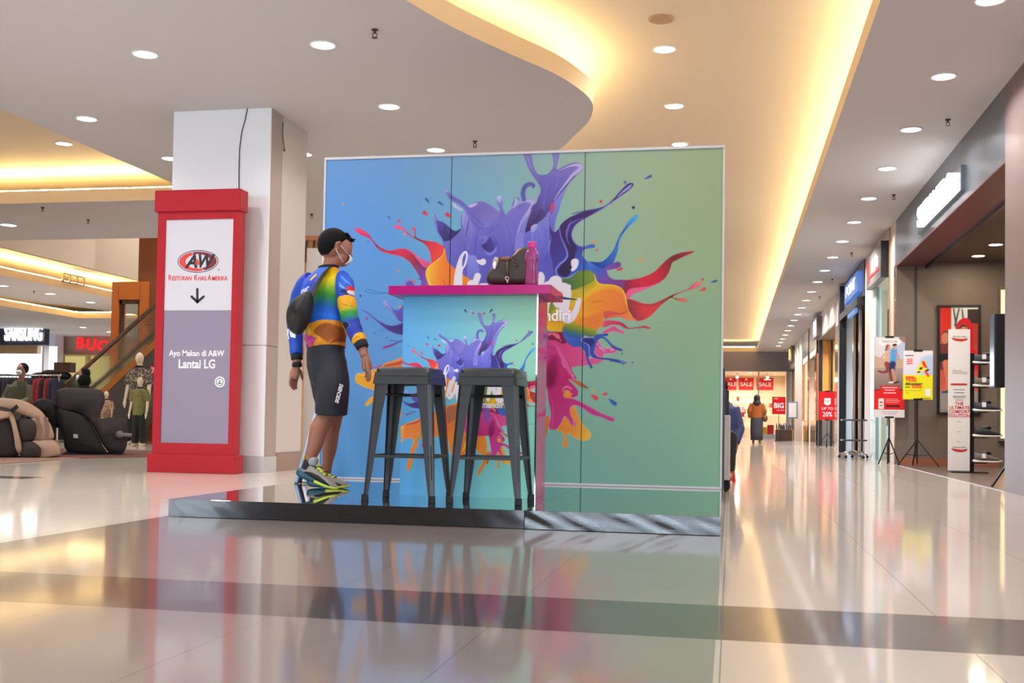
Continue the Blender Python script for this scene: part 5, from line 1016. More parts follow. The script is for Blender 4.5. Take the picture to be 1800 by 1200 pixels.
# sling bag
sb = thing('sling_bag', 'black sling bag worn across the back of the walking person', 'bag', tuple(J(528, 552, 6.85)))
P = [(513, 530), (522, 522), (535, 516), (547, 512), (553, 522), (552, 540), (547, 560), (540, 574), (530, 586), (521, 588), (511, 582), (504, 572), (502, 556), (505, 541)]
pts = [J(x, y, 6.86) for x, y in spline(P, 3, True)]; c = sum(pts, Vector()) / len(pts); b = B(); b.smooth = True
b.loft([[(c.x + (p.x - c.x) * s_, 6.86 + d + (p.x - c.x) * -.35, c.z + (p.z - c.z) * s_) for p in pts] for d, s_ in ((-.075, .02), (-.075, .4), (-.066, .7), (-.045, .92), (-.015, 1.0), (.02, .98), (.05, .85), (.06, .4))])
b.done('pouch', mat('black_nylon', (18, 18, 21), .65, bump=.25, nscale=60), sb, world=True)
b = B(); b.smooth = True; path = [J(546, 525, 6.80), J(553, 508, 6.87), J(561, 492, 6.905), J(570, 479, 6.93), J(577, 471, 6.96), J(584, 474, 7.06)]
rows = []
for i, p in enumerate(spline(path, 4)): 
    p = Vector(p); w_ = Vector((.034, -.008, .024)); rows.append([p + w_, p + w_ * .9 + Vector((0, -.006, 0)), p - w_ * .9 + Vector((0, -.006, 0)), p - w_, p + Vector((0, .01, 0))])
b.loft(rows); b.done('strap', M_RIB, sb, world=True)
b = B(); b.tube([J(507, 578, 6.84), J(506, 588, 6.84), J(508, 596, 6.845)], [.008, .005, .003], 6); b.prism([(J(509, 580, 6.85).x, J(509, 580, 6.85).z), (J(520, 588, 6.85).x, J(520, 588, 6.85).z), (J(519, 594, 6.85).x, J(519, 594, 6.85).z), (J(511, 592, 6.85).x, J(511, 592, 6.85).z)], 6.845, 6.855, 'y'); b.done('tag', mat('white_plastic'), sb, world=True)
# folded stand leaning against the backdrop edge
st = thing('folded_stand', 'slim folded blue and black display pole leaning behind the walking person', 'stand', tuple(at(523, 858, Y=7.62)))
a, c = at(521, 852, Y=7.62), at(566, 690, Y=8.15); a.z = PZ + .004
b = B(); b.smooth = True; b.tube([a, c], .016, 10); b.done('pole', mat('pale_blue_metal', (150, 170, 205), .35, metal=.3), st, world=True)
d = Vector((.03, -.005, .006)); b = B(); b.smooth = True; b.tube([a + d, c + d], .014, 10); b.done('black_pole', M_RIB, st, world=True)
d = Vector((.062, -.004, .01)); b = B(); b.smooth = True; b.tube([a + d, c + d], .018, 10); b.done('white_pole', mat('white_plastic'), st, world=True)

# ------------------------------------------------------------------ shops on the right
WX = 2.5
M_GREYM = mat('blue_grey_metal', (92, 98, 108), .28, metal=.6)
M_PIER = mat('grey_brown_metal', (124, 108, 107), .42, metal=.35)
M_DARK = mat('near_black_panel', (24, 23, 26), .35)
M_SHOPF = mat('dark_wood_floor', (92, 74, 66), .3, noise=.2, nscale=4)
M_MAROON = mat('maroon_soffit', (96, 52, 56), .4)
M_BRONZE = mat('bronze_mirror', (206, 170, 140), .12, metal=.9)
M_STONE = mat('beige_stone', (206, 184, 168), .45, noise=.06, nscale=3)
M_BLKM = mat('black_metal', (20, 20, 22), .4, metal=.3)
struct(B().box((WX, 5.5, 0), (WX + .7, 11.03, ZS)).done('wall_pier', M_PIER))
b = B(); b.m = 0; b.box((WX, 11.03, 3.10), (WX + .14, 18.05, ZS)); b.m = 1; b.box((WX + .0, 11.03, 3.08), (WX + .42, 18.05, 3.10)); b.m = 2; b.box((WX + .42, 11.03, 3.04), (WX + .47, 18.0, 3.14))
struct(b.done('trim_1', [M_GREYM, M_MAROON, M_BLKM]))
struct(B().box((WX + .47, 6, 3.13), (9, 18.05, 3.2)).done('ceiling_shop', mat('brown_ceiling', (84, 70, 66), .6)))
struct(B().box((WX, 18.02, 0), (9, 18.2, 3.13)).done('wall_shop', M_BROWN))
struct(B().box((2.78, 18.0, 0), (2.80, 18.02, 3.13)).done('trim_2', mat('seam_brown', (58, 48, 44), .6)))
struct(B().box((2.55, 17.99, 0), (4.0, 18.02, .11)).done('baseboard_shop', mat('wood_skirting', (150, 92, 66), .5)))
struct(B().box((WX, 11.03, .0), (9, 18.02, .006)).done('floor_shop', M_SHOPF))
struct(B().box((5.2, 11, 0), (5.4, 18.2, 3.13)).done('wall_shop_side', mat('warm_shop_wall', (150, 112, 84), .6)))
struct(B().box((3.2, 11.03, 0), (5.4, 11.1, 3.13)).done('wall_shop_near', M_BROWN))
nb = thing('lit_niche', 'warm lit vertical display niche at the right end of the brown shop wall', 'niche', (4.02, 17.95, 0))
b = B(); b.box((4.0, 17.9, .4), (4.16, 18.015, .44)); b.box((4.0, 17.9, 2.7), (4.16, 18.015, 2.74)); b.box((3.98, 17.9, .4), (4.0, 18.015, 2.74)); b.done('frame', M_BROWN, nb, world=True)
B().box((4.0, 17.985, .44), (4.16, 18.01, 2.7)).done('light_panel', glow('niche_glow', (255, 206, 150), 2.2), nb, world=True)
for k, (x, y) in enumerate(((3.55, 17.29), (3.56, 16.24))):
    t = thing('ceiling_spotlight', ('warm recessed spotlight in the dark shop ceiling nearer the brown rear wall', 'warm recessed spotlight in the dark shop ceiling nearer the entrance column')[k], 'ceiling light', (x, y, 3.13))
    b = B(); b.lathe([(.11, -.001), (.108, -.008), (.09, -.010)], n=24); b.done('trim_ring', M_TAN, t, smooth=True)
    b = B(); b.lathe([(.01, -.013), (.088, -.013), (.088, -.001)], n=24); b.done('lens', glow('warm_lens', (255, 232, 190), 8), t)
    l = bpy.data.lights.new('lamp', 'AREA'); l.shape = 'DISK'; l.size = .18; l.energy = 14; l.color = (1, .8, .55); lo = bpy.data.objects.new('lamp', l); COL.objects.link(lo); lo.parent = t; lo.location = (0, 0, -.014)
for k, (x, y) in enumerate(((3.4, 13.0), (4.4, 15.0))):
    t = thing('ceiling_spotlight', ('warm recessed spotlight over the shoe stand behind the fascia', 'warm recessed spotlight deep inside the shoe shop')[k], 'ceiling light', (x, y, 3.13))
    b = B(); b.lathe([(.11, -.001), (.108, -.008), (.09, -.010)], n=24); b.done('trim_ring', M_TAN, t, smooth=True)
    b = B(); b.lathe([(.01, -.013), (.088, -.013), (.088, -.001)], n=24); b.done('lens', glow('warm_lens', (255, 232, 190), 8), t)
    l = bpy.data.lights.new('lamp', 'AREA'); l.shape = 'DISK'; l.size = .18; l.energy = 22; l.color = (1, .85, .65); lo = bpy.data.objects.new('lamp', l); COL.objects.link(lo); lo.parent = t; lo.location = (0, 0, -.014)
# lit channel letters on the fascia
sg = thing('shop_sign', 'row of bright white lit letters on the grey shop fascia at right', 'sign', (WX, 14.3, 3.2))
o = text('lettering', 'SKECHERS', .34, (-.075, .0, .14), glow('letter_white', (255, 255, 255), 5), sg, rot=(math.pi / 2, 0, -math.pi / 2), ext=.03, bold=.012, sx=1.42)
B().box((-.045, -1.45, .0), (-.0005, 1.45, .28)).done('backing', M_GREYM, sg)

def printed_panel(name, label, cat, w, h, col_fn, loc, rz=0, thick=.012, nx=60, bare=False, parent=None):
    """flat printed board, its picture painted into the print; base centre at loc"""
    cv = Canvas(0, 100, 0, 100 * h / w, nx, int(nx * h / w)); cv.c[:] = 255; col_fn(cv)
    t = parent if parent is not None else thing(name, label, cat, loc, rz)
    return t, cv
FR['S'] = (0, 0, 1)
_conv2 = conv
def conv(fr, pts):
    if fr == 'S': return np.array(pts, float)
    return _conv2(fr, pts)
def flat(cv, pts, c): shape(cv, 'S', [q for p in pts for q in (p,)], c, n=1)
def rect(cv, x0, y0, x1, y1, c, c2=None): 
    shape(cv, 'S', [(x0, y0), (x1, y0), (x1, y1), (x0, y1)], [c, c2] if c2 else c, g=[(x0, y0), (x0, y1)] if c2 else None, n=1)
# framed poster on the brown wall
def poster_art(cv):
    rect(cv, 0, 0, 100, 280, (176, 52, 50), (210, 110, 90)); rect(cv, 0, 230, 100, 290, (150, 146, 144)); rect(cv, 0, 0, 30, 90, (200, 48, 44)); rect(cv, 30, 0, 72, 70, (214, 220, 224)); rect(cv, 72, 0, 100, 45, (60, 52, 54)); rect(cv, 60, 0, 100, 6, (230, 240, 244))
    K = lambda *a, **k: brush(cv, 'S', *a, **k)
    for p in ([(36, 5), (44, 60)], [(50, 5), (40, 50)], [(58, 8), (64, 60)]): K(p, [4, 5], (80, 90, 100))
    shape(cv, 'S', [(44, 50), (58, 32), (76, 34), (86, 60), (88, 110), (100, 130), (100, 170), (40, 170), (42, 100)], (206, 36, 52)); shape(cv, 'S', [(50, 56), (62, 46), (72, 56), (68, 78), (54, 82)], (196, 140, 120)); K([(52, 58), (60, 50), (70, 54)], [4, 6, 3], (90, 40, 40)); K([(56, 74), (62, 70), (66, 76)], [3, 4, 3], (226, 216, 214))
    shape(cv, 'S', [(4, 74), (16, 64), (28, 74), (28, 100), (36, 120), (40, 160), (0, 170), (0, 110), (6, 98)], (110, 58, 54)); shape(cv, 'S', [(5, 78), (16, 70), (24, 80), (20, 98), (8, 100)], (190, 120, 100)); rect(cv, 0, 128, 42, 150, (40, 38, 44)); shape(cv, 'S', [(8, 150), (30, 152), (28, 200), (22, 232), (14, 232), (16, 200)], (208, 120, 96)); K([(8, 234), (24, 232)], [5, 7], (60, 70, 90))
pw, ph = .56, 1.62; po = thing('framed_poster', 'tall black framed red poster of people in sportswear on the brown shop wall', 'poster', (3.415, 18.0, .82))
cv = Canvas(0, 100, 0, 100 * ph / pw, 60, 170); poster_art(cv); print_mesh('print', (-pw / 2, -.022, ph), pw, ph, cv, po, gain=1.0)
fr = B()
for a, c in (((-pw / 2 - .035, -.04, -.03), (-pw / 2, .01, ph + .03)), ((pw / 2, -.04, -.03), (pw / 2 + .035, .01, ph + .03)), ((-pw / 2, -.04, ph), (pw / 2, .01, ph + .03)), ((-pw / 2, -.04, -.03), (pw / 2, .01, 0))): fr.box(a, c)
fr.box((-pw / 2, -.018, 0), (pw / 2, .01, ph)); fr.done('frame', M_DARK, po)
# shoe display stand
ds = thing('shoe_display_stand', 'slim white shoe display stand with a black pole at the brown shop entrance', 'display stand', (2.915, 15.3, 0))
B().box((-.138, -.012, .03), (.128, .012, 1.87)).done('white_panel', mat('panel_white', (226, 222, 220), .45), ds, bevel=.003)
b = B(); b.box((.13, .02, .01), (.185, .06, 1.56)); b.box((-.12, -.1, .006), (.34, .16, .018)); b.done('pole', M_BLKM, ds)
M_TRED = mat('print_red', (196, 44, 50), .5); M_TGR = mat('print_grey', (120, 112, 112), .5)
for i, w in enumerate(('THE', 'ULTIMATE', 'COMFORT', 'SOLUTION')): text('lettering', w, .058, (-.005, -.0135, .90 - .052 * i), M_TRED, ds, bold=.001, sx=.95)
for z in (1.74, .30):
    b = B(); b.add([(x, -.0135, z + dz) for x, dz in ((-.105, .022), (-.05, .012), (.03, .004), (.10, .016), (.085, -.014), (.02, -.03), (-.05, -.022), (-.085, -.004))], [list(range(8))]); b.done('red_swoosh', M_TRED, ds)
    text('lettering', 'New by style', .03, (-.005, -.0135, z + .036), M_TGR, ds)
b = B(); b.box((-.11, -.0138, 1.14), (.09, -.0125, 1.165)); b.done('red_bar', M_TRED, ds)
b = B()
for z, w in ((1.08, .14), (1.04, .12), (.995, .16), (.975, .15), (.945, .1)): b.box((-w / 2 - .005, -.0138, z), (w / 2 - .005, -.0125, z + .008))
b.done('printed_lines', M_TGR, ds)
b = B()
for z, s_ in ((1.29, 1.7), (.66, .5), (.53, .5), (.40, .5)): b.add([(-.005 + x * s_, -.0136, z + dz * s_) for x, dz in ((-.05, 0), (.055, 0), (.06, .012), (.03, .02), (.005, .035), (-.01, .028), (-.04, .034), (-.05, .03))], [list(range(8))])
b.done('printed_shoes', mat('print_light_grey', (196, 192, 190), .5), ds)
for k, z in enumerate((1.42, 1.12, .80, .47, .14)):
    br = B(); br.box((.15, -.03, z - .012), (.34, .05, z - .002)); br.done('shelf_bracket', M_BLKM, ds)
def small_shoe(loc, c, label):
    t = thing('sneaker', label, 'shoe', loc, 0, None); t.scale = (1.22, 1.1, 1.22)
    def sec(x, z0, z1, w, n=14): return [(x, w * math.cos(q), (z0 + z1) / 2 + (z1 - z0) / 2 * math.copysign(abs(math.sin(q)) ** .6, math.sin(q))) for q in (2 * math.pi * i / n for i in range(n))]
    b = B(); b.loft([sec(-.13, .02, .09, .02), sec(-.12, .018, .11, .036), (sec(-.08, .016, .095, .042)), sec(-.02, .016, .10, .044), sec(.04, .016, .075, .047), sec(.10, .016, .052, .044), sec(.14, .018, .036, .02)]); u = b.done('upper', c, t, smooth=True)
    b = B(); b.loft([sec(-.145, .01, .03, .03), sec(-.13, .0, .032, .044), sec(-.05, .0, .024, .048), sec(.05, .0, .024, .05), sec(.12, .002, .026, .044), sec(.152, .014, .03, .02)]); b.done('sole', mat('white_foam', (220, 216, 212), .5), t, smooth=True)
    b = B(); b.ball((-.005, 0, .10), (.05, .028, .022), 12, 6); b.done('opening', M_DARK, u, smooth=True)
    if c is not M_SHOEK: b = B(); b.box((-.06, -.05, .05), (-.02, -.046, .10)); b.done('price_tag', M_WHT, t)
M_SHOEN = mat('navy_knit_shoe', (52, 54, 66), .7); M_SHOEG = mat('grey_knit_shoe', (104, 94, 86), .7); M_SHOEK = mat('black_shoe', (34, 34, 38), .6)
for k, (z, c, lb) in enumerate(((1.42, M_SHOEN, 'navy sneaker on the topmost bracket of the white shoe stand'), (1.12, M_SHOEG, 'grey brown sneaker second from the top on the white shoe stand'), (.80, M_SHOEN, 'dark sneaker on the middle bracket of the white shoe stand'), (.47, M_SHOEK, 'all black sneaker second from the bottom on the white shoe stand'), (.14, M_SHOEG, 'grey sneaker on the lowest bracket of the white shoe stand'))): small_shoe((3.255, 15.3, z - .0), c, lb)
# screen on a stand beside the grey pier
tv = thing('screen_stand', 'dark flat screen on a black stand beside the grey right-hand column', 'screen', (2.62, 11.75, 0))
B().box((-.075, -.10, .99), (.045, .10, 1.72), 0).done('screen_case', M_DARK, tv, bevel=.01)
B().box((-.077, -.09, 1.01), (-.074, .09, 1.70)).done('screen', mat('screen_glass', (40, 62, 82), .12, spec=.8, em=(70, 110, 140), es=.3), tv)
b = B(); b.tube([(.12, .02, .3), (.12, .02, 1.36), (.04, .0, 1.36)], .02, 10); b.done('pole', M_BLKM, tv)
for dx, dy in ((-.11, -.16), (.42, -.1), (.2, .4)):
    b = B(); b.tube([(.12, .02, .32), (dx, dy, .02)], .014, 8); b.done('leg', M_BLKM, tv)

def tripod(t, zt, spread=.30, zh=.42):
    b = B(); b.tube([(0, .02, .04), (0, .02, zt)], .011, 8); b.done('pole', M_BLKM, t)
    for a in (200, 330, 90):
        a = math.radians(a); b = B(); b.tube([(0, .02, zh), (spread * math.cos(a), .02 + spread * math.sin(a), .012)], .010, 8); b.tube([(0, .02, .16), (spread * .55 * math.cos(a), .02 + spread * .55 * math.sin(a), zh * .46)], .006, 6); b.done('leg', M_BLKM, t)
def board(t, w, h, z, cv, nm='poster_board', clips=True):
    B().box((-w / 2, -.012, z), (w / 2, .006, z + h)).done(nm, mat('board_back', (200, 198, 196), .6), t)
    print_mesh('print', (-w / 2 + .001, -.0135, z + h - .001), w - .002, h - .002, cv, t)
    if clips:
        for zz in (z - .012, z + h - .016): B().box((-.065, -.02, zz), (.065, .014, zz + .028)).done('clip', M_BLKM, t)
def runners(cv):
    rect(cv, 0, 0, 100, 120, (214, 210, 214), (190, 186, 190)); rect(cv, 60, 20, 100, 110, (176, 190, 214)); shape(cv, 'S', [(0, 70), (20, 76), (60, 80), (100, 82), (100, 112), (0, 116)], (186, 160, 140)); rect(cv, 0, 112, 100, 190, (166, 146, 138), (120, 104, 100)); shape(cv, 'S', [(80, 0), (100, 0), (100, 20), (86, 12)], (150, 110, 100)); shape(cv, 'S', [(20, 8), (80, 8), (80, 28), (20, 30)], (228, 224, 228))
    K = lambda *a, **k: brush(cv, 'S', *a, **k)
    K([(46, 56), (42, 80), (40, 96)], [16, 16, 14], (206, 160, 140)); K([(46, 32), (46, 44)], [12, 10], (190, 140, 120)); K([(42, 32), (38, 48)], [8, 6], (120, 80, 60)); K([(36, 60), (24, 76), (26, 90)], [6, 6, 4], (204, 156, 136)); K([(40, 96), (44, 120), (30, 128), (14, 124)], [14, 12, 8, 6], (130, 60, 60)); K([(46, 100), (52, 130), (56, 158)], [14, 10, 8], (130, 64, 62)); K([(50, 164), (66, 164)], [6, 6], (230, 220, 214))
    K([(64, 50), (62, 78), (60, 96)], [22, 22, 18], (80, 150, 214)); K([(67, 30), (66, 42)], [12, 11], (196, 150, 130)); K([(62, 30), (70, 28)], [6, 6], (40, 30, 30)); K([(72, 60), (80, 76), (72, 84)], [7, 6, 4], (190, 140, 120)); K([(60, 98), (58, 118)], [20, 18], (40, 50, 90)); K([(60, 120), (66, 142), (68, 160)], [11, 9, 7], (190, 140, 120)); K([(66, 166), (78, 162)], [6, 6], (60, 50, 50))
    rect(cv, 20, 176, 82, 200, (214, 36, 38)); rect(cv, 0, 192, 100, 262, (216, 32, 34)); rect(cv, 0, 262, 100, 292, (222, 216, 220))
    for y, a, c in ((183, 28, 74), (192, 36, 66), (202, 32, 70)): K([(a, y), (c, y)], [4, 4], (240, 190, 190))
    rect(cv, 14, 222, 32, 260, (226, 220, 216)); rect(cv, 18, 234, 28, 238, (150, 40, 40)); rect(cv, 18, 246, 28, 249, (90, 90, 96))
    for y, w in ((224, 40), (230, 46), (236, 42)): K([(38, y), (38 + w, y)], [2, 2], (240, 170, 170))
    rect(cv, 38, 246, 84, 253, (60, 30, 34)); K([(24, 270), (76, 270)], [2, 2], (150, 140, 144)); K([(28, 277), (72, 277)], [2, 2], (150, 140, 144))
t = thing('poster_stand', 'tripod poster stand with two runners over a red block, beside the yellow poster', 'sign', (at(1562, 812, Y=17.9).x, 17.86, 0), -.03)
cv = Canvas(0, 100, 0, 290, 90, 260); runners(cv); board(t, .45, 1.24, .73, cv); tripod(t, 1.85, .17, .42); text('lettering', 'MAPCLUB', .052, (0, -.0145, 1.895), mat('print_bronze', (130, 90, 80), .5), t, sx=.95)
def yellow(cv):
    rect(cv, 0, 0, 100, 90, (226, 218, 226), (206, 210, 228)); shape(cv, 'S', [(60, 30), (100, 20), (100, 90), (60, 90)], (176, 196, 232), soft=8); rect(cv, 0, 86, 100, 180, (226, 220, 40))
    K = lambda *a, **k: brush(cv, 'S', *a, **k)
    K([(52, 76), (60, 56), (70, 42)], [14, 15, 14], (232, 216, 50)); K([(68, 42), (74, 56), (80, 68)], [10, 10, 8], (222, 60, 44)); K([(58, 68), (72, 64), (82, 68)], [8, 9, 6], (240, 226, 60)); K([(76, 74), (84, 88)], [9, 9], (226, 80, 40)); K([(58, 64), (62, 62)], [7, 7], (50, 46, 60)); K([(78, 70), (84, 68)], [6, 6], (50, 46, 60)); K([(50, 77), (56, 74)], [5, 4], (50, 46, 60))
    for y, c in ((32, 4), (39, 5), (47, 5)): K([(14, y), (30, y - 2)], [c, c], (222, 96, 90))
    K([(8, 18), (34, 18)], [3, 3], (60, 56, 70)); rect(cv, 8, 91, 38, 99, (226, 90, 40)); K([(9, 120), (58, 120)], [4, 4], (90, 96, 40)); K([(9, 129), (22, 129)], [4, 4], (90, 96, 40)); K([(9, 141), (60, 141)], [1.6, 1.6], (120, 120, 50)); K([(9, 150), (20, 150)], [1.6, 1.6], (120, 120, 50)); K([(60, 168), (92, 168)], [3, 3], (110, 110, 40)); rect(cv, 74, 134, 92, 160, (232, 230, 232))
t = thing('poster_stand', 'tripod poster stand with a yellow and pale blue voucher poster, against the brown wall', 'sign', (2.735, 17.45, 0), .05)
cv = Canvas(0, 100, 0, 172, 90, 150); yellow(cv); board(t, .43, .735, 1.0, cv); tripod(t, 1.75, .32, .4)
M_ORG = mat('print_orange', (226, 84, 36), .5); text('lettering', 'FREE', .075, (-.175, -.0145, 1.292), M_ORG, t, align='LEFT', bold=.003); text('lettering', '500RB', .062, (-.09, -.0145, 1.19), M_ORG, t, align='LEFT', bold=.003, sx=.9); text('lettering', 'MAP e-Voucher', .038, (-.175, -.0145, 1.24), mat('print_dark', (60, 60, 50), .5), t, align='LEFT', bold=.001)
def red20(cv): rect(cv, 0, 0, 100, 180, (216, 34, 38))
t = thing('poster_stand', 'red UP TO 20% board on a stand before the golden shop front', 'sign', (2.43, 29.6, 0))
cv = Canvas(0, 100, 0, 168, 20, 34); red20(cv); board(t, .44, .74, .74, cv); tripod(t, 1.5, .28, .4)
text('lettering', 'UP TO', .10, (0, -.016, 1.03), M_WHT, t, sx=1.0); text('lettering', '20%', .17, (0, -.016, .88), M_WHT, t, sx=.85, bold=.002)
b = B(); b.add([(x, -.016, 1.2 + z) for x, z in ((-.08, .1), (.08, .1), (.08, -.05), (0, -.09), (-.08, -.05))], [list(range(5))]); b.done('white_badge', M_WHT, t); text('lettering', 'W', .09, (0, -.018, 1.22), mat('print_red'), t)
t = thing('poster_stand', 'red BIG sale board on a thin pole at the far end of the corridor', 'sign', (1.72, 42, 0))
cv = Canvas(0, 100, 0, 135, 20, 27); rect(cv, 0, 0, 100, 140, (200, 24, 40)); board(t, .48, .64, .99, cv, clips=False)
b = B(); b.tube([(0, .02, .02), (0, .02, 1.0)], .012, 8); b.cbox((0, .02, .012), (.3, .3, .02)); b.done('pole', M_BLKM, t); text('lettering', 'BIG', .26, (0, -.016, 1.30), M_WHT, t, bold=.008, sx=.92); text('lettering', 'sale up to', .07, (.06, -.016, 1.14), M_WHT, t); text('lettering', 'OPEN', .06, (-.1, -.016, 1.56), M_WHT, t)

# shop fronts further along: each a thing of its own
M_MINT = glow('mint_window', (214, 246, 238), 1.25)
struct(B().box((WX, 18.2, 0), (WX + .3, 18.75, ZS)).done('wall_pilaster', M_STONE))
b = B(); b.box((WX - .012, 18.06, 0), (WX + .0, 18.2, 3.1)); b.box((WX - .02, 18.66, 0), (WX + .02, 18.72, ZS)); struct(b.done('trim_3', M_BRONZE))
def front(name, label, y0, y1, zt, parts):
    t = thing(name, label, 'shop front', (WX, (y0 + y1) / 2, 0))
    for nm, m, a, c in parts:
        o = B().box(a, c).done(nm, m, t, world=True)
    return t
front('storefront', 'mint lit shop window with white frame behind the runners poster stand', 18.75, 21.2, 3.05, [
    ('window_glow', M_MINT, (WX + .32, 18.75, .05), (WX + .36, 21.0, 3.05)), ('frame', mat('mint_white_frame', (214, 232, 228), .4), (WX, 20.5, 0), (WX + .1, 21.25, 3.06)), ('mullion', mat('grey_frame', (130, 140, 140), .4), (WX + .0, 20.44, 0), (WX + .05, 20.5, 3.05)), ('head', M_STONE, (WX, 18.75, 3.06), (WX + .3, 21.25, ZS)), ('inner_sill', mat('pale_teal_box', (150, 190, 190), .5), (WX + .1, 19.3, .32), (WX + .3, 19.9, .6))])
sg = thing('shop_sign', 'grey projecting box sign with red and white lit strokes above the mint window', 'sign', (WX - .06, 19.95, 3.05))
B().box((-.06, -1.0, .0), (.06, .95, .55)).done('box', mat('sign_grey', (116, 108, 106), .4), sg); B().box((-.06, -1.06, -.02), (.06, -1.0, .58)).done('end_cap', M_DARK, sg)
b = B(); b.m = 0
for i in range(5): b.cbox((-.066, -.62 + .17 * i, .30 + .04 * (i % 2)), (.012, .10, .16 + .05 * (i % 3)))
b.m = 1; b.box((-.072, -.85, .14), (-.06, .45, .18)); b.prism([(.40, .10), (.55, .10), (.72, .45), (.6, .48)], -.072, -.06, 'x'); b.done('lit_strokes', [glow('letter_blue_white', (220, 230, 255), 2.2), glow('letter_red', (230, 40, 40), 1.6)], sg)
struct(B().box((WX, 21.25, 0), (WX + .3, 22.1, ZS)).done('wall_pilaster_far', M_STONE))
front('storefront', 'black fronted shop with chrome door trims and a blue lit sign', 22.1, 27.2, 3.6, [
    ('black_side', M_DARK, (WX - .12, 25.92, 0), (WX + .9, 26.28, 3.75)), ('black_side', M_DARK, (WX, 24.3, 0), (WX + .06, 25.9, 3.2)), ('fascia', mat('dark_fascia', (58, 50, 52), .4), (WX - .02, 22.12, 3.1), (WX + .2, 25.9, ZS - .01)), ('interior', M_DARK, (WX + .9, 22.12, 0), (WX + 1.0, 25.9, 3.2)), ('door_trim', mat('chrome_trim'), (WX - .02, 24.0, 0), (WX + .03, 24.12, 3.1)), ('door_trim', mat('chrome_trim'), (WX - .02, 22.9, 0), (WX + .03, 23.0, 3.1)), ('threshold', mat('dark_blue_mat', (34, 36, 60), .7), (WX - .05, 22.3, .0), (WX + .9, 25.8, .012)), ('top_box', M_DARK, (WX - .12, 22.4, 2.95), (WX + .1, 25.9, 3.1))])
sg = thing('shop_sign', 'blue lit sign panel with white letters above the black shop', 'sign', (WX - .075, 23.55, 3.2))
B().box((-.05, -1.25, 0), (.05, 1.25, .40)).done('panel', glow('sign_blue', (70, 110, 190), 1.0), sg); text('lettering', 'POINT', .32, (-.056, 0, .2), glow('letter_pale', (225, 238, 255), 2.2), sg, rot=(math.pi / 2, 0, -math.pi / 2), ext=.004, sx=1.9)
sg2 = B().box((WX - .1, 23.0, 2.86), (WX - .04, 24.4, 3.13)).done('small_sign', glow('sign_blue_dim', (110, 150, 210), .9)); tag(sg2, 'small lower blue lit sign strip under the blue panel of the black shop', 'sign')
st = thing('salon_trolley', 'chrome trolley with two trays and a five-star wheeled base before the black shop', 'trolley', (2.21, 21.2, 0))
M_CHR = mat('chrome_trim')
for z, nm in ((.70, 'top_tray'), (.33, 'lower_tray')):
    b = B(); b.cbox((0, 0, z), (.44, .34, .03)); b.done(nm, mat('dark_tray', (60, 60, 66), .3, metal=.5), st, bevel=.01)
for dx in (-.02, .17): b = B(); b.tube([(dx, 0, .12), (dx, 0, .7)], .016, 10); b.done('column', M_CHR, st)
for k in range(5):
    a = 2 * math.pi * k / 5 + .3; b = B(); b.smooth = True; b.tube([(0, 0, .12), (.16 * math.cos(a), .16 * math.sin(a), .10), (.26 * math.cos(a), .26 * math.sin(a), .06)], [.02, .018, .012], 8); lg = b.done('leg', M_CHR, st); b = B(); b.lathe([(.006, -.012), (.026, -.012), (.026, .012), (.006, .012)], n=12); o = b.done('caster', M_RUB, lg); o.data.transform(Matrix.Translation((.26 * math.cos(a), .26 * math.sin(a), .028)) @ Matrix.Rotation(math.pi / 2, 4, 'X'))
# gold shop and mirrored window bays
struct(B().box((WX, 26.3, 0), (WX + .25, 28.3, ZS)).done('wall_pier_mirror', mat('grey_stone_pier', (156, 140, 134), .4)))
b = B(); b.box((WX - .015, 27.4, 0), (WX, 28.2, 3.0)); struct(b.done('trim_4', M_BRONZE))
M_AMBER = mat('amber_interior', (230, 152, 62), .5)
downlight(WX + .75, 32.6, 3.14, 'recessed lamp added to light the golden shop front', 'ceiling light', 70)  # lamp added to light the amber wall
struct(B().box((WX + .56, 28.3, 3.14), (WX + 2.6, 34, 3.2)).done('ceiling_gold_shop', M_BROWN))
front('storefront', 'golden lit shop front with dark mullion behind the red UP TO 20% board', 28.3, 34.0, 3.2, [('amber_wall', M_AMBER, (WX + .02, 33.9, .75), (WX + 2.5, 33.95, 3.15)), ('low_counter', M_BROWN, (WX + .02, 33.8, 0), (WX + 2.5, 33.9, .75)), ('fascia', M_STONE, (WX, 28.3, 3.15), (WX + .3, 34, ZS)), ('mullion', M_DARK, (WX + .36, 33.75, .0), (WX + .42, 33.85, 3.15)), ('jamb', M_DARK, (WX + .01, 33.7, 0), (WX + .12, 33.85, 3.15)), ('ceiling_strip', M_BROWN, (WX, 28.3, 3.1), (WX + .55, 34, 3.15))])
sg = thing('shop_sign', 'white lit M sign box above the golden shop front', 'sign', (WX - .08, 33.3, 3.15)); B().box((-.06, -.8, 0), (.08, .9, .55)).done('box', mat('sign_grey'), sg); text('lettering', 'M', .5, (-.068, 0, .27), glow('letter_pale'), sg, rot=(math.pi / 2, 0, -math.pi / 2), bold=.02, sx=2.4, ext=.004)
M_GLASS_WARM = mat('reflective_glass', (120, 90, 74), .06, spec=.9, metal=.55)
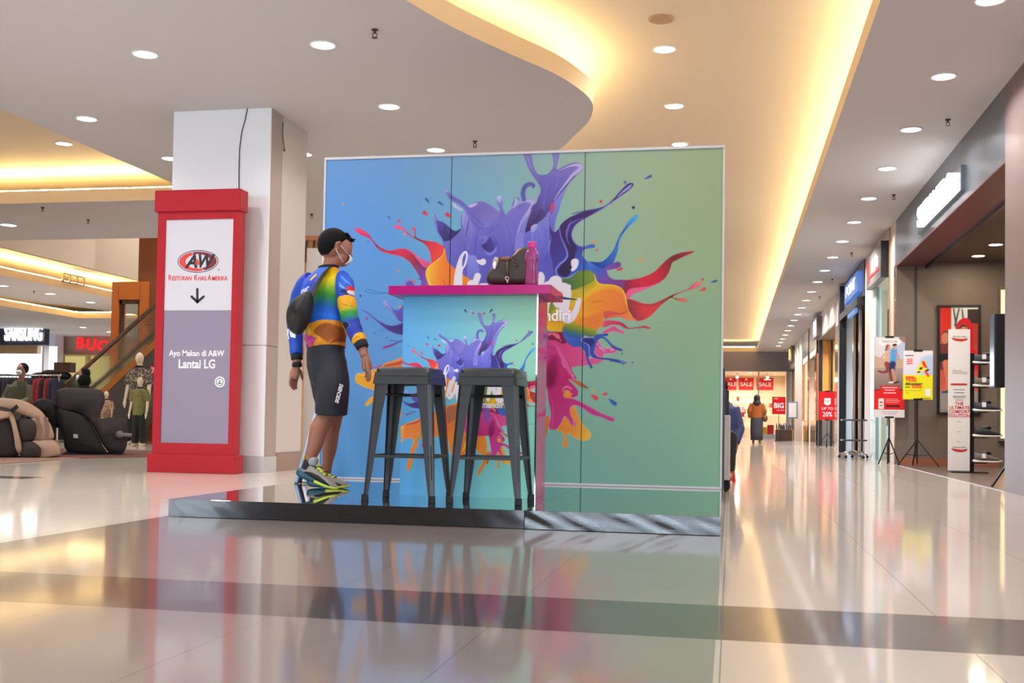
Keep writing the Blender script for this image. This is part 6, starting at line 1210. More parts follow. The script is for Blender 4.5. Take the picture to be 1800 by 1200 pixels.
for k, (y0, y1) in enumerate(((34.2, 37.4), (37.8, 40.95))):
    front('storefront', ('bronze framed mirror-like window bay next to the golden shop', 'bronze framed window bay farther along, lit from inside')[k], y0, y1, 3.2, [('base', M_BRONZE, (WX, y0, 0), (WX + .2, y1, .75)), ('glass', M_GLASS_WARM if k == 0 else glow('warm_window', (255, 214, 160), .9), (WX + .06, y0 + .3, .75), (WX + .1, y1 - .2, 2.75)), ('head', M_STONE, (WX, y0, 2.75), (WX + .2, y1, ZS - .01)), ('frame', M_BRONZE, (WX - .02, y0, .0), (WX + .1, y0 + .3, ZS - .01)), ('frame', M_BRONZE, (WX - .02, y1 - .2, 0), (WX + .1, y1, ZS - .01)), ('transom_glass', M_GREYM, (WX - .01, y0 + .3, 2.95), (WX + .02, y1 - .2, 3.6))])
struct(B().box((WX, 41.0, 0), (WX + .2, 46.0, ZS)).done('wall_far_right', M_STONE))
front('storefront', 'dark shop doorway at the far end beside the yellow bin', 46.05, 49.95, 3.2, [('dark_opening', M_DARK, (WX + .1, 46.05, 0), (WX + .2, 49.95, 3.0)), ('fascia', M_STONE, (WX, 46.05, 3.0), (WX + .2, 49.95, ZS - .01))])
sg = thing('shop_sign', 'small golden lit sign on the white fascia at the far right end', 'sign', (WX - .1, 46.8, 3.2)); B().box((-.05, -.7, 0), (.12, 1.6, .62)).done('box', M_BROWN, sg); text('lettering', '3S', .56, (-.058, .45, .3), glow('letter_gold', (255, 214, 90), 2.2), sg, rot=(math.pi / 2, 0, -math.pi / 2), bold=.02, sx=1.9, ext=.004)
nb = thing('notice_frame', 'pale framed notice standing by the dark far doorway', 'notice', (2.3, 44.0, 0)); B().box((-.16, 0, .85), (.2, .02, 1.5)).done('frame', mat('grey_blue_frame', (120, 136, 156), .4), nb); B().box((-.12, -.012, .9), (.16, .0, 1.45)).done('sheet', M_WHT, nb); b = B(); b.tube([(0, .01, 0), (0, .01, .9)], .012, 6); b.done('pole', M_BLKM, nb)
tag(B().box((2.12, 44.6, 0), (2.38, 44.9, .42)).done('bin', mat('yellow_plastic', (232, 196, 30), .4), bevel=.02), 'small yellow bin on the floor beside the far dark doorway', 'bin')
pl = thing('planter', 'dark brown planter box with plants before the far shop window', 'planter', (1.95, 43.2, 0)); B().box((-.3, -.15, 0), (.3, .15, .42)).done('box', mat('dark_brown_wood', (66, 50, 44), .5), pl); b = B(); b.smooth = True
for k in range(9): b.tube([(-.24 + .06 * k, 0, .4), (-.25 + .06 * k + .03 * math.sin(k), .02, .55), (-.26 + .06 * k + .08 * math.sin(k * 2), .03, .68)], [.02, .03, .004], 6)
b.done('plants', mat('dusky_plant', (70, 74, 84), .6), pl)

# far end shop
EY = 50
M_SALE = mat('sale_red', (196, 22, 34), .6); M_SALEW = mat('sale_letters', (250, 232, 226), .6)
struct(B().box((-3.9, EY, 2.95), (2.7, EY + .3, ZS)).done('wall_far_header', mat('grey_header', (150, 142, 148), .5)))
struct(B().box((-3.9, EY + 4.5, 0), (2.7, EY + 4.7, 3.2)).done('wall_far', mat('warm_white_wall', (240, 214, 180), .6)))
struct(B().box((-3.9, EY + .3, 2.94), (2.7, EY + 4.6, 3.02)).done('ceiling_far_shop', mat('warm_white_ceiling', (240, 220, 196), .6)))
struct(B().box((2.5, EY, 0), (2.7, EY + 4.6, 3)).done('wall_far_side', mat('warm_white_wall')))
M_CLEAR = mat('clear_glass', (240, 245, 245), .02, trans=1, ior=1.05, spec=.2)
b = B(); b.box((1.14, EY - .02, 0), (1.2, EY + .06, 2.95)); b.box((2.36, EY - .02, 0), (2.5, EY + .06, 2.95)); b.box((1.2, EY - .02, 0), (2.36, EY + .06, .18)); gw = thing('shop_window', 'far shop display window right of the entrance with sale signs behind', 'shop window', (1.77, EY, 0)); b.done('frame', M_FRAME, gw, world=True); B().box((1.2, EY, .18), (2.36, EY + .02, 2.95)).done('glass', M_CLEAR, gw, world=True)
for k, (x0, x1) in enumerate(((-1.2, -.37), (-.31, .24), (.29, .99), (1.06, 1.84))):
    if k == 0: continue
    p = thing('sale_poster', 'red SALE poster on the far shop wall, %s' % ('', 'leftmost one partly cut by the backdrop', 'middle one above the woman', 'rightmost one behind the window glass')[k], 'poster', ((x0 + x1) / 2 * 1.09, EY + 4.46, 2.26)); w = x1 - x0; B().box((-w / 2, 0, 0), (w / 2, .03, .58)).done('panel', M_SALE, p); text('lettering', 'SALE', .26, (0, -.01, .26), M_SALEW, p, bold=.006, sx=1.05); B().box((-.05, -.008, .46), (.05, 0, .55)).done('bag_icon', M_SALEW, p)
M_SHELF = mat('shelf_white', (244, 226, 206), .5); M_BOXW = mat('white_boxes', (226, 204, 190), .6); M_BOXR = mat('red_boxes', (186, 46, 40), .6)
for k, (x, y) in enumerate(((-.3, .9), (.8, .9), (1.9, .9), (-.6, 3.3), (.7, 3.3), (2.0, 3.3))): downlight(x, EY + y, 2.94, 'round lamp added to light the far shop, %s row, %s from the left' % (('front', 'rear')[k // 3], ORD[k % 3]), 'lamps added in the far shop', 24)  # lamps added to brighten the far shop interior
sh = thing('shelf_unit', 'white shelves with rows of boxes at the far shop entrance left of the woman', 'shelf', (.1, EY + 1.2, 0))
B().box((-.6, .02, 0), (.55, .3, .1)).done('base', M_SHELF, sh)
for k in range(6): B().box((-.6, 0, .1 + .27 * k), (.55, .3, .13 + .27 * k)).done('shelf_board', M_SHELF, sh)
rb = random.Random(8)
for k in range(5):
    for i in range(6):
        h = rb.uniform(.13, .2); tag(B().box((.1 - .56 + .18 * i, EY + 1.2, .135 + .27 * k), (.1 - .56 + .18 * i + .15, EY + 1.42, .135 + .27 * k + h)).done('shoe_box', M_BOXW if (i + k) % 4 else M_BOXR), 'pale small box on the far shop shelves, %s shelf up, %s from the left' % (ORD[k], ORD[i]), 'box', 'boxes on the far shop shelves')
su = thing('wall_shelf', 'warm lit wall shelf with red and white goods below the sale posters', 'shelf', (.9, EY + 3.0, 0))
for z in (1.98, 1.65, 1.35, 1.05): B().box((-1.2, 0, z), (1.0, .25, z + .04)).done('shelf_board', M_SHELF, su)
for k in range(14):
    z = (1.69, 1.39, 1.09)[k % 3]; x = -.2 + .15 * k; tag(B().box((x, EY + 3.02, z), (x + .12, EY + 3.2, z + .12 + .08 * (k % 2))).done('packet', M_BOXR if k % 2 else M_BOXW), 'small packet on the lit wall shelf of the far shop, %s from the left' % ORD[k], 'packet', 'packets on the far wall shelf')
for k, (x, c, lb) in enumerate(((1.42, (226, 178, 40), 'yellow'), (1.72, (196, 40, 44), 'red'))): tag(B().box((x - .14, EY + .4, .0), (x + .14, EY + .8, .5 + .1 * k)).done('display_box', mat('display_%s' % lb, c, .5), bevel=.03), '%s display block standing inside the far shop window' % lb, 'display block')
for k in range(2):
    sp = thing('track_spotlight', ('white spotlight head on the far shop ceiling left', 'white spotlight head on the far shop ceiling right behind the window')[k], 'ceiling light', ((.25, 1.6)[k], EY + 1.5, 2.94)); b = B(); b.smooth = True; b.tube([(0, 0, 0), (0, 0, -.12)], .03, 8); b.tube([(0, .1, -.1), (0, -.12, -.2)], .07, 10); b.done('head', mat('white_plastic'), sp); b = B(); b.ball((0, -.14, -.21), .06); b.done('bulb', glow('warm_lens'), sp)
    l = bpy.data.lights.new('lamp', 'AREA'); l.size = .3; l.energy = 90; l.color = (1, .84, .66); lo = bpy.data.objects.new('lamp', l); COL.objects.link(lo); lo.parent = sp; lo.location = (0, 0, -.3)

# ------------------------------------------------------------------ woman walking away, seated person and cart behind the backdrop
def fig_tube(b, pts, rad, n=12): b.tube([Vector(p) for p in pts], rad, n)
wm = thing('person', 'person in a brown top, dark headscarf and long skirt walking away down the corridor', 'person', (.80, 36, 0))
M_WSK = mat('skin'); b = B()
b.ball((0, -.01, 1.42), (.075, .09, .105)); fig_tube(b, [(0, 0, 1.35), (0, 0, 1.2), (0, 0, .9), (0, 0, .75)], [.05, .12, .12, .13])
for s_ in (-1, 1): fig_tube(b, [(s_ * .15, 0, 1.2), (s_ * .22, -.02, .98), (s_ * .17, .1, .80), (s_ * .15, .14, .74)], [.05, .045, .035, .03]); fig_tube(b, [(s_ * .08, 0, .75), (s_ * .09, .0, .4), (s_ * .10, -.04 * s_, .1), (s_ * .10, -.04 * s_, .03)], [.09, .06, .045, .04]); fig_tube(b, [(s_ * .10, -.04 * s_ - .05, .035), (s_ * .11, -.04 * s_ + .12, .03)], [.04, .035])
fuse(b, 'body', M_WSK, wm, .012, 2)
b = B(); b.ball((0, -.02, 1.425), (.105, .115, .125)); fig_tube(b, [(0, -.02, 1.36), (0, -.03, 1.26), (.0, -.06, 1.12)], [.10, .14, .06]); fuse(b, 'headscarf', mat('dark_scarf', (52, 46, 46), .8), wm, .012, 3)
b = B(); b.loft([oval((0, 0, z), (1, 0, 0), r, q, 18) for z, r, q in ((.80, .20, .15), (.95, .19, .145), (1.12, .20, .14), (1.24, .18, .12), (1.31, .10, .08))])
for s_ in (-1, 1): fig_tube(b, [(s_ * .15, 0, 1.24), (s_ * .24, -.02, 1.02), (s_ * .21, .08, .82)], [.075, .075, .06])
fuse(b, 'brown_top', mat('rust_top', (168, 92, 36), .8), wm, .014, 3)
b = B(); b.loft([oval((.0, 0, z), (1, 0, 0), r, q, 18) for z, r, q in ((.10, .19, .17), (.4, .20, .16), (.7, .195, .15), (.84, .18, .14))]); b.done('skirt', mat('charcoal_skirt', (66, 66, 78), .85), wm, smooth=True)
hb = B(); hb.smooth = True; hb.ball((.80 + .25, 36.0, .80), (.09, .14, .12)); hb.tube([(.80 + .22, 36.06, .86), (.80 + .2, 36.0, 1.27), (.80 + .22, 35.94, .86)], .012, 6); tag(hb.done('shoulder_bag', mat('brown_leather')), 'brown shoulder bag carried by the walking woman at her right side', 'bag')
pr = thing('person', 'person in a dark blue jacket seated behind the right edge of the backdrop', 'person', (-.12, 11.6, 0))
b = B(); b.ball((0, 0, .93), (.075, .09, .11)); fig_tube(b, [(0, 0, .85), (0, 0, .75), (0, 0, .5), (0, 0, .4)], [.05, .13, .13, .14]); fig_tube(b, [(.14, 0, .74), (.19, -.03, .52), (.16, -.12, .36), (.15, -.14, .29)], [.05, .042, .034, .03])
for s_ in (-1, 1): fig_tube(b, [(s_ * .09, 0, .42), (s_ * .10, -.38, .44), (s_ * .10, -.40, .1), (s_ * .10, -.47, .04)], [.085, .065, .045, .04])
fuse(b, 'body', M_SKIN, pr, .01, 2)
b = B(); b.ball((0, .015, .965), (.088, .098, .10)); fuse(b, 'hair', mat('black_hair'), pr, .01, 1)
b = B(); b.smooth = True; b.tube([(0, 0, .81), (0, 0, .875)], [.075, .065], 14); b.done('collar', mat('white_plastic'), pr)
b = B(); b.loft([oval((0, 0, z), (1, 0, 0), r, q, 18) for z, r, q in ((.38, .18, .15), (.6, .18, .14), (.74, .18, .12), (.82, .10, .08))])
for s_ in (-1, 1): fig_tube(b, [(s_ * .14, 0, .75), (s_ * .2, -.03, .53), (s_ * .165, -.11, .39)], [.07, .062, .045])
fuse(b, 'jacket', mat('navy_jacket', (44, 54, 100), .7), pr, .012, 3)
b = B()
for s_ in (-1, 1): fig_tube(b, [(s_ * .09, .02, .43), (s_ * .10, -.38, .45), (s_ * .10, -.40, .12)], [.105, .085, .065])
fuse(b, 'trousers', M_RIB, pr, .012, 2)
so = thing('stool', 'red plastic stool under the seated person behind the backdrop', 'stool', (-.12, 11.62, 0)); B().box((-.15, -.15, .27), (.15, .15, .30)).done('seat', mat('red_plastic', (206, 40, 44), .4), so, bevel=.02)
for sx in (-1, 1):
    for sy in (-1, 1): b = B(); b.tube([(sx * .12, sy * .12, .28), (sx * .155, sy * .155, .0)], .018, 8); b.done('leg', mat('red_plastic'), so)
ca = thing('cart', 'tall slim grey wheeled cabinet with black top behind the backdrop edge', 'cabinet', (-.17, 9.95, 0))
B().box((-.2, -.2, .10), (.165, .2, .66)).done('cabinet_body', mat('grey_white_metal', (196, 190, 186), .4), ca, bevel=.01); B().box((-.2, -.18, .66), (.15, .18, .88)).done('black_top', M_DARK, ca, bevel=.01); B().box((.1655, -.17, .2), (.168, -.13, .6)).done('groove', M_DARK, ca)
for sx in (-.15, .12):
    for sy in (-.15, .15): b = B(); b.lathe([(.01, -.015), (.05, -.015), (.05, .015), (.01, .015)], n=14); o = b.done('caster', M_RUB, ca); o.data.transform(Matrix.Translation((sx, sy, .05)) @ Matrix.Rotation(math.pi / 2, 4, 'X'))
bs = B(); bs.box((BX1 - .04, 8.445, 0), (BX1 + .015, 8.50, 1.0)); tag(bs.done('support_leg', M_DARK), 'black upright support standing behind the right edge of the backdrop', 'support')

# ------------------------------------------------------------------ left background
class Plane:      # an upright plane square to the line of sight at a real place; outlines are traced on it
    def __init__(s, px, Y):
        c = at(px, 800, Y=Y); s.c = Vector((c.x, c.y, 0)); s.rz = math.atan2(-c.x, c.y)
        s.r = Vector((math.cos(s.rz), math.sin(s.rz), 0)); s.d = Vector((-math.sin(s.rz), math.cos(s.rz), 0))
    def __call__(s, pts, fr=(0, 600, 4.8), off=0.):
        out = []
        for x, y in pts:
            q = CM.T @ np.array([fr[0] + x / fr[2] - CX, CY - fr[1] - y / fr[2], FPX]); q = Vector(q)
            t = (s.c.dot(s.d) + off) / q.dot(s.d); p = q * t
            out.append(((p - s.c).dot(s.r), max(.004, EYE + p.z)))
        return out
def rounded(b, P, y0, y1, r=.05):
    c = (sum(p[0] for p in P) / len(P), sum(p[1] for p in P) / len(P)); rings = []
    for y, k in ((y0, .80), (y0 + r * .3, .92), (y0 + r, 1.), (y1 - r, 1.), (y1 - r * .3, .92), (y1, .8)):
        rings.append([(c[0] + (x - c[0]) * k, y, c[1] + (z - c[1]) * k) for x, z in P])
    b.smooth = True; b.loft(rings)
M_CH = mat('dark_grey_fabric', (54, 47, 51), .8, noise=.1, nscale=40); M_CHB = mat('black_fabric', (15, 14, 16), .7); M_BG = mat('beige_leather', (178, 146, 122), .45, bump=.1, nscale=14); M_CHO = mat('brown_shell', (48, 38, 36), .65, noise=.1, nscale=30)
ch = thing('massage_chair', 'dark grey massage chair seen from the side on the brown rug', 'massage chair', (0, 0, 0))
pl_ = Plane(160, 14.4); ch.location = pl_.c; ch.rotation_euler = (0, 0, pl_.rz); px_prism = lambda pts, y0, y1: pl_(pts, off=y0)
def SP(pts, n=4): return [tuple(p) for p in spline(pts, n, True)]
P = px_prism([(480, 410), (560, 388), (700, 392), (830, 402), (880, 440), (882, 520), (850, 600), (850, 660), (960, 645), (1040, 655), (1075, 700), (1078, 800), (1065, 900), (1020, 955), (930, 940), (860, 860), (790, 720), (690, 610), (560, 570), (475, 560), (468, 470)], -.35, .4)
b = B(); rounded(b, SP(P, 3), -.35, .4, .09); b.done('outer_shell', M_CH, ch)
P = px_prism([(475, 570), (560, 575), (680, 612), (780, 720), (850, 860), (900, 945), (800, 965), (570, 930), (530, 800), (485, 690)], -.38, .36)
b = B(); rounded(b, SP(P, 3), -.38, .36, .06); b.done('side_panel', M_CHB, ch)
P = px_prism([(510, 960), (560, 930), (800, 950), (1000, 945), (1020, 968), (800, 985), (520, 985)], -.4, .36)
b = B(); b.prism([(x, max(.004, z)) for x, z in P], -.35, .3, 'y'); b.done('base', M_CHB, ch)
(qx, qz), = px_prism([(1010, 785)], -.38, 0); b = B(); b.smooth = True; b.tube([(qx, -.33, qz), (qx, -.40, qz)], .055, 14); b.tube([(qx, -.37, qz), (qx + .16, -.37, qz - .01)], .028, 8); b.done('round_knob', mat('grey_plastic', (120, 116, 122), .4), ch)
P = px_prism([(470, 545), (380, 480), (300, 500), (270, 560), (360, 600), (420, 700), (500, 720)], -.3, .3); b = B(); rounded(b, SP(P, 3), -.25, .3, .05); b.done('seat_cushion', M_CHB, ch)
(qx, qz), = px_prism([(640, 795)], -.4, 0); b = B(); b.quad((qx - .03, -.40, qz - .03), (qx + .03, -.40, qz - .035), (qx + .025, -.40, qz + .02), (qx - .035, -.40, qz + .025)); b.done('label_patch', mat('pale_label', (190, 190, 196), .5), ch)
ch = thing('massage_chair', 'brown and beige reclining massage chair at the left picture edge', 'massage chair', (0, 0, 0))
pl_ = Plane(50, 13.0); ch.location = pl_.c; ch.rotation_euler = (0, 0, pl_.rz)
for nm, m, pts, y0, y1 in (('outer_shell', M_CHO, [(-260, 560), (60, 560), (110, 640), (140, 780), (165, 900), (150, 960), (60, 975), (-260, 980)], -.35, .4), ('arm_rest', M_BG, [(-200, 560), (40, 590), (100, 600), (140, 700), (185, 900), (150, 945), (130, 800), (90, 650), (30, 640), (-200, 700)], -.42, -.15), ('back_cushion', M_BG, [(-200, 480), (60, 480), (200, 500), (330, 570), (390, 650), (320, 660), (200, 620), (60, 580), (-200, 600)], -.3, .4), ('thigh_pad', M_CHO, [(150, 660), (240, 650), (300, 690), (300, 800), (250, 840), (180, 830)], -.36, .3), ('calf_pad', M_BG, [(160, 640), (260, 650), (300, 610), (400, 660), (450, 760), (440, 830), (280, 835), (300, 760), (250, 680)], -.3, .34), ('foot_side', M_CHO, [(190, 850), (270, 845), (340, 900), (330, 985), (180, 985)], -.38, .3), ('foot_rest', M_BG, [(260, 845), (330, 830), (430, 830), (490, 870), (512, 950), (470, 970), (330, 985), (340, 910)], -.33, .36)):
    P = px_prism(pts, y0, y1); P = [(x, max(.004, z)) for x, z in SP(P, 3)]; b = B(); rounded(b, P, y0, y1, .05); b.done(nm, m, ch)
for k in range(2):
    P = px_prism([(300 + 75 * k, 640), (330 + 75 * k, 640), (360 + 60 * k, 740), (350 + 60 * k, 830), (320 + 60 * k, 830), (330 + 60 * k, 740)], -.33, 0); b = B(); b.prism(P, -.32, -.28, 'y'); b.done('pad_seam', mat('brown_seam', (136, 106, 90), .6), ch)
b = B(); P = px_prism([(85, 575), (140, 530), (160, 555), (105, 610)], -.46, 0); b.prism(P, -.46, -.40, 'y'); b.done('remote_holder', M_CHB, ch)
rg = B(); rg.prism([(-13, 11.2), (-8.0, 10.95), (-8.25, 13.0), (-13, 13.0)], 0.0, .012); tag(rg.done('rug', mat('patterned_rug', (150, 122, 110), .9, noise=.35, nscale=9)), 'patterned brown rug in front of the massage chairs at left', 'rug')
rg = B(); rg.prism([(-13, 13.02), (-8.25, 13.02), (-7.6, 14.6), (-8.6, 16.5), (-13, 16.5)], 0.0, .010); tag(rg.done('rug', mat('maroon_rug', (112, 74, 70), .9, noise=.1)), 'plain reddish brown rug under the dark massage chair beside the pylon', 'rug')

M_MANN = mat('cream_mannequin', (226, 204, 178), .45)
def pattern(name, a, c, sc):
    m = mat(name, a, .8)
    if 'pat' in m: return m
    nt = m.node_tree; t = nt.nodes.new('ShaderNodeTexCoord'); n = nt.nodes.new('ShaderNodeTexNoise'); n.inputs['Scale'].default_value = sc; n.inputs['Distortion'].default_value = 2.5
    r = nt.nodes.new('ShaderNodeValToRGB'); r.color_ramp.elements[0].position = .52; r.color_ramp.elements[0].color = (*lin(a), 1); r.color_ramp.elements[1].position = .56; r.color_ramp.elements[1].color = (*lin(c), 1)
    nt.links.new(t.outputs['Object'], n.inputs['Vector']); nt.links.new(n.outputs['Fac'], r.inputs['Fac']); nt.links.new(r.outputs['Color'], nt.nodes['Principled BSDF'].inputs['Base Color']); m['pat'] = 1
    return m
def mannequin(label, loc, H, shirt, trousers=None, face=True, half=False):
    t = thing('mannequin', label, 'mannequin', loc); k = H / 1.78
    def q(x, y, z): return Vector((x * k, y * k, z * k))
    b = B(); b.ball(q(0, 0, 1.67), (.075 * k, .095 * k, .115 * k), 14, 10); b.tube([q(0, .01, 1.60), q(0, .02, 1.48)], [.052 * k, .055 * k], 12)
    if face: b.tube([q(0, -.085, 1.68), q(0, -.115, 1.645), q(0, -.09, 1.635)], [.012 * k, .016 * k, .012 * k], 6)
    b.loft([oval(q(0, 0, z), (1, 0, 0), r * k, s_ * k, 16) for z, r, s_ in ((.82, .15, .11), (.95, .15, .11), (1.1, .135, .10), (1.3, .16, .115), (1.43, .15, .09), (1.49, .06, .06))])
    for s_ in (-1, 1):
        b.tube([q(s_ * .17, 0, 1.43), q(s_ * .22, .0, 1.15), q(s_ * .235, -.05, .93), q(s_ * .235, -.08, .86)], [.055 * k, .045 * k, .034 * k, .03 * k], 10)
        if not half or True: b.tube([q(s_ * .235, -.08, .88), q(s_ * .235, -.095, .80), q(s_ * .232, -.1, .70)], [.03 * k, .042 * k, .014 * k], 10, flat=.55)
        if not half: b.tube([q(s_ * .08, 0, .84), q(s_ * .10, -.01, .48), q(s_ * .11, .02, .1), q(s_ * .11, .02, .04)], [.09 * k, .06 * k, .045 * k, .045 * k], 12); b.tube([q(s_ * .11, .05, .035), q(s_ * .125, -.06, .04), q(s_ * .13, -.14, .02)], [.035 * k, .042 * k, .03 * k], 10)
    if half: b.tube([q(0, 0, .84), q(0, 0, .05)], .03, 10); b.tube([q(0, 0, .03), q(0, 0, .0)], .16, 16)
    fuse(b, 'body', M_MANN, t, .012, 2)
    b = B(); b.loft([oval(q(0, 0, z), (1, 0, 0), r * k, s_ * k, 18) for z, r, s_ in ((.80, .185, .14), (.95, .175, .135), (1.15, .165, .128), (1.32, .18, .135), (1.43, .165, .105), (1.5, .075, .075))])
    for s_ in (-1, 1): b.tube([q(s_ * .15, 0, 1.44), q(s_ * .21, 0, 1.28), q(s_ * .235, 0, 1.17)], [.08 * k, .078 * k, .075 * k], 12)
    fuse(b, 'shirt', shirt, t, .012, 2)
    b = B(); b.smooth = True; b.tube([q(0, .0, 1.49), q(0, .0, 1.53)], [.085 * k, .07 * k], 14); b.done('collar', M_RIB, t)
    if trousers:
        b = B()
        for s_ in (-1, 1): b.tube([q(s_ * .07, 0, .86), q(s_ * .095, 0, .5), q(s_ * .115, .02, .09)], [.115 * k, .095 * k, .085 * k], 14)
        fuse(b, 'trousers', trousers, t, .012, 2)
    return t
M_BLKT = mat('black_trousers', (26, 24, 26), .8)
g = at(232, 780, Z=0)
mannequin('tall cream mannequin in a dark swirl patterned shirt by the escalator', (-11.22, 19.6, 0), 1.78, pattern('dark_batik', (44, 38, 34), (176, 156, 136), 22), M_BLKT)
mannequin('child mannequin in a green shirt and black trousers beside the red pylon', (-10.62, 18.6, 0), 1.27, pattern('green_batik', (124, 122, 66), (96, 90, 56), 30), M_BLKT, False)
mannequin('small child torso mannequin in a beige patterned shirt behind the dark massage chair', (-11.72, 19.3, 0), 1.02, pattern('beige_batik', (196, 162, 134), (110, 74, 56), 26), None, False, True)
mannequin('mannequin in a red floral shirt half hidden behind the red pylon edge', (-10.30, 19.4, 0), 1.12, pattern('red_batik', (160, 56, 44), (64, 70, 50), 24), None, False)
sg = thing('price_sign', 'small red discount sign behind the tall mannequin next to the pylon', 'sign', (-11.15, 20.1, 0)); B().box((-.12, 0, 1.36), (.3, .02, 1.55)).done('board', mat('red_board', (214, 34, 44), .5), sg); text('lettering', '75', .16, (-.02, -.008, 1.455), M_WHT, sg, bold=.003); b = B(); b.tube([(0, .03, .0), (0, .03, 1.5)], .012, 6); b.done('pole', M_BLKM, sg)
# clothes racks
M_GAR = [mat('garment_navy', (40, 40, 58), .85), mat('garment_black', (32, 30, 34), .85), mat('garment_purple', (58, 48, 66), .85), mat('garment_red', (140, 44, 50), .85), mat('garment_grey', (130, 110, 104), .85)]
rk = thing('clothes_rack', 'long clothes rack behind the massage chairs at left', 'rack', (-14.0, 20, 0)); b = B(); b.smooth = True; b.tube([(-1.1, 0, 1.34), (.85, 0, 1.34)], .02, 8)
for x in (-1.05, .8): b.tube([(x, 0, 0), (x, 0, 1.34)], .02, 8); b.tube([(x, -.25, .02), (x, .25, .02)], .02, 8)
b.done('rail_frame', M_CHR, rk)
for k in range(22):
    x = -15.0 + .085 * k; mt = M_GAR[4] if k < 3 else M_GAR[(k * 7) % 3] if k not in (16, 17, 18, 19) else M_GAR[3 if k != 18 else 1]
    g = thing('garment', '%s garment on the long rack, %s from the left' % (('greyish pink', 'dark')[k >= 3] if mt is not M_GAR[3] else 'dark red', ORD[k]), 'garment', (x, 20, 0), 0, 'garments on the long rack')
    b = B(); b.smooth = True; z0 = .52 + .05 * (k % 3); b.loft([oval((0, 0, z), (1, 0, 0), r, s_, 10) for z, r, s_ in ((z0, .042, .24), (.8, .038, .23), (1.12, .04, .22), (1.24, .03, .2), (1.29, .012, .05))]); b.done('cloth', mt, g)
    b = B(); b.smooth = True; b.tube([(0, 0, 1.27), (0, 0, 1.335), (0, .02, 1.355), (0, .03, 1.335)], .006, 5); b.done('hanger_hook', M_CHR, g)
tb = thing('hat_display', 'dark hats piled on a green topped table behind the clothes rack', 'display', (-14.9, 22.4, 0)); B().box((-.55, -.3, 1.25), (.75, .3, 1.33)).done('table_top', mat('green_cloth', (70, 110, 74), .8), tb); b = B(); b.box((-.5, -.25, 0), (.7, .25, 1.25)); b.done('table_base', M_DARK, tb); b = B(); b.smooth = True
for x, z, r in ((-.35, 1.40, .2), (-.1, 1.46, .22), (.2, 1.42, .2)): b.ball((x, 0, z), (r, .2, .1))
b.done('hats', M_RIB, tb); B().box((.05, -.1, 1.5), (.45, .12, 1.72)).done('dark_box', mat('brown_box', (74, 52, 50), .6), tb)
# people by the racks
def bust(label, loc, hair, top, extra=None, lean=0., seated=False):
    t = thing('person', label, 'person', loc); b = B(); h = 0
    b.ball((lean * .9, -.03, 1.30), (.075, .092, .11), 14, 10); b.tube([(lean * .9, -.01, 1.22), (lean * .7, 0, 1.10)], .05, 10); b.loft([oval((lean * (z - .5), 0, z), (1, 0, 0), r, s_, 14) for z, r, s_ in ((.50, .15, .12), (.8, .15, .115), (1.02, .16, .11), (1.12, .06, .06))])
    for s_ in (-1, 1):
        b.tube([(s_ * .16 + lean * .5, 0, 1.03), (s_ * .22 + lean * .4, -.06, .8), (s_ * .12 + lean * .8, -.24, .74), (s_ * .10 + lean * .9, -.3, .74)], [.055, .045, .036, .03], 10)
        b.tube([(s_ * .09, 0, .52), (s_ * .10, -.02, .28), (s_ * .10, 0, .05)], [.09, .06, .045], 10); b.tube([(s_ * .10, .03, .035), (s_ * .11, -.14, .03)], [.04, .035], 8)
    fuse(b, 'body', M_SKIN, t, .013, 2)
    b = B(); b.ball((lean * .92, .01, 1.335), (.09, .1, .10), 14, 10)
    if hair == 'scarf': b.ball((lean * .8, 0, 1.2), (.13, .12, .14), 14, 10)
    fuse(b, 'headscarf' if hair == 'scarf' else 'hair', mat('black_hair'), t, .013, 1)
    b = B(); b.loft([oval((lean * (z - .5), 0, z), (1, 0, 0), r, s_, 16) for z, r, s_ in ((.45, .19, .15), (.8, .185, .145), (1.02, .19, .13), (1.12, .09, .08))])
    for s_ in (-1, 1): b.tube([(s_ * .15 + lean * .5, 0, 1.04), (s_ * .225 + lean * .4, -.06, .8), (s_ * .14 + lean * .75, -.2, .75)], [.075, .066, .055], 10)
    fuse(b, 'top', top, t, .014, 2)
    b = B()
    for s_ in (-1, 1): b.tube([(s_ * .09, 0, .55), (s_ * .10, -.02, .28), (s_ * .10, 0, .07)], [.11, .09, .07], 10)
    fuse(b, 'trousers', M_BLKT, t, .014, 2)
    b = B(); b.smooth = True; b.ball((lean * .9 + .01, -.11, 1.262), (.055, .035, .045), 10, 8); b.done('face_mask', M_MASK, t)
    return t
bust('person with short black hair and a mask leaning over at the left picture edge', (-11.95, 16.9, 0), 'short', mat('olive_top', (84, 84, 66), .8), lean=.12)
bust('person in black clothes and headscarf standing behind the dark massage chair', (-11.75, 18.6, 0), 'scarf', mat('black_hair'), lean=-.05).rotation_euler = (0, 0, -.9)
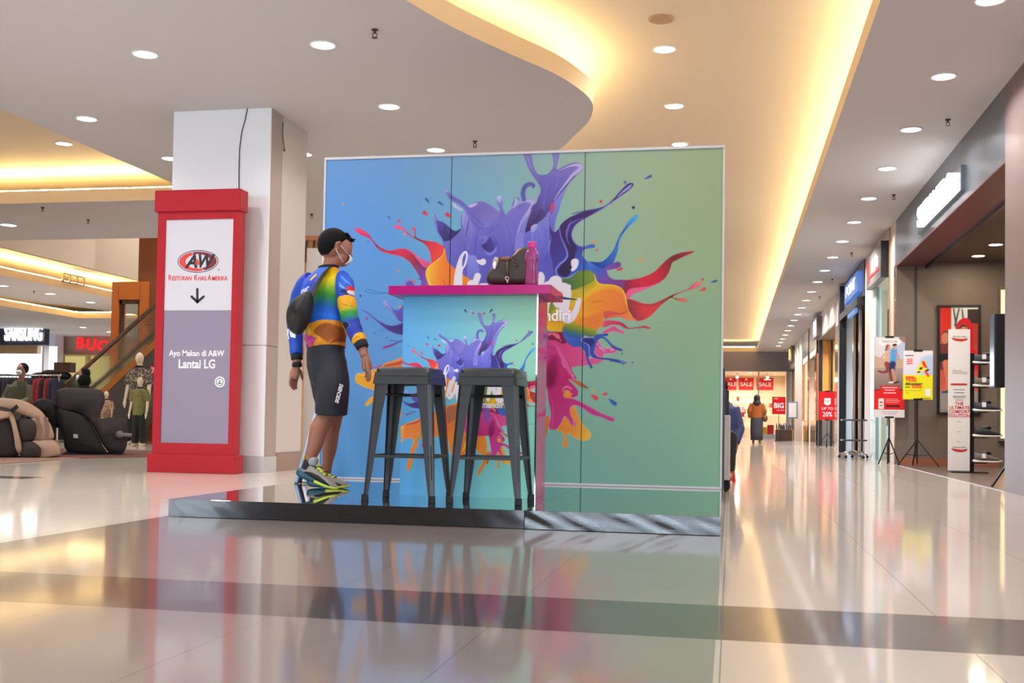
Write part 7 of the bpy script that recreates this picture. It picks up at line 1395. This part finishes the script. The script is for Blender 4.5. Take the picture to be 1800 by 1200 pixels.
# escalator
es = thing('escalator', 'escalator with brown handrail and orange lit skirt rising to the right behind the mannequins', 'escalator', (-11.9, 20.6, 0))
EYY = 20.4
def EP(x, y, d=0): return at(x, y, Y=EYY + d)
M_RAIL = mat('brown_handrail', (92, 60, 44), .35); M_COP = mat('copper_skirt', (206, 132, 66), .3, metal=.5); M_EG = mat('escalator_glass', (196, 196, 176), .05, trans=.85, ior=1.05, alpha=.55)
for d, nm in ((0, 'near'), (1.0, 'far')):
    dz = Vector((0, d, 0)); A0, A1, S0, S1 = EP(112, 680), EP(300, 512), EP(150, 712), EP(300, 574)
    b = B(); b.smooth = True; b.tube([A0 + dz + Vector((-.08, 0, -.05)), A0 + dz, A1 + dz], .045, 10); b.done('handrail', M_RAIL, es, world=True)
    b = B(); b.prism([(S0.x, S0.z), (S1.x, S1.z), (A1.x, A1.z - .02), (A0.x, A0.z - .02)], EYY + d - .006, EYY + d + .006, 'y'); b.done('glass_panel', M_EG, es, world=True)
    b = B(); b.prism([(S0.x, S0.z), (S1.x, S1.z), (S1.x, S1.z - .16), (S0.x, S0.z - .16)], EYY + d - .05, EYY + d + .05, 'y'); b.done('skirt', M_COP, es, world=True)
b = B(); b.prism([(S0.x, S0.z - .17), (S1.x, S1.z - .17), (S1.x, S1.z - .95), (S0.x + .5, 0.01), (S0.x - .3, 0.01)], EYY - .04, EYY + 1.04, 'y'); b.done('truss', mat('dark_truss', (72, 64, 60), .5), es, world=True)
# lift shaft in orange panels
LY = 22.0
lf = thing('lift', 'orange panelled glass lift shaft between the mannequins and the ceiling', 'lift', (-13, LY, 0))
M_OR = mat('orange_panel', (220, 122, 52), .4, noise=.05, nscale=2); M_DB = mat('dark_bronze')
def LP(x, y): p = at(x, y, Y=LY); return p.x, p.z
x0, x1, x2, x3 = LP(197, 500)[0], LP(209, 500)[0], LP(246, 500)[0], LP(262, 500)[0]
zt, zl = LP(220, 495)[1], LP(220, 527)[1]
for nm, a, c, m in (('left_post', x0, x1, M_OR), ('right_post', x2, x3, M_OR)): B().box((a, LY, 0), (c, LY + .3, zl)).done(nm, m, lf, world=True)
b = B(); b.box((x0, LY, zl), (x1 - .01, LY + .3, zt)); b.box((x1, LY, zl + .01), (x2, LY + .3, zt)); b.box((x2 + .01, LY, zl), (x3, LY + .3, zt)); b.done('lintel', M_OR, lf, world=True)
b = B(); b.box((x1, LY + .05, 0), (x1 + .06, LY + .15, zl)); b.box((x2 - .06, LY + .05, 0), (x2, LY + .15, zl)); b.box((x1, LY + .05, zl - .08), (x2, LY + .15, zl)); b.done('door_frame', M_DB, lf, world=True)
B().box((x1 + .06, LY + .1, .1), (x2 - .06, LY + .12, zl - .08)).done('glass_door', mat('lift_glass', (190, 190, 170), .06, trans=.8, ior=1.05, alpha=.5), lf, world=True)
xb, _ = LP(243, 450); B().box((xb, LY + .02, zt), (x3 + .9, LY + .5, 7.4)).done('upper_column', mat('brown_panel', (140, 78, 44), .45), lf, world=True)
B().box((x3, LY + .02, 0), (x3 + .9, LY + .5, zt)).done('side_panel', mat('brown_panel'), lf, world=True)
ex, ez = LP(257, 565); b = B(); 
rr_ = lambda rad: [(ex + rad * math.cos(a), LY - .004, ez + rad * 1.25 * math.sin(a)) for a in (2 * math.pi * i / 24 for i in range(24))]
o_, i_ = rr_(.075), rr_(.06); b.add(o_ + i_, [(k, (k + 1) % 24, 24 + (k + 1) % 24, 24 + k) for k in range(24)]); b.cbox((ex, LY - .004, ez), (.10, .004, .012)); b.cbox((ex, LY - .004, ez), (.012, .004, .14)); b.done('emblem', mat('dark_red_emblem', (110, 40, 28), .5), lf, world=True)
# far left shops
struct(B().box((at(97, 600, Y=41).x, 41, 0), (at(80, 600, Y=41).x, 41.6, ZS)).done('wall_pillar_left', mat('pale_pillar', (208, 208, 216), .5)))
bw = thing('storefront', 'tan storefront wall with yellow lit window under the red letters at far left', 'shop front', (-24.5, 41.7, 0)); a, c = at(108, 625, Y=41.6), at(200, 690, Y=41.6)
B().box((a.x, 41.85, 0), (c.x, 41.9, a.z)).done('window_glow', glow('yellow_window', (226, 206, 130), .75), bw, world=True); b = B(); b.box((a.x, 41.6, a.z), (c.x, 41.98, a.z + .06)); b.box((a.x + 1.1, 41.6, 0), (a.x + 1.2, 41.9, a.z)); b.done('window_frame', mat('dull_gold', (176, 150, 90), .5), bw, world=True)
sg = thing('shop_sign', 'red neon outlined letters on the tan wall at far left', 'sign', (at(170, 605, Y=41.7).x, 41.7, at(170, 608, Y=41.7).z))
for k, chx in enumerate('BUCC'):
    o = text('lettering', chx, .66, (at(143 + 19.5 * k, 605, Y=41.7).x - sg.location.x, -.06, at(143 + 19.5 * k, 604 + 2.6 * k, Y=41.7).z - sg.location.z), glow('neon_red', (235, 36, 40), 1.1), sg, ext=.06, bold=.012)
gs = thing('storefront', 'bright white lit storefront with a dark fascia at the left picture edge', 'shop front', (-27, 38, 0))
a, c = at(-30, 558, Y=38), at(78, 606, Y=38); B().box((a.x, 38, c.z), (c.x, 38.3, min(ZS, at(78, 569, Y=38).z))).done('fascia', mat('dark_blue_fascia', (52, 54, 72), .4), gs, world=True)
B().box((a.x, 38.8, .1), (c.x, 38.85, c.z)).done('window_glow', glow('cool_window', (226, 238, 255), 1.5), gs, world=True); B().box((a.x, 38.5, at(20, 621, Y=38.5).z), (at(66, 600, Y=38.5).x, 38.75, at(20, 606, Y=38.5).z)).done('warm_shelf', mat('warm_shelf', (240, 196, 150), .5), gs, world=True); B().box((c.x - .08, 38, 0), (c.x, 38.3, c.z)).done('jamb', mat('pale_pillar'), gs, world=True)
o = text('lettering', 'SAMSUNG', .80, (at(40, 588, Y=37.9).x + 27, -.06, at(40, 586.5, Y=37.9).z), glow('letter_pale_white', (255, 255, 255), 4), gs, sx=.44, ext=.03, bold=.02)
# sprinklers, speaker, grilles
M_SPR = mat('dark_brass', (66, 54, 44), .4, metal=.6)
def sprinkler(x, y, label, z=ZS):
    q = at(x, y - 4, Z=z); t = thing('sprinkler', label, 'sprinkler', (q.x, q.y, z)); b = B(); b.smooth = True; b.lathe([(.03, 0), (.028, -.008), (.012, -.01), (.012, -.03), (.006, -.035)], n=12); b.done('body', M_SPR, t)
    b = B(); b.tube([(-.018, 0, -.03), (-.016, 0, -.06), (0, 0, -.066)], .004, 5); b.tube([(.018, 0, -.03), (.016, 0, -.06), (0, 0, -.066)], .004, 5); b.lathe([(.003, -.066), (.026, -.07), (.003, -.072)], n=12); b.done('deflector', M_SPR, t)
for x, y, lb in ((659, 56, 'sprinkler head in the grey ceiling, nearest the top centre'), (835, 252, 'sprinkler head in the grey ceiling just above the backdrop'), (548, 380, 'sprinkler head seen between the column and the backdrop'), (1666, 214, 'sprinkler head in the right ceiling strip nearest the camera'), (1571, 346, 'second sprinkler head along the right ceiling strip'), (1497, 448, 'third sprinkler head along the right ceiling strip'), (1463, 494, 'fourth sprinkler head along the right ceiling strip'), (1441, 525, 'fifth sprinkler head along the right ceiling strip, farthest of them'), (155, 390, 'dark sprinkler head in the left ceiling before the lift'), (75, 368, 'pale sprinkler head under the glowing left ceiling opening'), (60, 515, 'sprinkler head between the downlights in the far left ceiling')): sprinkler(x, y, lb)
q = at(1162, 33, Z=ZT); t = thing('ceiling_speaker', 'round tan speaker grille in the warm raised ceiling at the top of the picture', 'speaker', (q.x, q.y, ZT)); b = B(); b.lathe([(.12, -.001), (.118, -.012), (.10, -.014)], n=24); b.done('rim', mat('tan_metal', (176, 140, 108), .5), t, smooth=True); b = B(); b.lathe([(.01, -.010), (.10, -.012), (.10, -.001)], n=24); b.done('grille', mat('tan_grille', (150, 116, 88), .6), t)
def grille(a, c, X, label):
    p, q = at(*a, X=X), at(*c, X=X); t = thing('air_grille', label, 'air vent', (X, (p.y + q.y) / 2, min(p.z, q.z))); y0, y1 = p.y - (p.y + q.y) / 2, q.y - (p.y + q.y) / 2; h = .2
    b = B()
    for z in (0, h): b.box((-.02, y0, z), (.02, y1, z + .03))
    for k in range(4): y = y0 + (y1 - y0 - .03) * k / 3; b.box((-.02, y, 0), (.02, y + .03, h))
    b.done('frame', mat('tan_metal'), t); b = B()
    for k in range(5): b.box((-.01, y0, .04 + .034 * k), (.01, y1, .052 + .034 * k))
    b.done('slats', mat('tan_grille'), t)
grille((110, 490), (148, 503), -16.86, 'rectangular air grille on the glowing ceiling step left of the lift')
